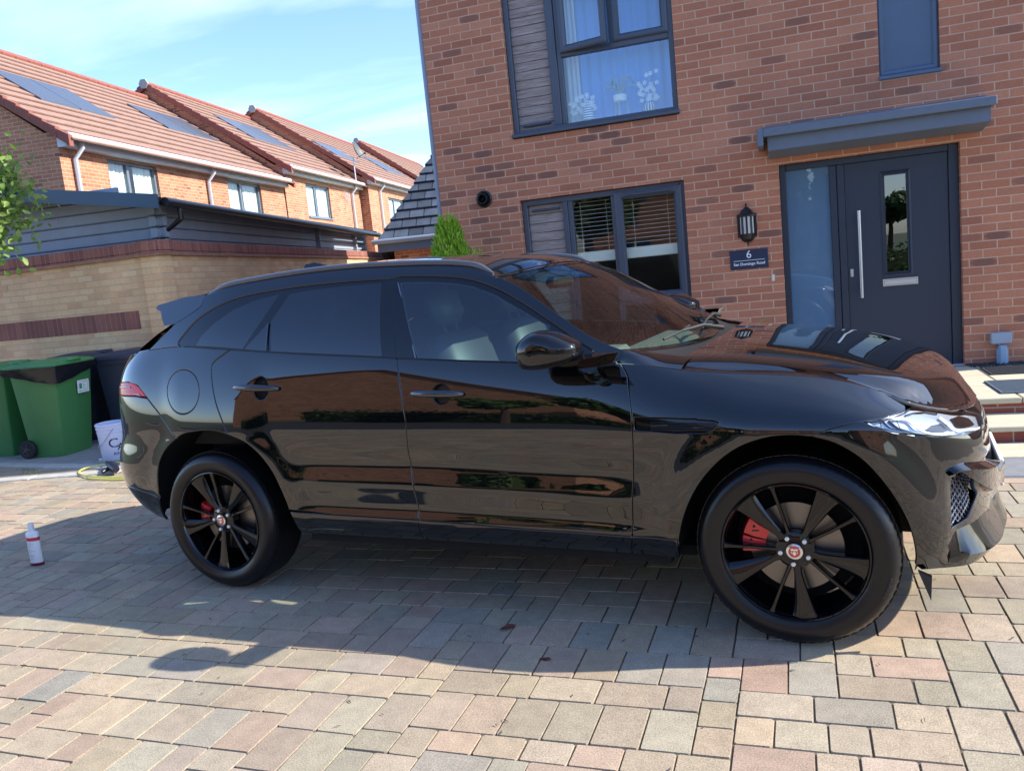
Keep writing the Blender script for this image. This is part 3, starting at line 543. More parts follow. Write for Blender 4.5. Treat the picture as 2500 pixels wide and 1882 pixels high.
for j in range(7): t = pi + pi * j / 6; b.box(-.009, .009, -.006, .006, -.09, .075, T=TR((.083 * cos(t), .083 * sin(t), 0), t + pi / 2))
b.build('bar', m_black, lamp)
b = MB(); hlathe(b, [(.078, -.088), (.078, .074)], 6); b.build('glass_panels', mat('opal_glass', (.72, .72, .66), .35), lamp)
m_sign = mat('slate_sign', (.018, .028, .065), .35); m_let = mat('white_lettering', (.80, .82, .86), .5)
sg = empty('house_sign', HW(.505, 0, 1.388), HY, label='dark house sign reading 6 San Domingo Road', cat='sign')
b = MB(); b.box(-.177, .177, -.012, 0, -.092, .092, bev=.002); b.build('plate', m_sign, sg)
text_obj('number', '6', .105, TR((0, -.0125, .012)) @ RX90, m_let, sg, .0008); text_obj('street_name', 'San Domingo Road', .0375, TR((0, -.0125, -.055)) @ RX90, m_let, sg, .0008, bold=.0006)
b = MB(); b.box(-.145, .145, -.0135, -.012, -.012, -.008); b.build('rule', m_let, sg)
bell = empty('doorbell', HW(.717, 0, 1.19), HY, label='small cream doorbell push beside the door frame', cat='doorbell')
b = MB(); b.box(-.015, .015, -.012, 0, -.032, .032, bev=.003); b.build('case', mat('cream_plastic', (.66, .62, .50), .4), bell); MB().lathe([(.008, 0), (.008, .004), (.005, .005)], 16, TR((0, -.012, -.002), 0, pi / 2)).build('button', m_white, bell)
jb = empty('junction_box', HW(2.63, 0, .475), HY, label='pale grey junction box on the brickwork near the door', cat='electrical box')
b = MB(); b.box(-.082, .082, -.065, 0, -.05, .05, bev=.008); b.build('case', mat('pale_grey_plastic', (.34, .40, .47), .45), jb); MB().tube([(-.01, -.03, -.05), (-.012, -.035, -.075), (-.004, -.03, -.1)], .003, 6).build('cable', m_white, jb)
cc = empty('cable_cover', HW(2.642, 0, .24), HY, label='light blue-grey cable cover at the foot of the wall', cat='cable cover')
b = MB(); b.box(-.045, .045, -.045, 0, 0, .14, bev=.006); b.prism([(-.034, -.002), (.034, -.002), (.034, -.055), (.02, -.075), (-.02, -.075), (-.034, -.055)], .002, .165); b.box(-.028, .028, -.062, -.002, .10, .175, bev=.01); b.build('cover', mat('pale_blue_plastic', (.30, .42, .55), .4), cc)

# ================================================================== NEIGHBOURING BUILDINGS
m_obrick = brick('orange_brick', [(.42, .165, .085), (.49, .21, .115), (.38, .145, .078), (.53, .24, .135), (.45, .175, .095)], (.56, .41, .28), axes='auto', dark=(.24, .09, .06), darkp=.08, mw=.011)
m_tile = mat('clay_pantile', (.30, .18, .135), .8, noise=.22, nscale=5, bump=.3, bscale=60); m_verge = mat('verge_tile', (.26, .085, .06), .8, noise=.2, nscale=9)
m_gut = mat('white_gutter', (.62, .66, .74), .35); m_gframe = mat('grey_window_frame', (.16, .19, .24), .4); m_solar = mat('solar_glass', (.085, .10, .125), .3, ior=1.45)
m_curt = mat('pale_curtain', (.75, .80, .82), .9, noise=.15, nscale=2.5)
TH = radians(105.5)
def TPt(x, y, z): return Vector((-12.94, 7.27, 0)) + Vector((cos(TH), sin(TH), 0)) * x + Vector((-sin(TH), cos(TH), 0)) * y + Vector((0, 0, z))
def terrace(x0, x1, y0, ez, yr, rz_, wins, pipes, panels, label, gut=True):
    h = empty('terraced_house', TPt(x0, 0, 0), TH, label=label, cat='house', group='terraced houses behind the garden wall'); W_ = x1 - x0
    b = MB(); yb = y0 + 2 * (yr - y0); holes = [[(a, c), (b_, c), (b_, d), (a, d)] for a, b_, c, d in wins]
    wall_slab(b, [(0, 0), (W_, 0), (W_, ez), (0, ez)], holes, .25, T=Matrix.Translation((0, y0, 0)))
    for xx in (0, W_ - .25):
        b.add([(xx, y0 + .25, 0), (xx, yb, 0), (xx, yb, ez), (xx, yr, rz_ - .05), (xx, y0 + .25, ez), (xx + .25, y0 + .25, 0), (xx + .25, yb, 0), (xx + .25, yb, ez), (xx + .25, yr, rz_ - .05), (xx + .25, y0 + .25, ez)], [(0, 4, 3, 2, 1), (5, 6, 7, 8, 9), (0, 5, 9, 4), (4, 9, 8, 3), (3, 8, 7, 2)])
    b.box(0, W_, yb - .25, yb, 0, ez); b.build('wall', m_obrick, h)
    b = MB(); n = 14; sl = math.hypot(yr - y0 + .35, rz_ - ez + .2); pt = math.atan2(rz_ - ez + .2, yr - y0 + .35)
    for sgn in (1, -1):
        for i in range(n):
            a0, a1 = sl * i / n, sl * (i + 1) / n
            def q(a, hh): 
                y = y0 - .35 + a * cos(pt) - hh * sin(pt); z = ez - .2 + a * sin(pt) + hh * cos(pt); return (y if sgn == 1 else 2 * yr - y), z
            P = [q(a0 - .03, .045), q(a1, .0), q(a0 - .03, .012)]
            b.add([(-.06, *P[0]), (W_ + .06, *P[0]), (W_ + .06, *P[1]), (-.06, *P[1]), (-.06, *P[2]), (W_ + .06, *P[2])], [(0, 1, 2, 3), (4, 5, 1, 0)])
    rf = b.build('roof', m_tile, h)
    for xx in (-.07, W_ + .07):
        b = MB()
        for sgn in (1, -1):
            k = 18
            for i in range(k):
                a0 = sl * i / k; a1 = sl * (i + 1) / k; y = lambda a: (y0 - .36 + a * cos(pt)) if sgn == 1 else 2 * yr - (y0 - .36 + a * cos(pt)); z = lambda a: ez - .2 + a * sin(pt)
                b.add([(xx - .06, y(a0), z(a0) - .13), (xx + .06, y(a0), z(a0) - .13), (xx + .06, y(a0), z(a0) + .085), (xx - .06, y(a0), z(a0) + .085), (xx - .055, y(a1), z(a1) - .13), (xx + .055, y(a1), z(a1) - .13), (xx + .055, y(a1), z(a1) + .05), (xx - .055, y(a1), z(a1) + .05)], [(0, 1, 2, 3), (4, 7, 6, 5), (0, 4, 5, 1), (3, 2, 6, 7), (0, 3, 7, 4), (1, 5, 6, 2)])
        b.build('verge', m_verge, rf)
    b = MB(); i = 0; x = -.05
    while x < W_: b.tube([(x, yr, rz_ + .01), (min(x + .44, W_ + .05), yr, rz_ + .02)], .10, 8); x += .45
    b.build('ridge', m_verge, rf); MB().tube([(-.16, yr, rz_ - .0), (-.08, yr, rz_ - .0)], .16, 6).build('ridge_cap', mat('grey_cap', (.33, .33, .32), .6), rf)
    b = MB(); b.box(0, W_, y0 - .18, y0 + .0, ez - .30, ez - .12); b.build('fascia', m_gut, h)
    b = MB(); b.tube([(-.02, y0 - .25, ez - .10), (W_ + .02, y0 - .25, ez - .10)], .062, 10)
    x = .4
    while x < W_: b.tube([(x, y0 - .25, ez - .10), (x + .03, y0 - .25, ez - .10)], .070, 10); x += .95
    b.build('gutter', m_gut, h, smooth=40)
    for p in pipes:
        b = MB(); b.tube([(p, y0 - .25, ez - .13), (p, y0 - .25, ez - .30), (p - .02, y0 - .07, ez - .50), (p - .02, y0 - .07, .3)], .045, 8); b.build('downpipe', m_gut, h, smooth=40)
    for a, b_, c, d in wins:
        wv = empty('window', parent=h); f = MB(); y = y0 + .06; mid = a + (b_ - a) * .42
        for (p, q_, r, s) in ((a, a + .06, c, d), (b_ - .06, b_, c, d), (a + .06, b_ - .06, d - .06, d), (a + .06, b_ - .06, c, c + .06), (mid - .04, mid + .04, c + .06, d - .06)): f.box(p, q_, y, y + .07, r, s, bev=.005)
        f.box(a - .03, b_ + .03, y0 - .04, y, c - .04, c); f.build('frame', m_gframe, wv)
        f = MB(); f.box(a + .06, b_ - .06, y + .04, y + .046, c + .06, d - .06); f.build('pane', m_pane2, wv)
        f = MB(); drape(f, a, a + (b_ - a) * .48, c, d, y + .075, .015, .13); drape(f, b_ - (b_ - a) * .44, b_, c, d, y + .075, .015, .13); f.build('curtain_pair', m_curt, wv, smooth=True)
        f = MB(); f.box(a, b_, y + .5, y + .52, c - .1, d + .1); f.build('room_back', m_room, wv)
    for (a, b_, c, d) in panels:   # a..b along, c..d distance back (plan)
        f = MB(); tn = (rz_ - ez + .2) / (yr - y0 + .35); zz = lambda yy: ez - .2 + (yy - (y0 - .35)) * tn + .07
        for (p, q_) in ((a, (a + b_) / 2 - .012), ((a + b_) / 2 + .012, b_)): f.add([(p, c, zz(c)), (q_, c, zz(c)), (q_, d, zz(d)), (p, d, zz(d)), (p, c, zz(c) - .06), (q_, c, zz(c) - .06), (q_, d, zz(d) - .06), (p, d, zz(d) - .06)], [(0, 1, 2, 3), (0, 4, 5, 1), (1, 5, 6, 2), (2, 6, 7, 3), (3, 7, 4, 0)])
        f.build('solar_panel', m_solar, rf)
    return h
terrace(0, 10.04, 0, 5.05, 4.2, 8.02, [(1.45, 3.25, 3.5, 4.70), (6.5, 8.45, 3.5, 4.72)], [.38, 5.42], [(1.6, 4.1, 1.42, 2.6), (6.9, 9.6, 1.72, 2.87)], 'nearest orange brick terraced house with gable and two solar arrays')
terrace(10.14, 17.0, 0, 5.50, 4.2, 8.47, [(1.65, 3.7, 3.95, 5.06)], [5.9], [(1.75, 5.0, 1.6, 3.0)], 'second terraced house from the left, roof stepping up behind a dark verge')
terrace(17.1, 28.9, -.35, 5.72, 4.0, 8.85, [(2.5, 4.65, 4.0, 5.08)], [1.3], [(.6, 3.3, 1.0, 2.0), (7.3, 10.3, 1.05, 2.3)], 'third terraced house from the left, its gable standing slightly forward')
terrace(29.0, 41.0, -.35, 5.95, 4.0, 9.2, [(2.5, 4.65, 4.3, 5.3)], [1.3], [], 'farthest terraced house, mostly hidden by the slate garage roof')
# satellite dish on its mast
p = TPt(16.1, -.25, 0); sdh = empty('satellite_dish', p, TH, label='round mesh satellite dish on a mast at the second terraced house', cat='satellite dish')
b = MB(); b.tube([(0, .2, 5.2), (0, 0, 5.3), (0, 0, 6.35)], .022, 8); b.build('mast', m_gut, sdh)
b = MB(); b.lathe([(.0, .0), (.15, .02), (.28, .065), (.36, .115), (.36, .12), (.28, .075), (.15, .03), (.0, .01)], 28, TR((.05, -.12, 6.55), 0, radians(70), 0), cap=False); b.build('dish', mat('dish_grey', (.10, .105, .11), .5), sdh, smooth=50)
b = MB(); b.tube([(.05, -.10, 6.3), (.05, -.45, 6.45)], .012, 6); b.box(.02, .08, -.52, -.43, 6.42, 6.50, bev=.01); b.build('receiver_arm', mat('dish_grey', (.1, .1, .1)), sdh)
ae = empty('aerial', TPt(15.3, -.12, 5.0), TH, label='small television aerial fixed under the gutter', cat='aerial')
b = MB(); b.tube([(0, 0, -.6), (0, 0, .0)], .012, 5); b.tube([(-.25, 0, -.1), (.35, 0, -.2)], .008, 5)
for i in range(7): b.tube([(-.22 + i * .09, 0, -.25 - i * .01), (-.22 + i * .09, 0, .03 - i * .01)], .005, 4)
b.build('boom', m_steel, ae)
# ---------------- grey timber outbuilding
shed = empty('timber_outbuilding', (-6.30, 3.37, 0), 0, label='grey log-board outbuilding with dark felt roof behind the wall', cat='outbuilding')
m_log = mat('blue_grey_boards', (.30, .355, .43), .6, noise=.10, nscale=4); m_felt = mat('roof_felt', (.012, .013, .016), .6, noise=.3, nscale=40); m_barge = mat('teal_bargeboard', (.055, .10, .15), .5)
dL = Vector((-.977, -.215, 0)); dR = Vector((-.3526, .9358, 0)); GW = 3.36; EZ = 2.74; AZ = 3.03
def lathwall(mb, org, d, length, nrm, z0, z1, gable=None, h=.135):
    z = z0
    while z < z1 - .01:
        zt = min(z + h, z1)
        a, e = 0, length
        if gable: 
            if z > gable[0]:
                f_ = (z - gable[0]) / (gable[1] - gable[0]); a, e = length / 2 * f_, length - length / 2 * f_
        if e - a < .1: break
        P = lambda t, zz, o: tuple(org + d * t + nrm * o + Vector((0, 0, zz)))
        vs = []; 
        for t in (a, e): vs += [P(t, z + .003, -.05), P(t, z + .003, .006), P(t, z + .014, .022), P(t, zt - .012, .022), P(t, zt - .002, .006), P(t, zt - .002, -.05)]
        mb.add(vs, [(i, i + 1, i + 7, i + 6) for i in range(5)] + [(0, 6, 11, 5)] + [(0, 1, 2, 3, 4, 5)[::-1], (6, 7, 8, 9, 10, 11)]); z = zt
nL = Vector((.215, -.977, 0)); nR = Vector((.9358, .3526, 0))
b = MB(); lathwall(b, Vector((0, 0, 0)), dL, GW, nL, .02, 3.0, gable=(EZ + .02, AZ + .05)); b.build('gable_wall', m_log, shed)
b = MB(); lathwall(b, Vector((0, 0, 0)), dR, 9.9, nR, .02, EZ); b.build('side_wall', m_log, shed)
b = MB(); P0 = dL * GW; lathwall(b, P0, dR, 9.9, -nR, .02, EZ); lathwall(b, dR * 9.9, dL, GW, -nL, .02, EZ); b.build('rear_wall', m_log, shed)
def notch(mb, org, d, nrm):   # protruding crossed board ends
    z = .02
    while z < EZ - .05:
        P = lambda a, o, zz: tuple(org + d * a + nrm * o + Vector((0, 0, zz)))
        for (a0, a1, o0, o1) in ((-.11, .0, -.05, .025),):
            vs = []
            for a in (a0, a1): vs += [P(a, o0, z + .012), P(a, o1, z + .012), P(a, o1 + .015, z + .035), P(a, o1 + .015, z + .10), P(a, o1, z + .123), P(a, o0, z + .123)]
            mb.add(vs, [(i, (i + 1) % 6, (i + 1) % 6 + 6, i + 6) for i in range(6)] + [(5, 4, 3, 2, 1, 0), (6, 7, 8, 9, 10, 11)])
        z += .135
b = MB(); notch(b, Vector((0, 0, 0)), dL, nL); notch(b, Vector((0, 0, 0)), dR, nR); b.build('log_ends', m_log, shed)
for t in (6.1, 8.75): b = MB(); notch(b, dR * t + nR * .10, nR * 1., dR); b.build('log_ends', m_log, shed)
apex = lambda t, o=0: tuple(dL * (GW / 2) + dR * t + Vector((0, 0, AZ + .02 + o)))
def rp(side, t, ov, o=0):   # eave point
    base = (Vector((0, 0, 0)) if side > 0 else dL * GW) - dL * (ov * side); sl = (AZ - EZ) / (GW / 2); return tuple(base + dR * t + Vector((0, 0, EZ + .06 - ov * sl + o)))
b = MB(); t0, t1 = -.42, 10.1
for sd_ in (1, -1): b.add([rp(sd_, t0, .28), rp(sd_, t1, .28), apex(t1), apex(t0), rp(sd_, t0, .28, -.05), rp(sd_, t1, .28, -.05), apex(t1, -.05), apex(t0, -.05)], [(0, 1, 2, 3), (4, 7, 6, 5), (0, 4, 5, 1), (0, 3, 7, 4), (1, 5, 6, 2)])
b.build('roof', m_felt, shed)
b = MB()
for sd_ in (1, -1):
    for tt in (t0 - .03,): 
        A0, A1 = Vector(rp(sd_, tt, .30, .03)), Vector(apex(tt, .03)); dn = Vector((0, 0, -.16)); th_ = dR * .028
        b.add([A0, A1, A1 + dn, A0 + dn, A0 + th_, A1 + th_, A1 + dn + th_, A0 + dn + th_], [(0, 1, 2, 3), (4, 7, 6, 5), (0, 4, 5, 1), (3, 2, 6, 7), (0, 3, 7, 4)])
Cx = Vector(apex(t0 - .06, .0)); b.add([Cx + dL * -.10 + Vector((0, 0, -.02)), Cx + Vector((0, 0, .10)), Cx + dL * .10 + Vector((0, 0, -.02)), Cx + Vector((0, 0, -.26))], [(0, 1, 2, 3)]); b.add([Cx + dR * .03 + dL * -.10 + Vector((0, 0, -.02)), Cx + dR * .03 + Vector((0, 0, .10)), Cx + dR * .03 + dL * .10 + Vector((0, 0, -.02)), Cx + dR * .03 + Vector((0, 0, -.26))], [(0, 1, 2, 3)])
b.build('bargeboard', m_barge, shed)
b = MB(); e0 = Vector(rp(1, t0 + .08, .33, -.05)); e1 = Vector(rp(1, t1, .33, -.09)); m_bpl = mat('black_plastic', (.012, .012, .014), .35)
b.tube([e0, e1], .055, 10); b.tube([e0 + dR * .35, e0 + dR * .35 + Vector((0, 0, -.17)), nR * .06 + dR * .03 + Vector((0, 0, EZ - .36)), nR * .06 + dR * .03 + Vector((0, 0, .1))], .036, 10); b.build('gutter', m_bpl, shed, smooth=40)
# ---------------- slate-roofed garage beyond
gx = Vector((.93, .36, 0)).normalized(); gy = Vector((-gx.y, gx.x, 0)); g0 = Vector((-8.98, 12.06, 0))
ga = empty('garage', g0, math.atan2(gx.y, gx.x), label='dark slate-roofed garage between the garden wall and the house', cat='garage')
def grid_slope(mb, poly_fn, rows, gauge, pt): pass
pt = radians(47); b = MB()
H0 = 2.50; depth = 8.
n = 26; gau = .30
for i in range(n):   # courses narrowing along the hip
    a0, a1 = i * gau, (i + 1) * gau; q = lambda a, hh: (a * cos(pt) - hh * sin(pt), H0 + a * sin(pt) + hh * cos(pt))
    hx = .62
    yA, zA = q(a0 - .03, .05); yB, zB = q(a1, .0); yC, zC = q(a0 - .03, .01); xl0 = yA * hx - .0; xl1 = yB * hx
    b.add([(xl0, yA, zA), (12, yA, zA), (12, yB, zB), (xl1, yB, zB), (xl0, yC, zC), (12, yC, zC)], [(0, 1, 2, 3), (4, 5, 1, 0)])
    b.add([(xl0, yA, zA), (xl1, yB, zB), (xl1 - .3, yB + 3, zB - 2), (xl0 - .3, yA + 3, zA - 2)], [(0, 1, 2, 3)])
m_slate2 = mat('slate_tile', (.055, .068, .09), .55, noise=.35, nscale=3.5); t_ = m_slate2.node_tree
def tilejoint():
    t = m_slate2.node_tree; b_ = t.nodes['Principled BSDF']; tc = nd(t, 'ShaderNodeTexCoord'); s = nd(t, 'ShaderNodeSeparateXYZ'); t.links.new(tc.outputs['Object'], s.inputs[0])
    row = M_(t, 'FLOOR', M_(t, 'DIVIDE', M_(t, 'SUBTRACT', s.outputs[2], H0 - .005), gau * sin(pt))); off = M_(t, 'MULTIPLY', M_(t, 'FLOORED_MODULO', row, 2.), .17)
    xx = M_(t, 'DIVIDE', M_(t, 'ADD', s.outputs[0], off), .34); cell = M_(t, 'FLOOR', xx); cb_ = nd(t, 'ShaderNodeCombineXYZ'); t.links.new(cell, cb_.inputs[0]); t.links.new(row, cb_.inputs[1])
    wn = nd(t, 'ShaderNodeTexWhiteNoise', noise_dimensions='2D'); t.links.new(cb_.outputs[0], wn.inputs['Vector'])
    f = M_(t, 'FRACT', xx); e = M_(t, 'MINIMUM', f, M_(t, 'SUBTRACT', 1., f)); k = M_(t, 'MULTIPLY', M_(t, 'GREATER_THAN', e, .03), M_(t, 'ADD', .6, M_(t, 'MULTIPLY', wn.outputs['Value'], .9)))
    lk = b_.inputs['Base Color'].links[0].from_socket; v = nd(t, 'ShaderNodeVectorMath', operation='SCALE'); t.links.new(lk, v.inputs[0]); t.links.new(k, v.inputs['Scale']); t.links.new(v.outputs[0], b_.inputs['Base Color'])
tilejoint(); b.build('roof', m_slate2, ga)
b = MB(); b.tube([(-.15, -.12, H0 - .06), (12, -.12, H0 - .06)], .062, 10); b.build('gutter', mat('grey_pipe', (.25, .3, .38), .4), ga, smooth=40)
b = MB(); b.box(-.05, 12, -.07, -.03, H0 - .30, H0 - .06); b.build('fascia', mat('fascia_blue', (.10, .14, .21), .5), ga)
b = MB(); b.box(.25, 1.3, .25, .5, 0, H0 - .2); b.box(2.8, 12, .25, .5, 0, H0 - .2); b.box(.25, .5, .5, 6, 0, H0 - .2); b.build('wall', m_brick_auto, ga); b = MB(); b.box(1.3, 2.8, .38, .42, 0, H0 - .2); b.build('door', m_frame2, ga)
# ---------------- yellow brick garden wall with red coping
m_ybrick = brick('yellow_brick', [(.74, .47, .235), (.80, .54, .28), (.68, .39, .205), (.82, .57, .31), (.72, .43, .22)], (.68, .47, .29), axes='auto', mw=.011, stain=.2, mvar=.25)
m_cop = brick('red_soldier', [(.27, .095, .065), (.33, .12, .085), (.22, .075, .058), (.36, .14, .10)], (.30, .20, .15), bw=.076, bh=9., mw=.009, axes='auto', soldier=True, stain=.3, mvar=.3)
gw = empty('garden_wall', (-5.855, 2.90, 0), radians(6.43), label='yellow brick garden wall with red brick coping behind the bins', cat='wall')
LR = 11.1; aR = radians(110.6) - radians(6.43)
for nm, T, x0, x1 in (('wall_left', Matrix.Identity(4), -4.6, 0.), ('wall_right', Matrix.Rotation(aR, 4, 'Z'), 0., LR)):
    b = MB(); b.box(x0, x1, 0, .215, -.05, 2.10); o = b.build('wall', m_ybrick, gw); o.matrix_local = T if nm == 'wall_right' else Matrix.Identity(4)
    if nm == 'wall_left':
        b = MB(); b.box(-4.6, -.40, -.004, .05, 1.265, 1.48); o2 = b.build('soldier_band', m_cop, gw)
        nx_ = x1 + .045
    else: nx_ = x1
    xa = x0 - (.0 if nm == 'wall_left' else .045)
    b = MB(); b.box(xa, nx_, -.028, .24, 2.10, 2.135, bev=.005); b.box(xa, nx_, -.015, .235, 2.135, 2.26, bev=.012); o = b.build('coping', m_cop, gw); o.matrix_local = T
    b = MB(); b.box(xa, nx_, -.036, .25, 2.082, 2.118, bev=.006); o = b.build('creasing_tile', mat('creasing', (.34, .18, .11), .85, noise=.3, nscale=12), gw); o.matrix_local = T
# plant pot on wall end
pp = empty('plant_pot', (-9.4, 13.6, 2.0), label='potted spiky plant beside the far end of the garden wall', cat='plant pot')
b = MB(); b.box(-.28, .28, -.28, .28, 0, .36, bev=.03); b.build('pot', mat('dark_pot', (.03, .035, .04), .5), pp); b = MB(); rnd = random.Random(4)
for i in range(24): a = rnd.random() * 6.28; r = rnd.uniform(.1, .25); b.tube([(0, 0, .34), (cos(a) * r * .6, sin(a) * r * .6, .34 + rnd.uniform(.15, .35)), (cos(a) * r, sin(a) * r, .34 + rnd.uniform(.1, .3))], [.012, .01, .002], 4)
b.build('leaves', mat('spiky_leaf', (.12, .2, .05), .6), pp)
# ---------------- wheelie bins
def bin_(loc, rz, name, colb, colh, lab, group, liner=False, sticker=False, sc=1.):
    r = empty(name, loc, rz, label=lab, cat='bin', group=group); mb_ = mat(colh + '_body', colb, .42, noise=.10, nscale=3, bump=.12, bscale=300); H = .97
    # x: front(+)..back(-) depth, y: width
    lv = [(0, .205, .215), (.10, .222, .225), (.70, .275, .262), (.90, .292, .275), (.905, .31, .292), (.97, .315, .297)]
    b = MB(); vs = []; n = 12
    def ring(hx, hy, z, shift):
        o = []; c = .035
        for (sx, sy) in ((1, 1), (-1, 1), (-1, -1), (1, -1)):
            for k in ((0, 1, 2) if sx * sy > 0 else (2, 1, 0)): t = k * pi / 4; o.append((sx * (hx - c + c * cos(t)) + shift, sy * (hy - c + c * sin(t)), z))
        return o
    rings = [ring(a, w_, z, -.0 - .03 * (1 - z)) for z, a, w_ in lv]
    for q in rings: vs += q
    fs = [(12 * i + j, 12 * i + (j + 1) % 12, 12 * i + 12 + (j + 1) % 12, 12 * i + 12 + j) for i in range(len(lv) - 1) for j in range(12)] + [tuple(range(12))[::-1]]
    b.add(vs, fs)
    b.add([(.255, -.10, .06), (.255, .10, .06), (.30, .115, .62), (.30, -.115, .62), (.20, -.12, .02), (.20, .12, .02), (.27, .135, .66), (.27, -.135, .66)], [(0, 1, 2, 3), (0, 4, 5, 1), (1, 5, 6, 2), (2, 6, 7, 3), (3, 7, 4, 0)]) if False else None
    b.build('body', mb_, r, smooth=40)
    ml = mat(colh + '_lid', tuple(min(1, c * 1.35) for c in colb), .4, noise=.15, nscale=5)
    b = MB(); vs = []; L = [(.335, .315, .965), (.335, .315, 1.0), (.30, .285, 1.022), (.12, .2, 1.045), (.0, .0, 1.05)]
    rr = [ring(a if a > .04 else .036, w_ if w_ > .04 else .036, z, .0) for a, w_, z in L]
    for q in rr: vs += q
    b.add(vs, [(12 * i + j, 12 * i + (j + 1) % 12, 12 * i + 12 + (j + 1) % 12, 12 * i + 12 + j) for i in range(len(L) - 1) for j in range(12)] + [tuple(range(48, 60)), tuple(range(12))[::-1]])
    b.box(.20, .345, -.10, .10, 1.0, 1.05, bev=.02); b.build('lid', ml, r, smooth=50)
    b = MB(); b.tube([(-.40, -.24, .965), (-.40, .24, .965)], .016, 8)
    for y in (-.2, 0, .2): b.box(-.40, -.30, y - .015, y + .015, .93, .985)
    b.build('handle', ml, r)
    for y in (-.255, .255):
        wh = MB(); T = TR((-.235, y, .102), 0, pi / 2); wh.lathe([(.07, -.025), (.098, -.025), (.102, -.018), (.102, .018), (.098, .025), (.07, .025)], 28, T); 
        w_ = wh.build('wheel', mat('bin_tyre', (.015, .016, .018), .75), r, smooth=35)
        hb = MB(); hb.lathe([(.068, -.028), (.06, -.024), (.03, -.02), (.022, -.034), (.0, -.034)], 20, T @ Matrix.Scale(1 if y > 0 else -1, 4, Vector((0, 0, 1))), cap=False)
        for k in range(5): a = k * 2 * pi / 5; hb.box(.02, .066, -.007, .007, .022, .03, T=T @ Matrix.Rotation(a, 4, 'Z') @ Matrix.Scale(-1 if y > 0 else 1, 4, Vector((0, 0, 1))))
        hb.build('hub', mat('bin_hub', (.04, .042, .048), .5), w_, smooth=40)
    b = MB(); b.tube([(-.235, -.25, .102), (-.235, .25, .102)], .012, 8); b.build('axle', m_steel, r)
    if liner:
        b = MB(); rnd = random.Random(6); N = 88; hx, hy = .335, .318; per = []
        for i in range(N):
            t = i / N * 4; k = int(t); f = t - k; c = [(1, -1), (1, 1), (-1, 1), (-1, -1)]; a = c[k]; d = c[(k + 1) % 4]; per.append(((a[0] * (1 - f) + d[0] * f) * hx, (a[1] * (1 - f) + d[1] * f) * hy))
        vs = []
        for lvl in range(6):
            for i, (x, y) in enumerate(per):
                fr = i / N * 4; dc = min(fr, 4 - fr); sag = .05 + .135 * math.exp(-(dc / .75) ** 2) + .003 * sin(i * .9)
                o = .010 + .008 * abs(sin(lvl * .9 + i * .55)) + .003 * rnd.random() - .022 * (lvl / 5) ** 2 + .02 * (1 - lvl / 5); l = math.hypot(x, y); vs.append((x * (1 + o / l), y * (1 + o / l), .985 - sag * lvl / 5))
        b.add(vs, [(N * l + i, N * l + (i + 1) % N, N * l + N + (i + 1) % N, N * l + N + i) for l in range(5) for i in range(N)]); b.build('liner_bag', mat('black_bag', (.010, .011, .014), .25, bump=.35, bscale=22), r, smooth=True)
    if sticker:
        # on the right-hand visible face (front, +x)
        T = Matrix.Translation((.2905, .10, .72)) @ Matrix.Rotation(radians(6), 4, 'Y')
        b = MB(); b.box(-.001, .003, -.085, .085, -.075, .065, T=T); st = b.build('sticker', mat('sticker_white', (.75, .78, .74), .5), r)
        b = MB(); b.box(.003, .004, -.06, -.02, -.03, .03, T=T); b.build('emblem', mat('sticker_green', (.05, .30, .14), .5), st)
        b = MB(); 
        for (y0, y1, z0, z1) in ((.0, .065, .033, .036), (.0, .065, -.036, -.033), (.0, .003, -.033, .033), (.062, .065, -.033, .033), (-.07, .07, .048, .052), (-.07, .07, -.058, -.053), (.02, .025, -.01, .015), (.025, .035, -.012, -.008)): b.box(.003, .004, y0, y1, z0, z1, T=T)
        b.build('printing', mat('print_grey', (.15, .25, .2), .5), st)
    return r
# corner (front/right) of the main bin at (-6.38,1.64); its front (+x side) faces right
ra = radians(-2)
def place(cx, cy, rz): return (cx, cy, .013)
bin_((-6.60, 1.88, .013), radians(12), 'wheelie_bin', (.055, .20, .062), 'bin_green', 'green wheelie bin with black liner and white sticker', 'wheelie bins by the wall', liner=True, sticker=True)
bin_((-7.42, 1.86, .013), radians(12), 'wheelie_bin', (.045, .19, .06), 'bin_green2', 'leftmost green wheelie bin, cut off by the picture edge', 'wheelie bins by the wall')
bin_((-6.16, 2.60, .013), radians(14), 'wheelie_bin', (.024, .032, .055), 'bin_black', 'black wheelie bin behind the car, right of the lined green bin', 'wheelie bins by the wall')
bin_((-7.05, 2.66, .013), radians(14), 'wheelie_bin', (.026, .034, .05), 'bin_black2', 'black wheelie bin tucked behind the two green bins', 'wheelie bins by the wall')
# ---------------- bucket, hose, lance, bottle
bk = empty('wash_bucket', (-5.50, 1.66, .013), radians(20), label='translucent white wash bucket with dark lettering beside the bins', cat='bucket')
m_bk = mat('bucket_plastic', (.60, .64, .80), .35); m_bk.node_tree.nodes['Principled BSDF'].inputs['Transmission Weight'].default_value = .0
b = MB(); b.lathe([(.0, .0), (.130, .0), (.134, .006), (.146, .285), (.151, .287), (.151, .297), (.147, .299), (.148, .318), (.154, .32), (.154, .332), (.149, .334), (.150, .352), (.157, .354), (.157, .37), (.150, .376), (.144, .37), (.130, .03), (0., .03)], 40); b.build('tub', m_bk, bk, smooth=35)
b = MB(); b.lathe([(.0, .17), (.138, .17)], 40, cap=False); b.build('water', mat('soapy_water', (.35, .37, .52), .1), bk)
b = MB(); b.tube([(.155 * cos(t), .155 * sin(t), .33 - .20 * sin((t - pi * .95) * 1.0) if False else .33 - .19 * math.sin((t - 2.2) / 3.14 * pi) ) for t in [2.2 + k * pi / 14 for k in range(15)]], .0035, 6); b.build('handle', mat('grey_wire', (.35, .36, .42), .4), bk)
m_ink = mat('navy_ink', (.02, .02, .09), .5)
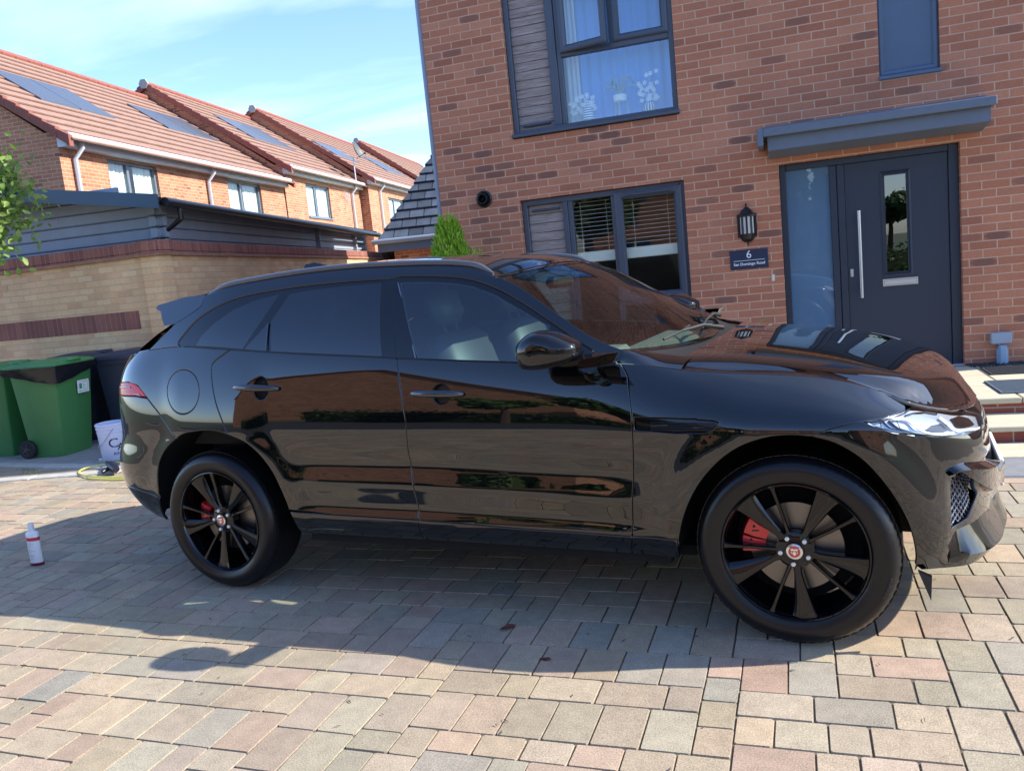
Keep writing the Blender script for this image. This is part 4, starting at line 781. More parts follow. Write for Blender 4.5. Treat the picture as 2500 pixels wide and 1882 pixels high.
def wrap_text(name, body, size, z, ang, R, parent, z_off=0, bold=0):
    o = text_obj(name, body, size, Matrix.Identity(4), m_ink, parent, .0006, bold=bold)
    for v in o.data.vertices: a = ang + v.co.x / R; zz = z + v.co.y; h = v.co.z; rr = R + h + (zz) * .041; v.co = (rr * cos(a), rr * sin(a), zz)
    return o
wrap_text('monogram', 'C', .135, .135, radians(-62), .1355, bk, bold=.001); wrap_text('monogram_letter', 'A', .095, .105, radians(-36), .1355, bk, bold=.001); wrap_text('rinse_text', 'RINSE', .042, .055, radians(-44), .1355, bk)
cv_ = []
for i in range(46): a = radians(20 + i * 7.0); cv_.append((-4.78 + .52 * cos(a) * (1.0 - .002 * i), 1.22 + .27 * sin(a), .012 + .004 * sin(i * .5)))
def g2(x, y, z=.016): return (x, y, z)
hp_ = [(-4.15, 1.35), (-4.6, 1.55), (-5.0, 1.53), (-5.3, 1.44), (-5.42, 1.25), (-5.33, 1.09), (-5.1, .985), (-4.8, .95), (-4.5, .97), (-4.1, 1.02), (-3.7, 1.0), (-3.3, .9)]
hp_s = []
for i in range(len(hp_) - 1):
    p0, p1, p2, p3 = [Vector((*hp_[min(max(k, 0), len(hp_) - 1)], .02)) for k in (i - 1, i, i + 1, i + 2)]
    for k in range(8):
        t = k / 8; hp_s.append(.5 * ((2 * p1) + (-p0 + p2) * t + (2 * p0 - 5 * p1 + 4 * p2 - p3) * t * t + (-p0 + 3 * p1 - 3 * p2 + p3) * t ** 3))
tag(MB().tube(hp_s, .0085, 8).build('garden_hose', mat('yellow_hose', (.62, .60, .12), .4), smooth=True), 'yellow hose looped on the paving behind the car', 'hose')
tag(MB().tube([(p.x + .02, p.y - .035, .011) for p in hp_s[50:]], .0085, 8).build('garden_hose', mat('yellow_hose', (.6, .6, .1), .4), smooth=True), 'second strand of yellow hose nearest the car, lying beside the loop', 'hose')
ln = empty('pressure_lance', (-5.10, 1.25, .035), math.atan2(-.42, .78), label='black pressure washer lance lying on the paving by the hose', cat='pressure washer lance')
b = MB(); b.tube([(-.42, 0, .012), (-.05, 0, .03)], .007, 8); b.build('barrel', m_steel, ln); b = MB(); b.tube([(-.45, 0, .01), (-.41, 0, .012)], .016, 10); b.build('nozzle', mat('pale_nozzle', (.5, .52, .45), .5), ln)
b = MB(); b.tube([(-.08, 0, .028), (.0, 0, .03), (.12, 0, .034)], [.022, .026, .03], 12); b.tube([(.10, 0, .034), (.22, 0, .03), (.34, 0, .02)], [.04, .048, .03], 12); b.tube([(.17, 0, .03), (.22, -.10, .0)], [.022, .018], 10); b.build('grip', mat('gun_black', (.012, .014, .03), .35), ln, smooth=50)
bo = empty('shampoo_bottle', (-3.085, -.885, 0), radians(12), label='white bottle with red label band standing on the drive', cat='bottle')
m_bot = mat('bottle_white', (.78, .80, .82), .3)
def ovl(mb, prof, n=32, sx=1., sy=.62):
    vs = []; 
    for r, z in prof:
        for j in range(n): t = 2 * pi * j / n; vs.append((r * cos(t) * sx, r * sin(t) * (sy if r > .02 else 1), z))
    mb.add(vs, [(i * n + j, i * n + (j + 1) % n, (i + 1) * n + (j + 1) % n, (i + 1) * n + j) for i in range(len(prof) - 1) for j in range(n)] + [tuple(range(n))[::-1], tuple((len(prof) - 1) * n + j for j in range(n))])
b = MB(); ovl(b, [(.040, 0), (.044, .004), (.044, .196), (.041, .208), (.022, .217), (.0175, .22), (.0175, .238)]); b.build('flask', m_bot, bo, smooth=45)
b = MB(); b.lathe([(.0, .238), (.0175, .238), (.0175, .262), (.015, .264), (0, .264)], 24, cap=False); b.build('cap', m_bot, bo, smooth=40)
b = MB(); ovl(b, [(.0447, .158), (.0447, .180)]); b.build('label_band', mat('label_red', (.55, .03, .06), .4), bo, smooth=45); b = MB(); ovl(b, [(.0447, .008), (.0447, .018)]); b.build('label_band', mat('label_purple', (.25, .01, .08), .4), bo, smooth=45)
b = MB(); rnd = random.Random(8)
for i in range(15):
    z = .148 - i * .0078
    if i in (5, 9): continue
    l = rnd.uniform(.5, 1); vs = []
    for k in range(9): t = -pi / 2 - .62 + 1.2 * l * k / 8; vs += [(.0449 * cos(t), .0449 * .62 * sin(t) - .0002, z), (.0449 * cos(t), .0449 * .62 * sin(t) - .0002, z + .0022)]
    b.add(vs, [(2 * k, 2 * k + 2, 2 * k + 3, 2 * k + 1) for k in range(8)])
MBx = MB(); ovl(MBx, [(.0450, .0), (.0455, .006), (.0450, .010)]); MBx.build('foot_shadow_band', mat('foot_shadow_purple', (.035, .0, .02), .4), bo, smooth=45)  # shadow and reflection at the bottle's foot, painted as a dark band
b.build('label_print', mat('print_soft', (.35, .38, .42), .5), bo)
lf = MB(); lf.add([(.055, 0, .004), (.02, .022, .014), (-.02, .024, .008), (-.06, .004, .012), (-.03, -.02, .016), (.02, -.018, .006), (0, .002, .003)], [(0, 1, 6), (1, 2, 6), (2, 3, 6), (3, 4, 6), (4, 5, 6), (5, 0, 6)])
m_leafb = mat('dead_leaf', (.12, .035, .022), .6)
for i, (x, y, s, lab) in enumerate(((.265, -1.05, .8, 'curled brown leaf on the paving beside the sill shadow'), (.53, -1.27, .5, 'small brown leaf scrap on the paving near the front wheel'))):
    o = lf.build('fallen_leaf', m_leafb, label=lab, cat='leaf', group='fallen leaves'); o.location = (x, y, .002); o.rotation_euler = (0, 0, 1.1 + i * 2); o.scale = (s,) * 3
b = MB(); rnd = random.Random(12)
for i in range(260):
    x, y = rnd.uniform(-4, 3.4), rnd.uniform(-2.6, 2.2); a = rnd.random() * 3.14; l = rnd.uniform(.004, .022); w_ = rnd.uniform(.0015, .003); c, s = cos(a), sin(a)
    b.add([(x - c * l, y - s * l, .003), (x + s * w_, y - c * w_, .005), (x + c * l, y + s * l, .004), (x - s * w_, y + c * w_, .006)], [(0, 1, 2, 3)])
b.build('twig_litter', mat('litter', (.06, .04, .028), .8), kind='stuff', label='scattered tiny twigs and seeds on the paving', cat='litter')
b = MB(); rnd = random.Random(15)
for i in range(420):
    cx, cy = rnd.choice([(-5.95, 1.06), (-6.55, .95), (-6.25, 1.18), (-7.0, 1.6), (-6.4, .72)]); x, y = cx + rnd.gauss(0, .10), cy + rnd.gauss(0, .03); a = rnd.random() * 6.28; h = rnd.uniform(.008, .03)
    b.add([(x, y, .0), (x + .004 * cos(a), y + .004 * sin(a), 0), (x + .012 * sin(a), y + .012 * cos(a), h)], [(0, 1, 2)])
b.build('joint_weeds', mat('moss_green', (.13, .17, .06), .8), kind='stuff', label='moss and weeds growing in the paving joints near the bins', cat='weeds')
# ---------------- plants in view
def HWv(u, y, z): return Vector(HW(u, y, z))
bush = empty('conifer_bush', HW(-2.36, -.55, .0), label='bright lime green dwarf conifer in a pot at the house corner', cat='shrub')
b = MB(); rnd = np.random.RandomState(4)
for i in range(5200):
    h = rnd.rand() ** .8; z = .45 + 1.60 * h; R = .30 * (1 - ((h - .25) / .85) ** 2 if h > .25 else .72 + 1.1 * h); a = rnd.rand() * 6.28; r = max(.01, R) * (.72 + .33 * rnd.rand()); z += .03 * rnd.randn()
    p = np.array([r * cos(a), r * sin(a), z]); d = np.array([cos(a) * .5, sin(a) * .5, 1.2]) + rnd.normal(size=3) * .3; d /= np.linalg.norm(d); s = np.cross(d, rnd.normal(size=3)); s /= np.linalg.norm(s); L_ = rnd.uniform(.03, .075)
    b.add([p - s * .006, p + d * L_ * .6 - s * .009, p + d * L_, p + d * L_ * .6 + s * .009, p + s * .006], [(0, 1, 2, 3, 4)])
b.build('foliage', leafmat('lime_leaf', (.30, .52, .04), (.50, .68, .08), (.22, .42, .03)), bush)
b = MB(); b.lathe([(.16, 0), (.21, .40), (.225, .40), (.225, .44), (.19, .44)], 24); b.build('pot', mat('dark_pot', (.03, .035, .04), .5), bush, smooth=40); MB().tube([(0, 0, .4), (0, 0, 1.6)], .03, 8).build('stem', mat('bark', (.09, .06, .04), .9), bush)
b2_ = empty('conifer_seedling', HW(-2.08, -.5, .0), label='small thin green conifer sprig right of the lime conifer', cat='shrub')
b = MB(); rnd = np.random.RandomState(9)
for i in range(500):
    h = rnd.rand(); p = np.array([.09 * rnd.randn() * (1 - h * .7), .06 * rnd.randn(), .9 + .82 * h]); d = np.array([p[0] * 2, p[1] * 2, 1.]) + rnd.normal(size=3) * .25; d /= np.linalg.norm(d); s = np.cross(d, rnd.normal(size=3)); s /= np.linalg.norm(s); L_ = rnd.uniform(.04, .08)
    b.add([p - s * .005, p + d * L_ * .6 - s * .007, p + d * L_, p + s * .005], [(0, 1, 2, 3)])
b.build('foliage', leafmat('lime_leaf', (.3, .52, .04), (.5, .68, .08)), b2_); MB().tube([(0, 0, 0), (0, 0, 1.5)], .008, 5).build('stem', mat('bark', (.09, .06, .04), .9), b2_)
vp = empty('variegated_plant', HW(.50, -.42, .0), label='yellow-green variegated leaves peeping over the bonnet', cat='plant'); b = MB(); rnd = random.Random(5)
for i in range(16):
    a = rnd.random() * 6.28; r = rnd.uniform(.03, .10); z = rnd.uniform(.62, .83); c, s = cos(a), sin(a); P = Vector((c * r, s * r, z)); d = Vector((c, s, .35)).normalized(); q = Vector((-s, c, 0)); L_ = .085
    b.add([P, P + d * L_ * .5 + q * .022, P + d * L_, P + d * L_ * .5 - q * .022, P + d * L_ * .5 - Vector((0, 0, .006))], [(0, 1, 4), (1, 2, 4), (2, 3, 4), (3, 0, 4)])
b.build('leaves', leafmat('varieg', (.55, .55, .10), (.30, .42, .08)), vp); b = MB()
for k in range(5): b.tube([(0, 0, .3), (.04 * cos(k * 1.3), .04 * sin(k * 1.3), .66)], .004, 5)
b.lathe([(.09, 0), (.13, .3), (.14, .3)], 20); b.build('stem', mat('dark_pot', (.03, .03, .04)), vp)
# tree whose branch hangs in from the left
tr = empty('small_tree', (-7.12, 1.05, .28), label='small broadleaf tree whose leafy branch hangs in from the left edge', cat='tree')
b = MB(); b.tube([(0, 0, -.28), (.05, .02, 1.2), (.0, .05, 2.2), (.1, .1, 3.4)], [.09, .075, .06, .03], 10); 
rt = random.Random(21); brs = []
for i in range(15):
    a = -.1 + rt.uniform(-1.2, 1.2); z = rt.uniform(1.75, 2.55); L_ = rt.uniform(.7, 1.05); e = Vector((.03 + L_ * cos(a), .05 + L_ * sin(a), z + rt.uniform(.1, .5))); m_ = Vector((.03 + L_ * .5 * cos(a), .05 + L_ * .5 * sin(a), z + .3)); b.tube([(.02, .05, z), m_, e], [.022, .014, .005], 5); brs.append((m_, e))
tip = Vector((1.52, -.18, 2.42)); b.tube([(.05, .05, 2.1), (.8, -.05, 2.55), (1.2, -.12, 2.52), tip], [.025, .016, .010, .003], 6); b.build('trunk', mat('bark', (.09, .06, .04), .9), tr)
b = MB(); rnd = np.random.RandomState(33)
def leaf(p, s, d):
    d = d / np.linalg.norm(d); q = np.cross(d, rnd.normal(size=3)); q /= np.linalg.norm(q); nn = np.cross(d, q)
    b.add([p, p + d * s * .35 + q * s * .30 + nn * s * .06, p + d * s * .75 + q * s * .22, p + d * s, p + d * s * .75 - q * s * .22, p + d * s * .35 - q * s * .30 + nn * s * .06], [(0, 1, 2, 3), (0, 3, 4, 5)])
for m_, e in brs:
    for i in range(330): t = rnd.rand() ** .6; p = np.array(m_) * (1 - t) + np.array(e) * t + rnd.normal(size=3) * .14; leaf(p, rnd.uniform(.05, .10), rnd.normal(size=3) + np.array([0, 0, -.3]))
for i in range(520): t = rnd.rand(); p = np.array([.3 + 1.0 * t, .02 - .16 * t, 2.35 + .25 * sin(t * 3)]) + rnd.normal(size=3) * np.array([.10, .12, .17]) * (1.25 - .65 * t); leaf(p, rnd.uniform(.05, .10), rnd.normal(size=3) + np.array([.2, 0, -.3]))
for (x, z) in ((1.32, 2.30), (1.40, 2.36), (1.48, 2.40), (1.54, 2.43), (1.30, 2.45), (1.42, 2.28)):
    for k in range(4): leaf(np.array([x, -.15, z]) + rnd.normal(size=3) * .03, .085, rnd.normal(size=3) + np.array([.4, 0, 0]))
b.build('crown', leafmat('broad_leaf', (.14, .25, .05), (.34, .42, .11), (.22, .34, .07)), tr)
# ================================================================== THE STREET BEHIND THE CAMERA (seen mirrored in the paint and glass)
m_asph = mat('asphalt', (.050, .050, .052), .9, noise=.3, nscale=60)
b = MB(); n = 40; vs = []; fs = []
arc = [(-14 + 26 * i / n, -5.9 - .0 * i + -.035 * ((-14 + 26 * i / n) + 2) ** 2 * .35) for i in range(n + 1)]
b.add([(x, y, .004) for x, y in arc] + [(x, y - 5.2, .004) for x, y in arc], [(i, i + 1, n + 2 + i, n + 1 + i) for i in range(n)]); b.build('road', m_asph, kind='structure')
b = MB()
for i in range(n): (x0, y0), (x1, y1) = arc[i], arc[i + 1]; b.add([(x0, y0, -.02), (x1, y1, -.02), (x1, y1, .03), (x0, y0, .03), (x0, y0 - .14, -.02), (x1, y1 - .14, -.02), (x1, y1 - .14, .03), (x0, y0 - .14, .03)], [(0, 1, 2, 3), (3, 2, 6, 7), (7, 6, 5, 4)])
b.build('road_kerb', m_conc2, kind='structure')
m_hedge = leafmat('hedge_leaf', (.035, .085, .022), (.075, .14, .035)); m_trunk = mat('bark', (.09, .06, .04), .9)
def hedge(x0, x1, y, h, lab, seed):
    b = MB(); leafcloud(b, [(x, y, h * .5, .55, .55, h * .55) for x in np.arange(x0, x1, .45)], int((x1 - x0) * 420), .085, seed); r = empty('hedge', label=lab, cat='hedge', group='hedges across the street'); b.build('foliage', m_hedge, r)
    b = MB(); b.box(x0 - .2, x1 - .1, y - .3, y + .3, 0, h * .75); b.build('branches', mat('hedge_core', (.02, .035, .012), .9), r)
hedge(-9.5, -1.2, -11.9, 1.5, 'dark green hedge across the street, mirrored in the rear door', 5)
hedge(2.8, 9.5, -13.4, 1.2, 'low hedge across the street, mirrored in the front wing', 6)
def simple_house(x0, x1, y, ez, rz_, lab, gable=False):
    h = empty('brick_house', (x0, y, 0), label=lab, cat='house', group='houses across the street'); W_ = x1 - x0; D = 8
    b = MB(); hs = []
    if not gable:
        for fl in (.9, 3.5):
            for u in np.arange(1.2, W_ - 1.5, 3.0): hs.append((u, u + 1.3, fl, fl + 1.3))
    if gable: outer = [(0, 0), (W_, 0), (W_, ez), (W_ / 2, rz_), (0, ez)]
    else: outer = [(0, 0), (W_, 0), (W_, ez), (0, ez)]
    wall_slab(b, outer, [[(a, c), (b_, c), (b_, d), (a, d)] for a, b_, c, d in hs], .3, T=TR((W_, 0, 0), pi)); 
    b.box(0, .3, -D, -.3, 0, ez); b.box(W_ - .3, W_, -D, -.3, 0, ez); b.box(.3, W_ - .3, -D, -D + .3, 0, ez); b.build('wall', m_obrick, h)
    b = MB()
    if gable: b.add([(-.2, .2, ez - .12), (-.2, -D, ez - .12), (W_ / 2, -D, rz_ + .08), (W_ / 2, .2, rz_ + .08), (W_ + .2, .2, ez - .12), (W_ + .2, -D, ez - .12)], [(0, 1, 2, 3), (3, 2, 5, 4)]); b.add([(-.2, .2, ez - .3), (W_ / 2, .2, rz_ - .1), (W_ / 2, .2, rz_ + .08), (-.2, .2, ez - .12), (W_ + .2, .2, ez - .3), (W_ + .2, .2, ez - .12)], [(0, 1, 2, 3), (1, 4, 5, 2)])
    else: b.add([(-.2, .35, ez - .1), (W_ + .2, .35, ez - .1), (W_ + .2, -D / 2, rz_), (-.2, -D / 2, rz_), (W_ + .2, -D - .3, ez - .1), (-.2, -D - .3, ez - .1)], [(0, 1, 2, 3), (3, 2, 4, 5), (0, 3, 5), (1, 4, 2)])
    b.build('roof', m_tile, h)
    for a, b_, c, d in hs:
        wv = empty('window', parent=h); f = MB(); T = TR((W_, 0, 0), pi); sash(f, a, b_, c, d, .05, .07, T=T); f.box((a + b_) / 2 - .04, (a + b_) / 2 + .04, .055, .1, c + .06, d - .06, T=T); f.build('frame', m_white, wv); f = MB(); f.box(a + .07, b_ - .07, .09, .096, c + .07, d - .07, T=T); f.build('pane', mat('dark_pane', (.03, .04, .05), .02, ior=1.6), wv)
simple_house(-15.5, -4.6, -15.0, 5.0, 8.4, 'brick house gable across the street, mirrored in the rear window', gable=True)
simple_house(-3.4, 3.4, -19.5, 4.4, 6.6, 'wide brick house across the street, mirrored in the front door')
simple_house(15.0, 26.0, -22.0, 4.8, 7.2, 'brick house far across the street, mirrored in the bonnet edge')
simple_house(5.9, 14.5, 18.0, 7.6, 9.8, 'unseen brick house added beyond the right end to fill the bonnet reflection')  # added out of view so the bonnet mirrors brick instead of bright sky
def btree(x, y, h, R, lab, seed, m, kind='round', group='trees across the street'):
    r = empty('conifer_tree' if kind == 'fir' else 'street_tree', (x, y, 0), label=lab, cat='tree', group=group)
    b = MB(); b.tube([(0, 0, 0), (.1, 0, h * .4), (0, 0, h * .8)], [R * .09 + .04, R * .06 + .03, .03], 8); b.build('trunk', m_trunk, r); b = MB(); rn = np.random.RandomState(seed)
    if kind == 'fir': leafcloud(b, [(0, 0, h * t, R * (1.02 - t) + .15, R * (1.02 - t) + .15, h * .05) for t in np.linspace(.15, .98, 16)], 3800, .38, seed, up=-.2, shell=.2)
    else: leafcloud(b, [(rn.uniform(-.6, .6) * R, rn.uniform(-.6, .6) * R, h * .66 + rn.uniform(-.35, .35) * R, R * rn.uniform(.35, .6), R * rn.uniform(.35, .6), R * rn.uniform(.25, .45)) for _ in range(12)], 3200, .16 + R * .05, seed, shell=.4)
    b.build('crown', m, r)
m_fir = leafmat('fir_leaf', (.022, .05, .02), (.045, .085, .03))
btree(-4.4, -10.6, 3.5, .95, 'slim young tree across the street, mirrored in the front door', 3, leafmat('tree_leaf', (.06, .12, .03), (.12, .2, .05)))
btree(6.1, -30, 5.8, .95, 'shorter dark fir across the street, mirrored in the left of the sidelight', 7, m_fir, 'fir'); btree(7.45, -30.5, 6.4, .85, 'taller dark fir across the street, mirrored in the right of the sidelight', 8, m_fir, 'fir')
hedge(3.6, 9.6, -32.0, 3.0, 'tall far hedge behind the two dark firs', 11)
for i, x in enumerate((10.2, 12.0, 13.9, 15.8)): btree(x, -36 - (i % 2), (3.6, 4.1, 4.4, 4.0)[i], 1.5, ['leftmost bushy tree of the far row, mirrored in the door glass', 'second bushy tree of the far row from the left', 'third and tallest bushy tree of the far row', 'rightmost bushy tree of the far row'][i], 20 + i, leafmat('tree_leaf2', (.05, .10, .03), (.10, .17, .05)))
btree(-2.7, -12.8, 5.2, 1.7, 'leafy tree across the street, mirrored in the kitchen window', 31, leafmat('tree_leaf', (.06, .12, .03), (.12, .2, .05)))

# ---- outlines of the body panels on the body surface
T_ = {
 'rgap': [(-1.3172, 0.9561), (-1.357, 0.9245), (-1.3627, 0.886), (-1.3445, 0.8131), (-1.3161, 0.7421), (-1.2826, 0.6793), (-1.2489, 0.6136)],
 'bgap': [(-0.2415, 0.9886), (-0.2293, 0.9232), (-0.211, 0.7924), (-0.197, 0.6582), (-0.205, 0.4909), (-0.1995, 0.3771), (-0.1902, 0.2866), (-0.1945, 0.1563)],
 'fgap': [(0.8245, 0.9448), (0.8413, 0.8516), (0.8556, 0.7152), (0.8545, 0.5609), (0.8408, 0.372), (0.8234, 0.1804)],
 'seam': [(-0.9262, 0.1493), (-0.6758, 0.142), (-0.4325, 0.1379), (-0.1914, 0.1329), (-0.0381, 0.1337), (0.3479, 0.1143), (0.6168, 0.1126), (0.8176, 0.1076), (1.0051, 0.1053)],
 'rarch': [(-1.9024, 0.0468), (-1.8681, 0.1906), (-1.8419, 0.3617), (-1.8042, 0.446), (-1.7234, 0.5313), (-1.6032, 0.6004), (-1.4854, 0.621), (-1.3624, 0.6274), (-1.2499, 0.6087), (-1.1462, 0.567), (-1.0647, 0.4915), (-1.0024, 0.3911), (-0.9664, 0.2909), (-0.9441, 0.2019), (-0.9364, 0.1538)],
 'farch': [(1.8716, 0), (1.8634, 0.0888), (1.8379, 0.2132), (1.7975, 0.3208), (1.7448, 0.4154), (1.6795, 0.4998), (1.6002, 0.5631), (1.5185, 0.5916), (1.4482, 0.5997), (1.368, 0.5886), (1.2687, 0.5473), (1.1792, 0.4712), (1.1006, 0.3638), (1.0426, 0.2341), (1.0097, 0.0984), (0.9998, 0.0017)],
 'rseam': [(-1.6315, 0.5885), (-1.6878, 0.6294), (-1.7783, 0.688), (-1.8672, 0.742)],
 'tail': [(-2.2677, 0.7888), (-2.0715, 0.8057), (-1.9585, 0.7932), (-1.8673, 0.7455), (-1.9685, 0.7438), (-2.1987, 0.7316)],
 'rbseam': [(-2.0956, 0.226), (-2.0046, 0.2098), (-1.8535, 0.1863)],
 'rhandle': [(-1.1873, 0.8169), (-0.9141, 0.8181), (-1.0296, 0.8191), (-1.0303, 0.8616), (-1.0303, 0.7784), (-1.0871, 0.8185), (-0.9732, 0.8171)],
 'fhandle': [(-0.1533, 0.8064), (0.1061, 0.8081), (-0.0036, 0.8094), (-0.0037, 0.8607), (-0.0051, 0.7524), (-0.0516, 0.8085), (0.0457, 0.8082)],
 'vent': [(0.8673, 0.6926), (1.1114, 0.6912), (1.113, 0.6871), (1.1738, 0.6844), (1.1988, 0.675), (1.1779, 0.6372), (1.1448, 0.6108), (1.0306, 0.6056), (0.8669, 0.6253)],
 'bseam': [(1.5187, 0.5964), (1.6027, 0.6496), (1.6945, 0.6957)],
 'headlight': [(1.7041, 0.7003), (1.7774, 0.7607), (1.8859, 0.8867), (1.9491, 0.97), (2.0367, 1), (2.1439, 1), (2.2304, 0.9719), (2.3612, 0.9516), (2.4824, 0.8895), (2.4368, 0.7693), (2.195, 0.7436), (2.0562, 0.6833), (1.9627, 0.6147), (1.8744, 0.5967), (1.7976, 0.6097), (1.7489, 0.6528)],
 'intake': [(2.0307, 0.4346), (2.0751, 0.4524), (2.1986, 0.4648), (2.2298, 0.4176), (2.2223, 0.3674), (2.168, 0.3073), (2.12, 0.2475), (2.0644, 0.2188), (2.0143, 0.2004)],
 'frameTop': [(-1.5046, 1.5506), (-1.3616, 1.575), (-1.2237, 1.5849), (-1.0528, 1.5943), (-0.8369, 1.601), (-0.5896, 1.5989), (-0.351, 1.5869), (-0.1678, 1.5748), (-0.0102, 1.5575), (0.0917, 1.5372), (0.1628, 1.5091), (0.2155, 1.4839)],
 'apil': [(0.2125, 1.4933), (0.3177, 1.4461), (0.4216, 1.3808), (0.5581, 1.2914), (0.6496, 1.2309), (0.7352, 1.1861), (0.8161, 1.1516)],
 'apilbase': [(0.82, 1.1505), (0.7784, 1.1122)],
 'spoil': [(-1.5188, 1.5463), (-1.5257, 1.4904), (-1.5803, 1.4618), (-1.7083, 1.4095)],
 'rside': [(-1.7083, 1.4095), (-1.7905, 1.3535), (-1.9059, 1.2805)],
 'dloTopR': [(-1.6264, 1.286), (-1.6496, 1.3136), (-1.5979, 1.3669), (-1.5319, 1.422), (-1.437, 1.4691), (-1.3303, 1.5037), (-1.1977, 1.5249), (-1.0014, 1.5372), (-0.8104, 1.5428), (-0.5634, 1.541), (-0.3627, 1.5345)],
 'dloTopF': [(-0.3566, 1.5446), (-0.1011, 1.5232), (0.0567, 1.4975), (0.1837, 1.4555), (0.3091, 1.3958), (0.4695, 1.2997), (0.6092, 1.2085), (0.738, 1.1277), (0.7828, 1.0967)],
 'trimTop': [(-1.5116, 1.2839), (-1.249, 1.2605), (-0.9854, 1.2371), (-0.7258, 1.2133), (-0.3309, 1.1836), (-0.2517, 1.1753), (-0.2251, 1.1728), (0.3325, 1.1338), (0.4942, 1.1185)],
 'qglass': [(-1.5122, 1.2871), (-1.475, 1.3402), (-1.3967, 1.3968), (-1.2836, 1.456), (-1.1572, 1.4912), (-1.0075, 1.5124), (-1.0729, 1.3994), (-1.1757, 1.2601)],
 'fixpane': [(-1.1585, 1.2563), (-1.0793, 1.3297), (-1.0315, 1.3748), (-1.0057, 1.2401)],
 'rglass': [(-0.9343, 1.5088), (-0.8007, 1.5172), (-0.5555, 1.5191), (-0.4047, 1.5171), (-0.331, 1.1845), (-0.726, 1.2152), (-0.9816, 1.2379), (-1.0113, 1.3835)],
 'fglass': [(-0.2936, 1.5107), (-0.1449, 1.5008), (-0.019, 1.485), (0.0852, 1.4636), (0.2115, 1.4157), (0.3358, 1.3491), (0.4247, 1.3011), (0.4847, 1.2694), (0.4985, 1.1198), (0.3324, 1.1346), (0.1161, 1.1502), (-0.1353, 1.1686)],
 'sail': [(0.4911, 1.2667), (0.5655, 1.2189), (0.6544, 1.1633), (0.7428, 1.1045), (0.5048, 1.1164)],
 'rfi': {'daylight_blade': [[(1.8089, 0.7622), (1.8487, 0.781), (1.8702, 0.7696), (1.8922, 0.68), (1.9165, 0.6428), (1.9517, 0.6395), (2.0123, 0.67), (2.0789, 0.717), (2.0831, 0.7407), (2.0151, 0.6945), (1.955, 0.6646), (1.9225, 0.6679), (1.9004, 0.7008), (1.881, 0.7971), (1.8544, 0.8054), (1.8125, 0.7858)], [(2.0541, 0.8915), (2.0618, 0.8331), (2.0747, 0.7681), (2.1018, 0.7407), (2.1828, 0.7625), (2.3822, 0.7731), (2.4019, 0.7923), (2.1949, 0.7869), (2.115, 0.769), (2.095, 0.7947), (2.086, 0.8605), (2.0816, 0.9208)], [(1.7156, 0.6891), (1.747, 0.6401), (1.7873, 0.6026), (1.8344, 0.5908), (1.8792, 0.59), (1.8797, 0.5978), (1.8354, 0.5986), (1.7893, 0.6152), (1.7502, 0.6535), (1.7194, 0.7013)]], 'dark_insert': [[(1.923, 0.6883), (1.9805, 0.7924), (2.06, 0.8519), (2.0845, 0.7814), (2.0278, 0.7204), (1.9558, 0.6758)], [(2.1521, 0.9112), (2.2587, 0.9475), (2.3352, 0.8994), (2.3477, 0.8205), (2.1699, 0.8006), (2.1309, 0.8044)], [(1.7945, 0.7474), (1.8219, 0.6662), (1.8881, 0.5983), (1.8919, 0.6136), (1.8275, 0.6855), (1.8022, 0.7653)], [(1.7172, 0.7041), (1.7534, 0.6643), (1.7976, 0.6291), (1.8542, 0.6029), (1.9167, 0.6079), (2.0174, 0.659), (2.1478, 0.7349), (2.1509, 0.7464), (2.0184, 0.6713), (1.9171, 0.6193), (1.855, 0.6127), (1.7993, 0.6403), (1.7556, 0.6748), (1.7197, 0.7138)], [(1.8814, 0.8485), (1.9378, 0.9143), (2.0258, 0.9688), (2.0937, 0.9616), (2.1135, 0.9847), (2.0415, 0.9922), (1.945, 0.9349), (1.8851, 0.8682)], [(1.7744, 0.7451), (1.7931, 0.6719), (1.8542, 0.6135), (1.8555, 0.6208), (1.7951, 0.6788), (1.7772, 0.7509)]]}}

# ---- car body reference surface (plan outline swept through a height profile) ----
def nspline(t, y, q):
    """natural cubic spline through (t,y) sampled at q"""
    t=np.asarray(t,float); y=np.asarray(y,float); q=np.asarray(q,float)
    n=len(t); h=np.diff(t); A=np.zeros((n,n)); b=np.zeros(n); A[0,0]=A[-1,-1]=1
    for i in range(1,n-1):
        A[i,i-1]=h[i-1]; A[i,i]=2*(h[i-1]+h[i]); A[i,i+1]=h[i]
        b[i]=6*((y[i+1]-y[i])/h[i]-(y[i]-y[i-1])/h[i-1])
    M=np.linalg.solve(A,b)
    qc=np.clip(q,t[0],t[-1]); i=np.clip(np.searchsorted(t,qc)-1,0,n-2)
    d=qc-t[i]; hh=h[i]
    r=y[i]+d*((y[i+1]-y[i])/hh-hh*(2*M[i]+M[i+1])/6)+d*d*M[i]/2+d**3*(M[i+1]-M[i])/(6*hh)
    sl0=(y[1]-y[0])/h[0]-h[0]*(M[1])/6; sl1=(y[-1]-y[-2])/h[-1]+h[-1]*M[-2]/6
    r=np.where(q<t[0],y[0]+(q-t[0])*sl0,r); r=np.where(q>t[-1],y[-1]+(q-t[-1])*sl1,r)
    return r
def gsm(a,sig,axis):
    if sig<=0: return a
    r=int(3*sig)+1; k=np.exp(-.5*(np.arange(-r,r+1)/sig)**2); k/=k.sum()
    a=np.moveaxis(a,axis,0); p=np.concatenate([2*a[:1]-a[r:0:-1],a,2*a[-1:]-a[-2:-r-2:-1]])
    o=sum(k[j]*p[j:j+len(a)] for j in range(2*r+1)); return np.moveaxis(o,0,axis)
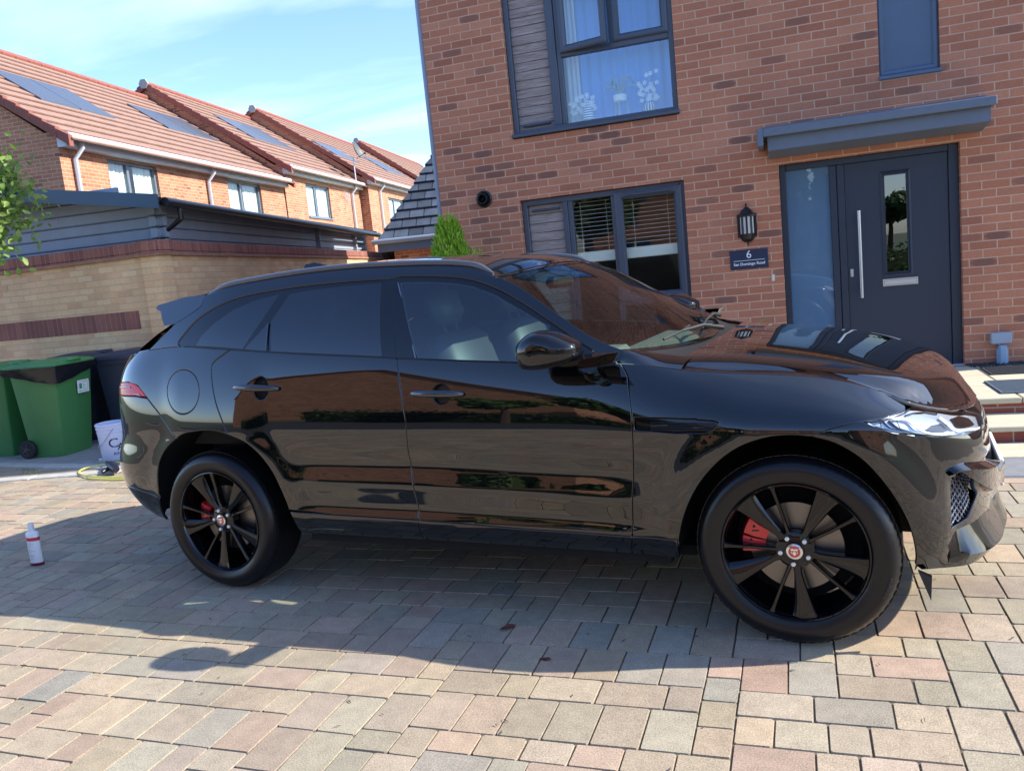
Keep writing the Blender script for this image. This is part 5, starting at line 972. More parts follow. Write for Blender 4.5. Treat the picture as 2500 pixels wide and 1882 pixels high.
PLAN=[(-2.44,0),(-2.43,.30),(-2.39,.55),(-2.29,.76),(-2.10,.885),(-1.8,.925),(-1.44,.948),(-1.0,.955),(-.5,.955),(0,.952),(.5,.950),(1.0,.952),(1.44,.955),(1.68,.935),(1.85,.885),(1.975,.80),(2.065,.68),(2.12,.52),(2.155,.30),(2.17,0)]
_P=np.array(PLAN); _c=np.r_[0,np.cumsum(np.hypot(*np.diff(_P,axis=0).T))]
_q=np.linspace(0,_c[-1],1500); _x=nspline(_c,_P[:,0],_q); _y=nspline(_c,_P[:,1],_q)
_x=gsm(_x,14,0); _y=gsm(_y,14,0)
_s=np.r_[0,np.cumsum(np.hypot(np.diff(_x),np.diff(_y)))]; _s-=np.interp(0,_x,_s)
S0,S1=_s[0],_s[-1]
def W(x): return np.interp(x,_x,_y)
def plan(s):
    x=np.interp(s,_s,_x); y=np.interp(s,_s,_y); tx=np.interp(s,_s,np.gradient(_x,_s)); ty=np.interp(s,_s,np.gradient(_y,_s))
    n=np.hypot(tx,ty); return x,-y,-ty/n*-1*-1,-tx/n   # position, outward normal below
ZS=.83
# per-station numbers: s, zbottom, ztop, ptop, end-slope handle (dp,dz), shoulder handle
ST=np.array([
 # s     zbot ztop  ptop   hx    hz   hs
 [-3.05, .34, 1.22,-.13, .07, .05, .28],
 [-2.60, .34, 1.22,-.125,.07, .05, .28],
 [-2.30, .34, 1.25,-.120,.06, .07, .27],
 [-2.00, .33, 1.275,-.115,.05, .09, .24],
 [-1.70, .32, 1.295,-.097,.05,.12, .18],
 [-1.40, .32, 1.282,-.085,.05,.13, .15],
 [-1.00, .32, 1.238,-.072,.045,.11,.14],
 [-.50,  .32, 1.198,-.065,.040,.10,.13],
 [ .00,  .32, 1.155,-.062,.040,.09,.12],
 [ .50,  .315,1.118,-.064,.042,.08,.11],
 [ .75,  .31, 1.108,-.075,.05, .07,.10],
 [ .90,  .31, 1.095,-.110,.06, .06,.09],
 [1.05,  .31, 1.050,-.150,.075, .045,.09],
 [1.30,  .31, 1.030,-.175,.08, .045,.08],
 [1.55,  .31, 1.012,-.180,.08, .048,.07],
 [1.75,  .30, .968,-.165,.075, .048,.05],
 [1.95,  .29, .886,-.135,.08, .04,.05],
 [2.20,  .26, .842,-.110,.05, .03,.07],
 [2.50,  .24, .802,-.072,.035, .03,.09],
 [3.10,  .24, .77,-.048,.025, .03,.09]])
def st(s,k): return gsmI(s,k)
_ss=np.linspace(S0-.3,S1+.3,700)
_stt=[gsm(np.interp(_ss,ST[:,0],ST[:,j]),9,0) for j in range(ST.shape[1])]
def gsmI(s,k): return np.interp(s,_ss,_stt[k])
DP=np.array([(.20,-.12),(.30,-.075),(.34,-.030),(.38,-.012),(.415,-.002),(.432,.002),(.475,-.015),(.50,-.014),(.54,-.006),(.585,.005),(.60,.005),(.64,-.005),(.685,-.015),(.72,-.012),(.76,-.004),(.80,-.001),(.83,0),(.9,0)])
DB=np.array([(.20,-.12),(.30,-.070),(.36,-.035),(.42,-.020),(.50,-.012),(.60,-.008),(.68,-.005),(.76,-.002),(.83,0),(.9,0)])
NO=np.array([(.16,-.10),(.22,-.045),(.30,-.008),(.36,.004),(.45,.008),(.56,-.001),(.66,-.012),(.76,-.022),(.9,-.03)])
def zsf(s): return np.interp(s,[1.7,1.9,2.15,2.4,3.1],[.83,.80,.71,.64,.60])
RB=np.array([(.20,-.22),(.33,-.10),(.38,-.05),(.45,-.01),(.52,.02),(.60,0.03),(.66,.032),(.72,.018),(.78,-.002),(.83,-.010),(.9,-.01)])
def sm(a,b,x): t=np.clip((x-a)/(b-a),0,1); return t*t*(3-2*t)
def prof(s,z):
    """outward offset of the lower body below the shoulder"""
    # the door features drift down towards the front
    dz=np.interp(s,[-1,-.2,.5,.9],[.005,0,-.022,-.04])
    d=np.interp(z-dz*sm(.40,.47,z)*(1-sm(.74,.83,z)),DP[:,0],DP[:,1]); b=np.interp(z,DB[:,0],DB[:,1])
    w=sm(-1.02,-.72,s)*(1-sm(.72,1.0,s))
    p=b+(d-b)*w
    n=np.interp(z,NO[:,0],NO[:,1]); r=np.interp(z,RB[:,0],RB[:,1])
    p=p+(n-p)*sm(1.75,2.15,s); p=p+(r-p)*(1-sm(-2.25,-1.75,s))
    p=p-.028*sm(2.012,2.03,s)*sm(.26,.34,z)*(1-sm(.58,.68,z))*(1-sm(2.5,2.75,s))   # fold beside the side intake
    # wheel-arch flares
    for cx,cz,r0 in ((1.435,.385,.445),(-1.385,.385,.475)):
        rr=np.hypot(s-cx,z-cz)
        p=p+.020*(1-sm(r0+.015,r0+.115,rr))
    return p
NS,NV=520,240
def _build():
    s=np.linspace(S0,S1,NS)[:,None]; v=np.linspace(0,1,NV)[None,:]
    zb,zt,pt,hx,hz,hs=[gsmI(s,k) for k in range(1,7)]
    # lower half: v 0..0.6 linear in z ; upper: Bezier
    vl=np.clip(v/.6,0,1); zs_=zsf(s); z=zb+(zs_-zb)*vl; p=prof(s+0*v,z+0*s)
    p=gsm(gsm(p,2.2,1),2.2,0)
    t=np.clip((v-.6)/.4,0,1); p0=p[:, :1]*0+prof(s,zs_)
    zB=(1-t)**3*zs_+3*(1-t)**2*t*(zs_+hs)+3*(1-t)*t*t*(zt-hz)+t**3*zt
    pB=(1-t)**3*p0+3*(1-t)**2*t*p0+3*(1-t)*t*t*(pt+hx)+t**3*pt
    up=(v>.6)
    Z=np.where(up,zB,z); Pp=np.where(up,pB,p)
    x=np.interp(s,_s,_x); y=-np.interp(s,_s,_y)
    tx=np.interp(s,_s,gsm(np.gradient(_x,_s),6,0)); ty=-np.interp(s,_s,gsm(np.gradient(_y,_s),6,0))
    n=np.hypot(tx,ty); nx,ny=ty/n,-tx/n
    X=x+nx*Pp; Y=y+ny*Pp
    G=np.stack([X,Y,Z+0*X],-1)
    G=gsm(gsm(G,1.6,1),1.5,0)
    return G
G=_build()
_du=np.gradient(G,axis=0); _dv=np.gradient(G,axis=1); GN=np.cross(_du,_dv); GN/=np.linalg.norm(GN,axis=-1,keepdims=True)
def bil(A,s,v):
    a=np.clip((np.asarray(s,float)-S0)/(S1-S0)*(NS-1),0,NS-1.001); b=np.clip(np.asarray(v,float)*(NV-1),0,NV-1.001)
    i=a.astype(int); j=b.astype(int); fa=(a-i)[...,None]; fb=(b-j)[...,None]
    return A[i,j]*(1-fa)*(1-fb)+A[i+1,j]*fa*(1-fb)+A[i,j+1]*(1-fa)*fb+A[i+1,j+1]*fa*fb
def SP(s,v): return bil(G,s,v)
def SN(s,v): n=bil(GN,s,v); return n/np.linalg.norm(n,axis=-1,keepdims=True)
# ---- greenhouse side: y as a function of (x,z) ----
def UP(x,z): return np.stack([np.asarray(x,float)+0*np.asarray(z,float),U(x,z),np.asarray(z,float)+0*np.asarray(x,float)],-1)
def UN(x,z):
    e=1e-3; dx=(U(x+e,z)-U(x-e,z))/(2*e); dz=(U(x,z+e)-U(x,z-e))/(2*e)
    n=np.stack([dx,-np.ones_like(dx),dz],-1); return n/np.linalg.norm(n,axis=-1,keepdims=True)
# the greenhouse starts exactly on the top edge of the lower body
_m=(_ss>-9); _top=G[:,-1]; _k=(_top[:,1]<-.60)&(_top[:,0]>-2.12)&(_top[:,0]<1.1)
_bx,_by,_bz=_top[_k,0],-_top[_k,1],_top[_k,2]; _o=np.argsort(_bx); _bx,_by,_bz=_bx[_o],_by[_o],_bz[_o]
def beltz(x): return np.interp(x,_bx,_bz)
def U(x,z):
    x=np.asarray(x,float); z=np.asarray(z,float); yb=np.interp(x,_bx,_by)
    yb=np.where(x>.55,np.maximum(yb,.883-.10*np.clip(x-.55,0,1)),yb); bz=np.where(x>.55,1.116-.03*(x-.55),beltz(x))
    h=z-bz
    return -(yb-.36*h-.55*np.clip(h,0,9)**2-1.35*np.clip(h-.33,0,9)**2)

# ================================================================== THE CAR
m_paint = mat('black_paint', (.0022, .0023, .0032), .03, ior=1.36, coat=1); m_paint.node_tree.nodes['Principled BSDF'].inputs['Coat IOR'].default_value = 1.60
m_gloss = mat('gloss_black_trim', (.004, .004, .005), .05, ior=1.6); m_matt = mat('matt_black_trim', (.008, .008, .009), .55)
m_void = mat('wheel_arch_black', (.003, .003, .0035), .9)
m_tint = glass('privacy_glass', (.008, .010, .016), .125); m_clear = glass('side_glass', (.50, .72, .76), .13); m_ws = glass('windscreen_glass', (.60, .72, .66), .07)
m_chrome = mat('dark_chrome', (.07, .072, .08), .08, metal=1., coat=1); m_bright = mat('bright_trim', (.75, .76, .80), .15, metal=1.)
car = empty('parked_car', (0, 0, 0), label='glossy black sport utility car parked side-on on the block-paved drive', cat='car')
def catm(P, n=5):
    P = [np.array(p, float) for p in P]; o = []
    for i in range(len(P) - 1):
        p0, p1, p2, p3 = P[max(i - 1, 0)], P[i], P[i + 1], P[min(i + 2, len(P) - 1)]
        for k in range(n):
            t = k / n; o.append(.5 * (2 * p1 + (p2 - p0) * t + (2 * p0 - 5 * p1 + 4 * p2 - p3) * t * t + (3 * p1 - p0 - 3 * p2 + p3) * t ** 3))
    return [tuple(p) for p in o] + [tuple(P[-1])]
KV = .87
class SurfS:   # lower body, (s, v)
    def m(a): a = np.asarray(a, float); return np.stack([a[:, 0], a[:, 1] * KV], 1)
    def p(a): return SP(a[:, 0], np.clip(a[:, 1] / KV, 0, 1))
    def n(a): return SN(a[:, 0], np.clip(a[:, 1] / KV, 0, 1))
class SurfU:   # greenhouse side, (x, z)
    def m(a): return np.asarray(a, float)
    def p(a): return UP(a[:, 0], a[:, 1])
    def n(a): return UN(a[:, 0], a[:, 1])
def numn(f):
    def n(a):
        e = 6e-3; dx = f(a + [e, 0]) - f(a - [e, 0]); dy = f(a + [0, e]) - f(a - [0, e]); q = np.cross(dx, dy); return q / np.linalg.norm(q, axis=1, keepdims=True)
    return n
_se = np.linspace(.98, S1, 200); _E = SP(_se, np.ones(200)); _E = np.array(sorted(_E.tolist()))
HZC = [(.9, 1.128), (1.05, 1.120), (1.2, 1.108), (1.33, 1.092), (1.58, 1.054), (1.75, 1.018), (1.88, .984), (2.0, .948), (2.2, .885)]
_Eb = SP(np.linspace(.90, S1, 400), np.ones(400)); _Eb[-1, 1] = 0
GW_ = np.array([(0, 0), (.10, .33), (.19, .59), (.27, .76), (.34, .83), (.45, .87), (.65, .91), (1., .95), (1.5, 1.), (2, 1.), (9, 1.)])
_gq = np.linspace(0, 4, 800); _gv = gsm(np.interp(_gq, GW_[:, 0], GW_[:, 1]), 11, 0)
_gv -= np.interp(0, _gq, _gv) * np.exp(-_gq * 12)
def hoodp(a):
    x, y = a[:, 0], -np.abs(a[:, 1]); o = []
    d2 = (x[:, None] - _Eb[None, :, 0]) ** 2 + (y[:, None] - _Eb[None, :, 1]) ** 2
    # soft nearest boundary point keeps the surface smooth along the middle
    w_ = np.exp(-(np.sqrt(d2) - np.sqrt(d2.min(1))[:, None]) / .012); w_ /= w_.sum(1)[:, None]; zb = w_ @ _Eb[:, 2]; d = np.sqrt(d2.min(1))
    D = .32 - .11 * sm(1.60, 1.88, x); zi = nspline([q[0] for q in HZC], [q[1] for q in HZC], x) - .02 * (y / .8) ** 2
    return np.stack([x, a[:, 1], zb + (zi - zb) * np.interp(d / D, _gq, _gv)], 1)
_hx, _hy = np.arange(.80, 2.36, .015), np.arange(0, .98, .015)
_hg = hoodp(np.stack(np.meshgrid(_hx, _hy, indexing='ij'), -1).reshape(-1, 2))[:, 2].reshape(len(_hx), len(_hy))
_full = np.concatenate([_hg[:, :0:-1], _hg], 1); _full = gsm(gsm(_full, 2.0, 0), 2.0, 1)
def _hgrid(x, y):
    a = np.clip((x - .80) / .015, 0, len(_hx) - 1.001); b = np.clip((y + (len(_hy) - 1) * .015) / .015, 0, _full.shape[1] - 1.001); i = a.astype(int); j = b.astype(int); fa = a - i; fb = b - j
    return _full[i, j] * (1 - fa) * (1 - fb) + _full[i + 1, j] * fa * (1 - fb) + _full[i, j + 1] * (1 - fa) * fb + _full[i + 1, j + 1] * fa * fb
_off = gsm(_Eb[:, 2] - _hgrid(_Eb[:, 0], _Eb[:, 1]), 12, 0)
def hoodp(a):
    x, y = a[:, 0], -np.abs(a[:, 1]); d2 = (x[:, None] - _Eb[None, :, 0]) ** 2 + (y[:, None] - _Eb[None, :, 1]) ** 2; d = np.sqrt(d2.min(1)); w_ = np.exp(-(np.sqrt(d2) - d[:, None]) / .05); w_ /= w_.sum(1)[:, None]
    return np.stack([x, a[:, 1], _hgrid(x, a[:, 1]) + (w_ @ _off) * np.exp(-(d / .05) ** 2)], 1)
class SurfH:
    def m(a): return np.asarray(a, float)
    p = staticmethod(hoodp); n = staticmethod(numn(hoodp))
FT = T_['frameTop']; _ft = np.array(sorted(FT + [(-1.75, 1.515), (-2.0, 1.46), (.30, 1.455)]))
def roofp(a):
    x, y = a[:, 0], a[:, 1]; zr = nspline(_ft[:, 0], _ft[:, 1], x); ye = -U(x, zr); q = np.clip(np.abs(y) / ye, 0, 1.1); return np.stack([x, y, zr + .038 * (1 - q ** 2.6)], 1)
class SurfR:
    def m(a): return np.asarray(a, float)
    p = staticmethod(roofp); n = staticmethod(numn(roofp))
_ap = np.array(catm(T_['apil'], 6)); _ap3 = UP(_ap[:, 0], _ap[:, 1]); _al = np.r_[0, np.cumsum(np.linalg.norm(np.diff(_ap3, axis=0), axis=1))]; _al /= _al[-1]
def wsp(a):
    t = a[:, 0]; q = a[:, 1]; ex = [np.interp(t, _al, _ap3[:, k]) for k in range(3)]; bulge = 1 - q ** 2
    return np.stack([ex[0] + bulge * (.055 + .125 * t), -np.abs(ex[1]) * -q * -1 * -1 if False else np.abs(ex[1]) * q, ex[2] + bulge * (.034 - .085 * t)], 1)
class SurfW:
    def m(a): return np.asarray(a, float)
    p = staticmethod(wsp); n = staticmethod(numn(wsp))
def resamp(P, d):
    P = [np.array(p, float) for p in P]; o = []
    for i in range(len(P)):
        a, b = P[i], P[(i + 1) % len(P)]; L = np.linalg.norm(b - a)
        if L < 1e-6: continue
        n = max(1, int(math.ceil(L / d))); o += [a + (b - a) * k / n for k in range(n)]
    q = [o[0]]
    for p in o[1:]:
        if np.linalg.norm(p - q[-1]) > .0012: q.append(p)
    if np.linalg.norm(q[0] - q[-1]) < .0012: q.pop()
    return np.array(q)
def inset(P, g):
    n = len(P); s = 1 if area2(P) > 0 else -1; o = []
    for i in range(n):
        a, b, c = P[i - 1], P[i], P[(i + 1) % n]; d1 = b - a; d2 = c - b; d1 = d1 / (np.linalg.norm(d1) + 1e-12); d2 = d2 / (np.linalg.norm(d2) + 1e-12)
        n1 = np.array([-d1[1], d1[0]]) * s; n2 = np.array([-d2[1], d2[0]]) * s; m = n1 + n2; L = np.linalg.norm(m)
        if L < .3: m = n1; k = 1
        else: m /= L; k = min(1 / max(.4, m @ n1), 2)
        o.append(b + m * g * k)
    return np.array(o)
def segd(Q, P):
    d = np.full(len(Q), 9.); n = len(P)
    for i in range(n):
        a, b = P[i], P[(i + 1) % n]; ab = b - a; t = np.clip(((Q - a) @ ab) / (ab @ ab + 1e-12), 0, 1); d = np.minimum(d, np.linalg.norm(Q - a - t[:, None] * ab, axis=1))
    return d
def panel(name, S, outer, m, parent, holes=(), off=0., gap=.0018, thick=.014, step=.024, edge=.018, mirror=True, flip=False, roll=.0018, nf=1, label=None):
    lo = [resamp(S.m(np.array(outer)), edge)] + [resamp(S.m(np.array(h)), edge) for h in holes]
    lo[0] = inset(lo[0], gap); lo[1:] = [inset(h, -gap) for h in lo[1:]]
    r2 = [inset(lo[0], roll * 1.6)] + [inset(h, -roll * 1.6) for h in lo[1:]]
    mn, mxx = lo[0].min(0), lo[0].max(0); gx_, gy_ = np.meshgrid(np.arange(mn[0], mxx[0], step), np.arange(mn[1], mxx[1], step)); Q = np.stack([gx_.ravel(), gy_.ravel()], 1); Q = Q[inpoly(Q, lo[0])]
    for h in lo[1:]: Q = Q[~inpoly(Q, h)]
    for l in lo: Q = Q[segd(Q, l) > step * .45] if len(Q) else Q
    vs = []; es = []
    for lp in r2: k = len(vs); vs += [Vector(p) for p in lp]; es += [(k + i, k + (i + 1) % len(lp)) for i in range(len(lp))]
    nb = len(vs); vs += [Vector(p) for p in Q]
    V, E, F, ov, *_ = delaunay_2d_cdt(vs, es, [], 0, 1e-6)
    A = np.array([[v[0], v[1]] for v in V]); C = np.array([A[list(f)].mean(0) for f in F]); ok = inpoly(C, r2[0])
    for h in r2[1:]: ok &= ~inpoly(C, h)
    fs = [tuple(f) for f, o in zip(F, ok) if o]
    P = S.p(A); N = S.n(A) * nf; P = P + N * off
    # orientation
    if sum(float(np.cross(P[f[1]] - P[f[0]], P[f[2]] - P[f[0]]) @ N[f[0]]) for f in fs) < 0: fs = [f[::-1] for f in fs]
    verts = P.tolist(); norms = N.tolist(); faces = list(fs)
    # rolled edge and return flange
    for lp in lo:
        n = len(lp); k0 = len(verts)
        inner = inset(lp, roll * 1.6) if lp is lo[0] else inset(lp, -roll * 1.6)
        PI = S.p(inner); NI = S.n(inner) * nf; PO = S.p(lp); NO_ = S.n(lp) * nf; od = PO - PI; od /= np.linalg.norm(od, axis=1, keepdims=True) + 1e-9
        verts += (PI + NI * off).tolist(); norms += NI.tolist()
        verts += (PO + NO_ * (off - roll)).tolist(); nn = NI + od; nn /= np.linalg.norm(nn, axis=1, keepdims=True); norms += nn.tolist()
        verts += (PO + NO_ * (off - thick)).tolist(); norms += od.tolist()
        for r in range(2):
            for i in range(n):
                a, b = k0 + r * n + i, k0 + r * n + (i + 1) % n; q = (a, b, b + n, a + n); p0, p1, p2 = (np.array(verts[j]) for j in q[:3]); g = np.cross(p1 - p0, p2 - p0); faces.append(q if g @ np.array(norms[a]) + g @ np.array(norms[a + n]) > 0 else q[::-1])
    out = []
    for sgn in ((1, -1) if mirror else (1,)):
        par = parent[0 if sgn == 1 else 1] if isinstance(parent, (list, tuple)) else parent
        vv = [(x, y * sgn, z) for x, y, z in verts]; ff = faces if sgn == 1 else [f[::-1] for f in faces]; nv = [(x, y * sgn, z) for x, y, z in norms]
        me = bpy.data.meshes.new(name); me.from_pydata(vv, [], ff); me.materials.append(m); me.polygons.foreach_set('use_smooth', [True] * len(ff)); me.update()
        me.normals_split_custom_set_from_vertices([Vector(q).normalized() for q in nv])
        o = bpy.data.objects.new(name, me); link(o, par); tag(o, label); out.append(o)
    return out
def mirrored(build, name, m, parent, smooth=40, label=None):
    """build(mb) for the near side; the far side is its mirror image"""
    out = []
    for k, sgn in enumerate((1, -1)):
        b = MB(); build(b); 
        if sgn < 0: b.v = [(x, -y, z) for x, y, z in b.v]
        par = parent[k] if isinstance(parent, (list, tuple)) else parent
        out.append(b.build(name, m, par, smooth=smooth, label=label))
    return out
rg, bgp, fg, seam, ra_, fa_ = T_['rgap'], T_['bgap'], T_['fgap'], T_['seam'], T_['rarch'], T_['farch']
top = lambda a, b, n=14: [(a + (b - a) * i / n, 1.0) for i in range(n + 1)]
ra_c = catm(ra_, 4); fa_c = catm([(1.875, -.02)] + [q for q in fa_[1:-1]] + [(1.0, -.02)], 4)
i_ra_g = min(range(len(ra_c)), key=lambda i: math.dist(ra_c[i], (-1.249, .6087))); i_ra_b = min(range(len(ra_c)), key=lambda i: math.dist(ra_c[i], (-1.625, .592)))
i_fa = min(range(len(fa_c)), key=lambda i: math.dist(fa_c[i], (1.5185, .5916)))
rgc = catm([(-1.238, 1.0), (-1.285, .972)] + rg[1:-1] + [ra_c[i_ra_g]], 4); bgc = catm([(-.2440, 1.0)] + bgp[1:-1] + [(-.1918, .1335)], 4); fgc = catm([(.800, 1.0), (.832, .925)] + fg[1:] + [(.8176, .1076)], 4)
sm_r = [(-.9300, .1500)] + seam[1:3] + [(-.1918, .1335)]; sm_f = [(-.1918, .1335)] + seam[5:7] + [(.8176, .1076)]
# rear door
ell = lambda c, a, b, n=28: [(c[0] + a * cos(2 * pi * k / n), c[1] + b * sin(2 * pi * k / n)) for k in range(n)]
pr, pf = ell((-1.030, .819), .047, .045 / KV), ell((-.004, .8075), .047, .046 / KV)
rdoor = panel('rear_door', SurfS, bgc + sm_r[::-1][1:-1] + ra_c[i_ra_g:][::-1] [1:] + rgc[::-1][1:] + top(-1.238, -.244)[1:-1], m_paint, car, holes=[pr])
fdoor = panel('front_door', SurfS, fgc + sm_f[::-1][1:] + bgc[::-1][1:] + top(-.244, .80)[1:-1], m_paint, car, holes=[pf])
hl = T_['headlight']; hl_low = hl[9:][::-1]; hlc_top = catm(hl[0:8], 4)
fender = panel('front_wing', SurfS, fgc[::-1] + [(.815, .06), (.80, .0), (.99, .0)][0:0] + top(.80, 1.83, 30)[1:] + [(1.8996, .9306)] + [(1.8814, .8724), (1.7747, .7424), (1.7038, .6973)] + T_['bseam'][::-1][1:-1] + fa_c[i_fa:-3] + [(1.004, .1055)], m_paint, car, holes=[catm(T_['vent'][:1] + T_['vent'][1:] + T_['vent'][:1], 1)[:-1]])
quarter = panel('rear_quarter', SurfS, rgc + ra_c[i_ra_b:i_ra_g][::-1] + [T_['rseam'][0]] + T_['rseam'][1:] + T_['tail'][:4][::-1][1:] + [(-2.55, .79), (-2.62, 1.0)] + top(-2.62, -1.238, 40)[1:-1], m_paint, car, holes=[ell((-1.570, .790), .128, .083 / KV * 1.0, 40)])
flap = panel('fuel_flap', SurfS, ell((-1.570, .790), .128, .083 / KV, 40), m_paint, [quarter[0], quarter[1]], gap=.0008, mirror=False)
rbump = panel('rear_bumper', SurfS, T_['rseam'] + [T_['tail'][4], T_['tail'][5], (-2.55, .715), (S0 + .002, .70), (S0 + .002, .235)] + T_['rbseam'] + [q for q in ra_c if q[1] > .187 and q[0] < -1.63], m_paint, car)
panel('rear_valance', SurfS, [(S0 + .002, .23)] + T_['rbseam'][:2] + [(-1.868, .186), (-1.885, .12), (-1.905, .045), (-1.92, .002), (S0 + .002, .002)], m_gloss, car)
tailp = panel('tail_light', SurfS, catm(T_['tail'][:4], 4) + T_['tail'][4:] + [(-2.55, .715), (-2.55, .79)], mat('tail_lens_red', (.70, .012, .02), .12, ior=1.4), car, off=.002)
panel('reversing_lens', SurfS, [(-2.24, .775), (-2.10, .790), (-2.02, .782), (-2.12, .768), (-2.24, .760)], mat('lens_pink', (.60, .22, .25), .15), tailp, off=.0045, thick=.004); panel('reversing_lens', SurfS, [(-2.15, .752), (-2.0, .757), (-1.92, .752), (-2.0, .748), (-2.15, .745)], mat('lens_pink', (.6, .2, .2), .1), tailp, off=.0045, thick=.004)
def cladding(s0, s1, sl, name, par): return panel(name, SurfS, sl + [(s1, .0), (s0, .0)], m_paint, par)
panel('sill_cladding', SurfS, sm_r + [(-.205, .0), (-.905, .0)], m_paint, rdoor); panel('sill_cladding', SurfS, sm_f + [(.795, .0), (-.205, .0)], m_paint, fdoor)
panel('sill_cladding', SurfS, [(.8176, .1076), (1.004, .1055), (.998, .0), (.795, .0)], m_paint, fender)
# front bumper
it = T_['intake']; itc = [it[0], it[1], it[2], it[3], it[4], it[5], it[6], it[7], it[8]]
fb = panel('front_bumper', SurfS, T_['bseam'] + hl_low[1:] [0:0] + [hl[15], hl[14], hl[13], hl[12], hl[11], hl[10], hl[9], (2.50, .78), (2.56, .42), (S1 - .002, .42), (S1 - .002, .002)] + [(1.90, .002)] + [q for q in fa_c[1:i_fa] if q[1] > .002], m_paint, car, holes=[itc])
panel('grille', SurfS, [(2.50, .78), (2.52, .95), (2.55, .99), (S1 - .002, .99), (S1 - .002, .42), (2.56, .42)], m_gloss, car, off=-.012)
panel('grille_surround', SurfS, [hl[9], hl[8], hl[7], (2.33, .99), (2.55, .99), (2.52, .95), (2.50, .78)], m_gloss, car, off=-.004)
# mesh of the side intake: honeycomb wires following the surface
def intake(b):
    P = np.array([(a, q * KV) for a, q in itc]); rows = 17
    for r in range(rows):
        v = .20 + (.475 - .20) * r / (rows - 1); pts = []
        for k in range(40):
            s = 1.99 + .18 * k / 39; vv = v + .0055 * (1 if (k // 3 + r) % 2 else -1); 
            if inpoly([(s, vv * KV)], P)[0]: pts.append(tuple(SP(np.array([s]), np.array([vv]))[0] + SN(np.array([s]), np.array([vv]))[0] * -.014))
            else:
                if len(pts) > 1: b.tube(pts, .0028, 5)
                pts = []
        if len(pts) > 1: b.tube(pts, .0028, 5)
mirrored(intake, 'intake_mesh', mat('mesh_grey', (.16, .17, .21), .3, metal=.6), fb)
panel('intake_backing', SurfS, itc, m_void, fb, off=-.045, gap=-.012, thick=.002)
def lip(b):
    n = 44; vs = []; one = lambda s, v: (SP(np.array([s]), np.array([v]))[0], SN(np.array([s]), np.array([v]))[0])
    for i in range(n + 1):
        s = 2.012 + (S1 - 2.012) * i / n; w_ = min(1, i / 3); p0, q0 = one(s, .19 + .09 * min(1, i / 14)); p1, q1 = one(s, .10); p2, q2 = one(s, .03); q = np.array([q1[0], q1[1], 0]); q /= np.linalg.norm(q)
        vs += [tuple(p0 - q0 * .004), tuple((p0 * .55 + p1 * .45) + q * .012 * w_), tuple(p1 + q * .040 * w_ + np.array([0, 0, -.002])), tuple(p1 + q * .046 * w_ - np.array([0, 0, .014])), tuple(p1 + q * .034 * w_ - np.array([0, 0, .028])), tuple(p2 + q * .012 * w_), tuple(p2 - q * .01)]
    b.add(vs, [(7 * i + j, 7 * i + j + 1, 7 * i + 8 + j, 7 * i + 7 + j) for i in range(n) for j in range(6)] + [(0, 1, 2, 3, 4, 5, 6)])
mirrored(lip, 'splitter', m_gloss, fb, smooth=30)
def canard(b):
    pts = catm([(2.012, .450), (2.045, .480), (2.15, .508), (2.40, .52), (2.60, .47)], 6); vs = []; n = len(pts)
    for i, (s, v) in enumerate(pts):
        t = i / (n - 1); p = SP(np.array([s]), np.array([v]))[0]; q = SN(np.array([s]), np.array([v]))[0]; wd = .018 + .03 * sin(min(1, t * 1.6) * pi / 2)
        vs += [tuple(p + np.array([0, 0, .022]) - q * .01), tuple(p + q * wd + np.array([0, 0, .008])), tuple(p + q * (wd * .9) - np.array([0, 0, -.004 + .085 * min(1, max(0, t - .22) * 2.4)])), tuple(p - np.array([0, 0, .010 + .11 * min(1, max(0, t - .22) * 2.4)]) - q * .01)]
    b.add(vs, [(4 * i + j, 4 * i + j + 1, 4 * i + 5 + j, 4 * i + 4 + j) for i in range(n - 1) for j in range(3)])
mirrored(canard, 'bumper_blade', m_paint, fb, smooth=30)
b = MB(); b.box(2.165, 2.183, -.26, .26, .455, .565, bev=.004); b.build('number_plate', mat('plate_white', (.78, .79, .80), .3), car)
# headlamp
hlp = catm(hl[0:8], 3) + hl[8:]
m_refl = mat('lamp_reflector', (.50, .54, .60), .25, metal=.5); m_drl = mat('lamp_light_guide', (.92, .94, .97), .3, coat=.5); m_lens = glass('lamp_lens', (.95, .97, .98), .06)
hb_ = panel('headlight', SurfS, hlp, m_refl, car, off=-.022, gap=.001, thick=.02)
panel('lens', SurfS, hlp, m_lens, hb_, off=.0, thick=.002)
RFi = T_['rfi']
for nm, mm_2, o_ in (('daylight_blade', m_drl, -.010), ('dark_insert', m_gloss, -.016)):
    for k in RFi[nm]: panel(nm, SurfS, k, mm_2, hb_, off=o_, gap=0, thick=.006)
# vent in the wing
panel('wing_vent', SurfS, T_['vent'], m_gloss, fender, off=-.010, gap=.002)
def ventb(b):
    for r in range(5):
        v = .622 + .011 * r; pts = []
        for k in range(24):
            s = .93 + .25 * k / 23; 
            if inpoly([(s, v)], T_['vent'])[0]: pts.append(tuple(SP(np.array([s]), np.array([v]))[0] + SN(np.array([s]), np.array([v]))[0] * -.006))
        if len(pts) > 2: b.tube(pts, .0022, 5)
mirrored(ventb, 'vent_bars', m_matt, fender)
def badge(b):
    for (ds, dv_, a, c) in ((0, 0, .035, .004), (.012, .003, .022, .005), (-.02, -.003, .014, .0035)):
        p = SP(np.array([.965 + ds]), np.array([.648 + dv_]))[0] + SN(np.array([.965]), np.array([.648]))[0] * -.004; b.box(p[0] - a, p[0] + a, p[1] - .003, p[1] + .001, p[2] - c, p[2] + c, bev=.002)
mirrored(badge, 'wing_badge', m_matt, fender)
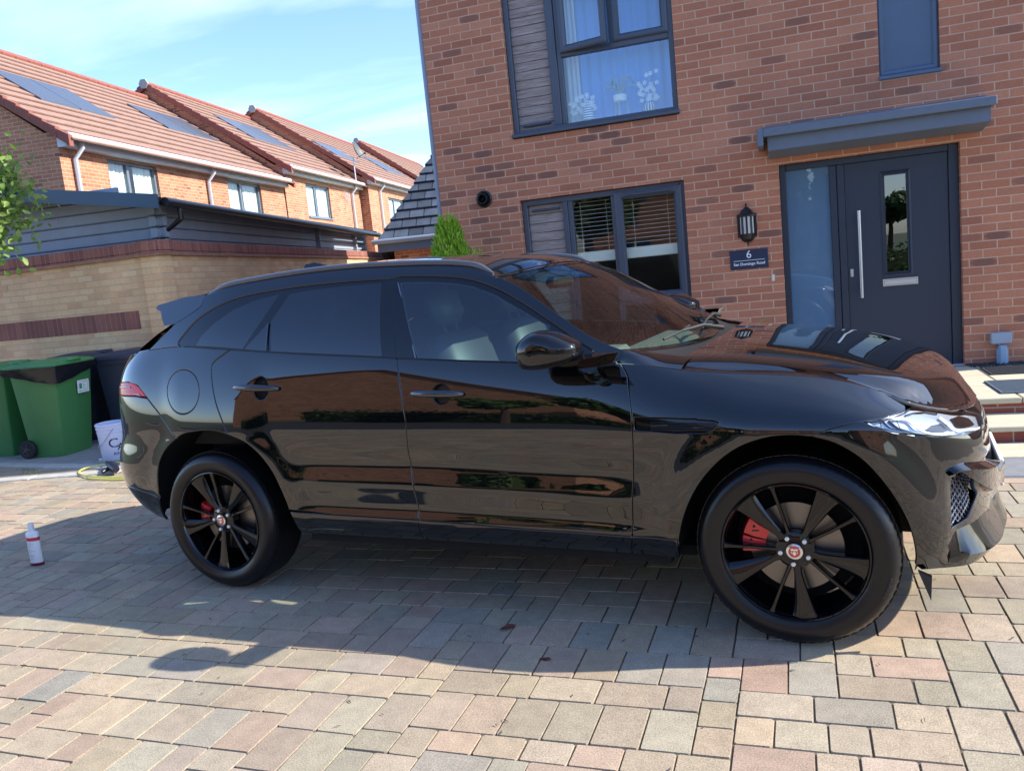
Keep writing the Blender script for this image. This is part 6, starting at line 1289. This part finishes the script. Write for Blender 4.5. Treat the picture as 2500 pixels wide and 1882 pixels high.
# door handles and their finger cups
for hd, c0, par, pp_ in (('rhandle', -1.030, rdoor, pr), ('fhandle', -.004, fdoor, pf)):
    panel('handle_cup', SurfS, pp_, mat('cup_black', (.001, .001, .001), .3), par, off=-.022, gap=-.003, thick=.001)
    a0, a1 = T_[hd][0], T_[hd][1]
    def hnd(b, a0=a0, a1=a1):
        pts = []; rr = []
        for k in range(17):
            t = k / 16; s = a0[0] + (a1[0] - a0[0]) * t; v = a0[1] + (a1[1] - a0[1]) * t; o = .006 + .030 * min(1, sin(pi * t) ** .45 if 0 < t < 1 else 0)
            pts.append(tuple(SP(np.array([s]), np.array([v]))[0] + SN(np.array([s]), np.array([v]))[0] * o)); rr.append(.007 + .008 * min(1, (sin(pi * t) ** .4 if 0 < t < 1 else 0)))
        b.tube(pts, rr, 14, sy=1.15)
    mirrored(hnd, 'door_handle', m_chrome, par, smooth=60)
# greenhouse
fT = catm(FT[::-1], 3); apc = catm(T_['apil'], 4); dR_ = catm(T_['dloTopR'], 4); dF_ = catm(T_['dloTopF'], 4)
bot = lambda x0, x1, n=40: [(x0 + (x1 - x0) * i / n, float(beltz(x0 + (x1 - x0) * i / n))) for i in range(n + 1)]
frame_o = [T_['apilbase'][1]] + [T_['apilbase'][0]] + apc[::-1][1:] + fT[1:-1] + T_['spoil'] + T_['rside'][1:] + [(-2.05, 1.235)] + bot(-2.0, -1.66, 12) + dR_ + dF_[1:]
panel('roof_side_frame', SurfU, frame_o, m_paint, car, gap=.001)
bgU = [(-.3600, 1.5405), (-.3575, 1.5265), (-.3396, 1.4919), (-.2743, 1.3017), (-.2440, 1.1680)]
q0 = [(x, z) for x, z in dR_ if x < -.365]
panel('window_frame', SurfU, q0 + bgU + bot(-.25, -1.60, 50)[1:], m_gloss, rdoor, holes=[T_['qglass'], T_['fixpane'], T_['rglass']], off=-.005, gap=.001)
panel('window_frame', SurfU, bgU[::-1] + [(x, z) for x, z in dF_ if x > -.355] + [(.78, 1.106)] + [(.70, 1.112)] + bot(.62, -.235, 40), m_gloss, fdoor, holes=[T_['fglass']], off=-.005, gap=.001)
for nm, k, mm_2, par in (('quarter_glass', 'qglass', m_tint, rdoor), ('fixed_pane', 'fixpane', m_tint, rdoor), ('rear_window', 'rglass', m_tint, rdoor), ('front_window', 'fglass', m_clear, fdoor)): panel(nm, SurfU, T_[k], mm_2, par, off=-.006, gap=-.004, thick=.001, roll=.0001)
trim_o = bot(-1.60, .62, 60) + [(.78, 1.1075), (.78, 1.113), (.62, 1.1205), (.4942, 1.1215), (.3325, 1.1345)] + T_['trimTop'][::-1][2:]
panel('belt_trim', SurfU, trim_o, m_matt, car, off=.003, gap=.0, thick=.012)
def strip(pa, pb, w_, o):
    def f(b):
        A_, B_ = UP(*pa), UP(*pb); nA = UN(np.array([pa[0]]), np.array([pa[1]]))[0]; b.tube([tuple(A_ + nA * o), tuple((A_ + B_) / 2 + nA * (o + .001)), tuple(B_ + nA * o)], w_, 6)
    return f
mirrored(strip((-1.0215, 1.3760), (-1.0070, 1.2395), .0042, .001), 'window_divider', m_chrome, rdoor); mirrored(strip((-.3035, 1.5105), (-.1420, 1.1680), .0040, -.001), 'window_seal', m_chrome, fdoor)
panel('mirror_sail', SurfU, [(x + .004 * 0, z) for x, z in T_['sail']], m_gloss, fdoor, off=-.001, gap=.001)
# roof, screen, bonnet
xr = -1.53
hc = lambda y: .212 + .055 * (1 - (abs(y) / .64) ** 2); ys = np.linspace(-1, 1, 25)
ye_f = float(-U(.2055, 1.4885)); side = [(x, float(U(x, z)) + .004) for x, z in fT if -1.53 < x < .205]
rf_o = side + [(xr, -.70), (xr, .70)][0:0] + [(xr, y) for y in np.linspace(side[-1][1], -side[-1][1], 12)] + [(x, -y) for x, y in side[::-1]] + [(hc(y * ye_f), y * ye_f) for y in ys[::-1][1:-1]]
roofo = panel('roof', SurfR, rf_o, m_paint, car, mirror=False, gap=.0005, flip=True)
panel('windscreen', SurfW, [(.004, -.995), (1., -.995), (1., .995), (.004, .995)], m_ws, car, mirror=False, off=-.004, gap=0, thick=.001, step=.028, nf=1)
for e_, nm in (((0., .035), 'header_band'), ((.955, 1.0), 'cowl_band')): panel(nm, SurfW, [(e_[0], -.985), (e_[1], -.985), (e_[1], .985), (e_[0], .985)], m_gloss, car, mirror=False, off=-.007, gap=0, thick=.001, step=.05)
def hdr(b): b.tube([tuple(wsp(np.array([[.0, q]]))[0] + np.array([0, 0, .002])) for q in np.linspace(-1, 1, 24)], .004, 6)
b = MB(); hdr(b); b.build('header_trim', m_chrome, car, smooth=60)
cw = lambda y: 1.005 + .055 * (1 - (abs(y) / .8) ** 2)
hs_ = [tuple(p[:2]) for p in SP(np.linspace(1.0, S1, 90), np.ones(90))]
hs_ = [(x + 0, y) for x, y in hs_]; hs_[-1] = (hs_[-1][0], -.0005)
y0_ = hs_[0][1]
h_out = hs_ + [(x, -y) for x, y in hs_[::-1]][1:] + [(cw(y), y) for y in np.linspace(-y0_, y0_, 24)[1:-1]]
panel('bonnet', SurfH, h_out, m_paint, car, mirror=False, gap=.003, flip=True)
# cowl under the screen with wipers
def cowl(b):
    n = 24; A_ = wsp(np.array([[1.0, q] for q in np.linspace(-.99, .99, n)])); vs = []
    for i in range(n):
        y = A_[i][1]; c = hoodp(np.array([[cw(y) + .02, y * .94]]))[0]; vs += [tuple(A_[i] + np.array([-.01, 0, -.006])), tuple((A_[i] + c) / 2 + np.array([0, 0, -.025])), tuple(c + np.array([0, 0, -.03]))]
    b.add(vs, [(3 * i + j, 3 * i + j + 1, 3 * i + 4 + j, 3 * i + 3 + j) for i in range(n - 1) for j in range(2)])
b = MB(); cowl(b); b.build('cowl', m_matt, car, smooth=30)
def cside(b):
    a = [SP(np.array([s]), np.array([1.]))[0] for s in (.79, .86, .93, 1.0, 1.03)]; c = [UP(.7783, 1.1122), UP(.82, 1.1505) + np.array([.0, 0, 0]), wsp(np.array([[1.0, -.93]]))[0], wsp(np.array([[1.0, -.86]]))[0] + np.array([.02, 0, -.012]), hoodp(np.array([[1.055, -.70]]))[0]]
    vs = []
    for p, q in zip(a, c): m_ = (p + q) / 2 + np.array([0, -.006, .008]); vs += [tuple(p), tuple(m_), tuple(q)]
    b.add(vs, [(3 * i + j, 3 * i + j + 1, 3 * i + 4 + j, 3 * i + 3 + j) for i in range(4) for j in range(2)])
mirrored(cside, 'cowl_corner', m_paint, fender, smooth=60)
def wiper(b, y0, y1, l):
    A_ = wsp(np.array([[.985, y0]]))[0] + np.array([.03, 0, .012]); B_ = wsp(np.array([[.90, y1]]))[0] + np.array([.01, 0, .022]); b.tube([tuple(A_), tuple((A_ + B_) / 2 + np.array([0, 0, .02])), tuple(B_)], [.013, .010, .006], 6)
    C_ = wsp(np.array([[.93, y1 - .28]]))[0] + np.array([0, 0, .01]); D_ = wsp(np.array([[.86, y1 + .30]]))[0] + np.array([0, 0, .01]); b.tube([tuple(C_), tuple(B_), tuple(D_)], .006, 5)
for a_, c_ in ((.25, -.30), (.80, .30)): b = MB(); wiper(b, a_, c_, .5); b.build('wiper', m_matt, car, smooth=40)
def wedge(b): # black arm end standing proud at the far lower corner of the screen
    b.add([(1.04, .46, 1.112), (1.16, .50, 1.118), (1.04, .66, 1.106), (1.035, .50, 1.15), (1.07, .60, 1.14)], [(0, 1, 3), (1, 4, 3), (1, 2, 4), (0, 3, 4, 2)])
# roof rails
def rail(b):
    P = [(-1.50, 1.553)] + [q for q in FT[1:-2]] + [(.175, 1.506)]; P = catm(P, 4); n = len(P); pts = []
    for i, (x, z) in enumerate(P): t = i / (n - 1); e = min(1, t / .10, (1 - t) / .12); e = e * e * (3 - 2 * e); p = UP(x, z); pts.append((p[0], p[1] + .020, z + .003 + .010 * e))
    b.tube(pts, [.006 + .010 * min(1, i / (n - 1) / .08, (1 - i / (n - 1)) / .08) for i in range(n)], 10, sy=1.0)
mirrored(rail, 'roof_rail', mat('satin_rail', (.07, .072, .08), .25, metal=0, ior=1.6, coat=1), car, smooth=60)
# spoiler and tailgate
def spo(b):
    P = [(-1.515, 1.552), (-1.70, 1.545), (-1.915, 1.518), (-1.922, 1.502), (-1.86, 1.480), (-1.845, 1.455), (-1.80, 1.405), (-1.708, 1.4095), (-1.5803, 1.4618), (-1.5258, 1.4904)]; n = len(P); m = 15; vs = []
    for k in range(m):
        q = -1 + 2 * k / (m - 1)
        for (x, z) in P: y = float(U(max(x, -2.0), z)) * -q * -1; bl = .03 * (1 - q * q); vs.append((x - bl * (1 if x < -1.6 else 0), -y if False else float(-U(max(x, -2.0), z)) * q, z + .038 * (1 - abs(q) ** 2.6) * (1 if z > 1.47 else .2)))
    b.add(vs, [(n * k + i, n * k + (i + 1) % n, n * k + n + (i + 1) % n, n * k + n + i) for k in range(m - 1) for i in range(n)] + [tuple(range(n))[::-1], tuple(range(n * m - n, n * m))])
b = MB(); spo(b); b.build('spoiler', m_paint, car, smooth=35)
b = MB(); n = 18; vs = []
for k in range(n):
    q = -1 + 2 * k / (n - 1); 
    for (x, z) in ((-1.72, 1.415), (-1.85, 1.36), (-1.97, 1.30), (-2.08, 1.235)):
        y = float(-U(max(x, -2.05), z)) * q; vs.append((x - .16 * (1 - q * q), y, z))
b.add(vs, [(4 * k + i, 4 * k + i + 1, 4 * k + 5 + i, 4 * k + 4 + i) for k in range(n - 1) for i in range(3)]); b.build('rear_screen', mat('dark_glass', (.004, .004, .005), .02, ior=1.6), car, smooth=60)
panel('tailgate', SurfS, [(-2.62, 1.0), (-2.55, .79), (-2.55, .715), (S0 + .002, .70), (S0 + .002, 1.0)], m_paint, car)
b = MB(); n = 18; vs = []
E_ = SP(np.linspace(-2.3, S0, n), np.ones(n))
for sg in (1, -1):
    k0 = []
    for i, p in enumerate(E_): q = 1 - i / (n - 1); k0 += [(p[0], p[1] * sg, p[2]), (-2.08 - .16 * (1 - (p[1] / .75) ** 2), p[1] * sg * .97, 1.236)]
    b.add(k0, [(2 * i, 2 * i + 2, 2 * i + 3, 2 * i + 1) for i in range(n - 1)])
b.build('tailgate_ledge', m_paint, car)
# shark-fin aerial
b = MB(); b.add([(-1.42, -.035, 1.628), (-1.42, .035, 1.628), (-1.18, 0, 1.632), (-1.40, -.012, 1.672), (-1.40, .012, 1.672), (-1.34, 0, 1.678), (-1.25, 0, 1.652)], [(0, 3, 6, 2), (1, 2, 6, 4), (3, 5, 6), (5, 4, 6), (0, 1, 4, 5, 3)]); b.build('roof_aerial', m_paint, car, smooth=50)
# door mirrors
def mhead(b):
    P = [R5p(*q) for q in ((728, 545), (738, 505), (770, 470), (815, 446), (865, 440), (925, 452), (985, 482), (1032, 514), (1036, 545), (1030, 575), (990, 602), (905, 624), (820, 633), (758, 624), (736, 590))]
    P = catm(P + [P[0]], 3)[:-1]; c = np.mean(P, 0); n = len(P); L = ((-1.145, .30, .0), (-1.140, .55, .0), (-1.128, .78, 0), (-1.108, .93, 0), (-1.08, 1.0, 0), (-1.04, 1.0, 0), (-1.0, .95, 0), (-.965, .82, 0), (-.95, .6, 0)); vs = []
    for y, s, _ in L:
        for p in P: q = c + (np.array(p) - c) * s; vs.append((q[0], y, q[1]))
    b.add(vs, [(n * i + j, n * i + (j + 1) % n, n * i + n + (j + 1) % n, n * i + n + j) for i in range(len(L) - 1) for j in range(n)] + [tuple(range(n))[::-1], tuple(range(n * (len(L) - 1), n * len(L)))])
def R5p(X, Y):   # side-view outline of the mirror in car x,z
    return (.446 + (X - 728) * .000835 + (Y - 540) * .00002, 1.271 - (Y - 440) * .000790 - (X - 728) * .0000)
mh = mirrored(mhead, 'door_mirror', m_gloss, fdoor, smooth=60)
def marm(b):
    b.add([(.60, -1.10, 1.137), (.86, -1.06, 1.172), (.815, -1.0, 1.120), (.66, -.98, 1.105), (.62, -.875, 1.08), (.80, -.865, 1.085), (.64, -1.04, 1.165), (.84, -.98, 1.165)], [(0, 1, 2, 3), (3, 2, 5, 4), (0, 6, 7, 1), (1, 7, 2), (0, 3, 6)])
    b.tube([(.72, -1.02, 1.135), (.70, -.93, 1.095), (.69, -.86, 1.06)], [.045, .038, .05], 10)
mirrored(marm, 'mirror_arm', m_gloss, fdoor, smooth=30)
def mtop(b): b.tube([R5p3(X, Y) for X, Y in ((742, 541), (820, 538), (900, 532), (1030, 514))], .0022, 5)
def R5p3(X, Y): q = R5p(X, Y); return (q[0], -1.165 + .02 * abs((X - 880) / 150) ** 2 * .5, q[1])
# wheel-arch liners, floor, inner shell
for nm, arc_, cx in (('wheel_well', ra_c, -1.385), ('wheel_well', fa_c, 1.435)):
    def well(b, arc_=arc_, cx=cx):
        A_ = SP(np.array([q[0] for q in arc_]), np.clip([q[1] for q in arc_], 0, 1)); n = len(A_); vs = []
        for p in A_: vs += [(p[0], p[1] + .006, p[2]), (p[0] * 1.0 + (p[0] - cx) * .05, p[1] + .05, p[2] + .02), (p[0] + (p[0] - cx) * .05, -.50, p[2] + .03)]
        b.add(vs, [(3 * i + j, 3 * i + 3 + j, 3 * i + 4 + j, 3 * i + 1 + j) for i in range(n - 1) for j in range(2)] + [tuple(3 * i + 2 for i in range(n))])
    mirrored(well, nm, m_void, car)
def innershell(b):
    for (s0, s1, v0, v1) in ((-.90, .97, .0, .93), (-2.9, -1.95, .1, .93), (-1.95, -.9, .68, .93), (.97, 1.9, .66, .93), (1.9, S1, .02, .9)):
        n = max(3, int((s1 - s0) / .06)); m = 12; s = np.linspace(s0, s1, n); v = np.linspace(v0, v1, m); P = SP(s[:, None] + 0 * v[None], v[None] + 0 * s[:, None]) - SN(s[:, None] + 0 * v[None], v[None] + 0 * s[:, None]) * (.060 if s1 > 1.95 and s0 >= 1.89 else .022)
        b.add(P.reshape(-1, 3).tolist(), [(i * m + j, i * m + j + 1, (i + 1) * m + j + 1, (i + 1) * m + j) for i in range(n - 1) for j in range(m - 1)])
mirrored(innershell, 'inner_shell', m_void, car)
b = MB(); b.box(-1.9, 1.7, -.72, .72, .255, .30); b.box(-.9, .95, -.86, .86, .27, .31); b.build('underbody', m_void, car)
# cabin
m_seat = mat('seat_leather', (.05, .045, .042), .5); m_dash = mat('dash_top', (.22, .25, .23), .55, bump=.3, bscale=120); m_int = mat('cabin_trim', (.05, .05, .05), .7)
def seatb(b, x, y):
    b.box(x - .05, x + .46, y - .25, y + .25, .55, .74, bev=.05); T = TR((x - .04, y, .70), 0, 0, radians(-18)); b.box(-.09, .09, -.25, .25, 0, .56, T=T, bev=.06)
def headr(b, x, y): T = TR((x - .04, y, .70), 0, 0, radians(-18)); b.box(-.06, .07, -.135, .135, .60, .80, T=T, bev=.05); b.tube([T @ Vector((0, -.06, .5)), T @ Vector((0, -.06, .64))], .008, 6); b.tube([T @ Vector((0, .06, .5)), T @ Vector((0, .06, .64))], .008, 6)
for y in (-.38, .38):
    b = MB(); seatb(b, -.02, y); s_ = b.build('seat', m_seat, car, smooth=60); b = MB(); headr(b, -.02, y); b.build('headrest', mat('headrest_leather', (.07, .064, .06), .5), s_, smooth=60)
b = MB(); b.box(-1.25, -.75, -.62, .62, .55, .76, bev=.05); b.box(-1.36, -1.18, -.62, .62, .7, 1.2, bev=.05); b.build('rear_bench', m_seat, car, smooth=60)
b = MB()
n = 16; vs = []
for i in range(n): q = -1 + 2 * i / (n - 1); yy = q * .74; vs += [(.50, yy, .80), (.50, yy, 1.035), (.58, yy, 1.075), (.80 + .10 * (1 - q * q), yy, 1.062), (.84 + .12 * (1 - q * q), yy, 1.04)]
b.add(vs, [(5 * i + j, 5 * i + j + 1, 5 * i + 6 + j, 5 * i + 5 + j) for i in range(n - 1) for j in range(4)]); b.box(.52, .66, -.52, -.24, 1.05, 1.115, bev=.02); b.build('dashboard', m_dash, car, smooth=40)
b = MB(); T = TR((.42, -.38, .98), 0, 0, radians(65)); b.tube([T @ Vector((.18 * cos(t), .18 * sin(t), 0)) for t in [2 * pi * k / 32 for k in range(32)]], .015, 8, close=True); b.box(-.15, .15, -.02, .02, -.012, .012, T=T); b.box(-.05, .05, -.05, .05, -.02, .02, T=T, bev=.015); b.build('steering_wheel', m_matt, car, smooth=60)
b = MB(); b.box(-.9, .6, -.75, .75, .33, .40); b.box(-2.0, -1.3, -.66, .66, .72, .80); b.build('cabin_floor', m_int, car)
b = MB(); b.box(.17, .24, -.08, .18, 1.40, 1.46, bev=.02); b.build('rear_view_mirror', m_matt, car)
# wheels ------------------------------------------------------------
m_tyre = mat('tyre_rubber', (.006, .006, .007), .32, ior=1.42, bump=.15, bscale=40); m_rim = mat('gloss_black_alloy', (.003, .003, .004), .06, ior=1.5); m_disc = mat('brake_disc', (.20, .185, .17), .35, metal=.9); m_cal = mat('red_caliper', (.62, .015, .018), .3, coat=.6); m_nut = mat('wheel_nut', (.70, .70, .66), .25, metal=.5)
def PT(r, a, y): return (r * cos(a), y, r * sin(a))
def make_wheel(a0, yface, first, cal_angle):
    w_ = empty('wheel', parent=car); lab = None
    # tyre: profile (radius, depth from outer face, inward +)
    pr_ = [(.262, .012), (.268, .002), (.278, -.004), (.300, -.012), (.322, -.013), (.340, -.006), (.352, .006), (.3605, .018), (.365, .030), (.3675, .05), (.369, .08), (.3695, .125), (.369, .17), (.3675, .20), (.3605, .232), (.340, .256), (.30, .262), (.262, .24)]
    n = 144; b = MB(); vs = []; fs = []
    for i, (r, y) in enumerate(pr_):
        for j in range(n):
            rr = r
            if 6 <= i <= 8 and j % 2: rr -= .0028      # shoulder sipes
            if i in (9, 13): rr -= .0  
            vs.append(PT(rr, 2 * pi * j / n, y))
    fs = [(i * n + j, i * n + (j + 1) % n, (i + 1) * n + (j + 1) % n, (i + 1) * n + j) for i in range(len(pr_) - 1) for j in range(n)]; b.add(vs, fs)
    for yy in (.075, .125, .175):   # dark circumferential grooves
        pass
    ty = b.build('tyre', m_tyre, w_, smooth=32)
    b = MB()
    for j in range(72):   # tread blocks standing on the carcass
        a = 2 * pi * j / 72
        for y0_, y1_, sk in ((.034, .068, .0), (.080, .118, .02), (.132, .170, .02), (.182, .212, .0)):
            P = []
            for (aa, yy) in ((a + sk, y0_), (a + .072 + sk, y0_), (a + .072, y1_), (a, y1_)): P += [PT(.3665, aa, yy), PT(.3695, aa, yy)]
            b.add(P, [(1, 3, 5, 7), (0, 2, 3, 1), (2, 4, 5, 3), (4, 6, 7, 5), (6, 0, 1, 7)])
    b.build('tread', m_tyre, w_)
    # rim barrel and lip
    b = MB(); n = 96
    pr2 = [(.2665, .014), (.2685, .004), (.2665, -.002), (.2615, -.003), (.2575, .003), (.2545, .012), (.2520, .022), (.2485, .06), (.240, .10), (.236, .20), (.25, .235), (.262, .24)]
    b.add([PT(r, 2 * pi * j / n, y) for r, y in pr2 for j in range(n)], [(i * n + j, i * n + (j + 1) % n, (i + 1) * n + (j + 1) % n, (i + 1) * n + j) for i in range(len(pr2) - 1) for j in range(n)]); rim = b.build('rim', m_rim, w_, smooth=40)
    def spoke(wtab, a):
        """wtab: (radius, half width, face depth, bevel); wide blade or thin rib, laid along angle a"""
        vs = []; ca, sa = cos(a), sin(a)
        def at(r, t, y): return (r * ca - t * sa, y, r * sa + t * ca)
        for r, h, y, sh in wtab:
            c = sh; e_ = min(.004, h * .4); dp = min(.012, max(0, (h - .012)) * .55); vs += [at(r, c - h, y + .038 + dp), at(r, c - h, y + .005 + dp), at(r, c - h + e_, y + dp), at(r, c - h * .25, y), at(r, c + h - e_, y + dp * .12), at(r, c + h, y + .005 + dp * .12), at(r, c + h, y + .038)]
        n_ = len(wtab); b = MB(); b.add(vs, [(7 * i + j, 7 * i + j + 1, 7 * i + 8 + j, 7 * i + 7 + j) for i in range(n_ - 1) for j in range(6)] + [(6, 5, 4, 3, 2, 1, 0)]); b.build('spoke', m_rim, w_, smooth=30)
    for k in range(5):
        a = radians(a0 + 72 * k)
        spoke([(.030, .016, .030, 0), (.060, .016, .030, 0), (.085, .0140, .026, 0), (.115, .018, .021, .001), (.150, .0245, .016, .002), (.185, .031, .012, .003), (.220, .0385, .008, .003), (.243, .044, .005, .003), (.2575, .050, .004, .003)], a)
        spoke([(.030, .010, .034, 0), (.065, .0085, .032, .003), (.10, .0072, .026, .002), (.15, .0072, .019, 0), (.20, .0078, .012, 0), (.240, .009, .006, 0), (.2575, .013, .004, 0)], a - radians(26))
        # web between the pair near the nut
    b = MB(); n = 40; b.add([PT(r, 2 * pi * j / n, y) for r, y in ((.070, .075), (.070, .034), (.062, .030), (.036, .026), (.034, .020), (.0, .020)) for j in range(n)], [(i * n + j, i * n + (j + 1) % n, (i + 1) * n + (j + 1) % n, (i + 1) * n + j) for i in range(5) for j in range(n)]); hub = b.build('hub', m_rim, w_, smooth=35)
    for k in range(5):
        a = radians(a0 + 72 * k - 12.5); c = Vector(PT(.053, a, .0)); b = MB(); T = Matrix.Translation((c.x, .030, c.z)) @ Matrix.Rotation(pi / 2, 4, 'X')
        b.lathe([(.0145, -.012), (.0145, .0012), (.012, .0012), (.0115, -.004)], 20, T, cap=False); b.build('nut_recess', m_gloss, w_); b = MB(); b.lathe([(.0095, -.01), (.0095, .010), (.0075, .012), (.0, .012)], 6, T); b.build('wheel_nut', m_nut, w_)
    T = Matrix.Translation((0, .020, 0)) @ Matrix.Rotation(pi / 2, 4, 'X')
    b = MB(); b.lathe([(.030, -.004), (.030, .004), (.027, .0055), (.0, .0055)], 32, T); cap_ = b.build('centre_cap', m_bright, w_, smooth=35)
    b = MB(); b.lathe([(.0215, .0050), (.0215, .0066), (.0, .0066)], 32, T); b.build('badge', mat('badge_red', (.50, .02, .03), .3, coat=1), w_)
    b = MB(); T2 = T   # silver animal-face relief: brow, cheeks, muzzle
    for poly in ([(-.014, .010), (-.006, .014), (0, .010), (.006, .014), (.014, .010), (.010, .003), (.004, .006), (0, .002), (-.004, .006), (-.010, .003)], [(-.005, .001), (.005, .001), (.007, -.008), (0, -.015), (-.007, -.008)], [(-.013, .001), (-.008, .0), (-.010, -.008)], [(.013, .001), (.010, -.008), (.008, .0)]): b.prism(poly, .0066, .0078, T2)
    b.build('badge_relief', m_bright, w_)
    b = MB(); n = 64; b.add([PT(r, 2 * pi * j / n, y) for r, y in ((.07, .125), (.07, .085), (.172, .085), (.172, .11), (.07, .11)) for j in range(n)], [(i * n + j, i * n + (j + 1) % n, (i + 1) * n + (j + 1) % n, (i + 1) * n + j) for i in range(4) for j in range(n)]); b.build('brake_disc', m_disc, w_, smooth=35)
    b = MB(); ca = radians(cal_angle); n = 12; hw = radians(20 if first else 19); r0, r1 = (.110, .206) if first else (.12, .19)
    for (h0, h1) in ((-1, -.08), (.08, 1)):
        vs = []
        for i in range(n + 1): a = ca + hw * (h0 + (h1 - h0) * i / n); vs += [PT(r0, a, .100), PT(r0, a, .058), PT((r0 + r1) / 2, a, .050), PT(r1 - .01, a, .056), PT(r1, a, .100)]
        b.add(vs, [(5 * i + j, 5 * i + j + 1, 5 * i + 6 + j, 5 * i + 5 + j) for i in range(n) for j in range(4)] + [(0, 1, 2, 3, 4), tuple(5 * n + j for j in (4, 3, 2, 1, 0))])
    cal = b.build('brake_caliper', m_cal, w_, smooth=30)
    b = MB()
    for h in (-.5, .5): a = ca + hw * h; c = PT((r0 + r1) / 2, a, .0495); b.box(c[0] - .012, c[0] + .012, .0485, .051, c[2] - .0025, c[2] + .0025); b.lathe([(.006, 0), (.005, .003)], 12, Matrix.Translation((c[0] - .004, .052, c[2] + .016)) @ Matrix.Rotation(pi / 2, 4, 'X'))
    b.build('caliper_mark', m_matt, w_)
    b = MB(); n = 48; b.add([PT(r, 2 * pi * j / n, y) for r, y in ((.0, .175), (.235, .175)) for j in range(n)], [(j, (j + 1) % n, n + (j + 1) % n, n + j) for j in range(n)]); b.build('dust_shield', m_void, w_)
    return w_
CZ = .3705
for (x, a0, cal, fr) in ((1.440, 131, 166, True), (-1.432, 118, 172, False)):
    w_ = make_wheel(a0, 0, fr, cal); w_.location = (x, -.938 if fr else -.948, CZ)
    w2 = make_wheel(a0, 0, fr, 180 - cal) if False else None
    # far-side copy turned half round
    c = w_.copy(); COL.objects.link(c); c.parent = car; c.location = (x, .938, CZ); c.rotation_euler = (0, 0, pi)
    for ch in list(w_.children):
        k = ch.copy(); COL.objects.link(k); k.parent = c
        for g in ch.children: h = g.copy(); COL.objects.link(h); h.parent = k
fw = [o for o in car.children if o.name.startswith('wheel') and o.location.x > 0 and o.location.y < 0][0]
tx = text_obj('sidewall_text', 'SCORPION', .017, Matrix.Identity(4), mat('raised_rubber', (.035, .035, .038), .5), fw, .0005)
for v in tx.data.vertices: a = radians(-19) + v.co.x / .335; r = .331 + v.co.y; v.co = (r * cos(a), -.0135 - v.co.z + .25 * max(0, r - .335), r * sin(a))
b = MB(); b.add([(1.855, -.86, .30), (1.90, -.845, .275), (1.895, -.85, .185), (1.855, -.84, .30), (1.90, -.825, .275), (1.895, -.83, .185)], [(0, 2, 1), (3, 4, 5), (0, 3, 5, 2), (1, 2, 5, 4)]); b.build('air_deflector', m_matt, car)
def underpiece(b): b.add([(-1.06, -.62, .30), (-.93, -.62, .30), (-.95, -.60, .20), (-1.02, -.60, .185), (-1.06, -.585, .30), (-.93, -.585, .30), (-.95, -.57, .20), (-1.02, -.57, .185)], [(0, 1, 2, 3), (4, 7, 6, 5), (2, 6, 7, 3), (0, 3, 7, 4), (1, 5, 6, 2)])
b = MB(); underpiece(b); b.build('underside_piece', mat('underside_grey', (.30, .30, .31), .5), car)  # small light grey piece below the sill, ahead of the rear wheel
# pull the rigs' origins: wheels sit on the ground, everything else is in the car's own frame
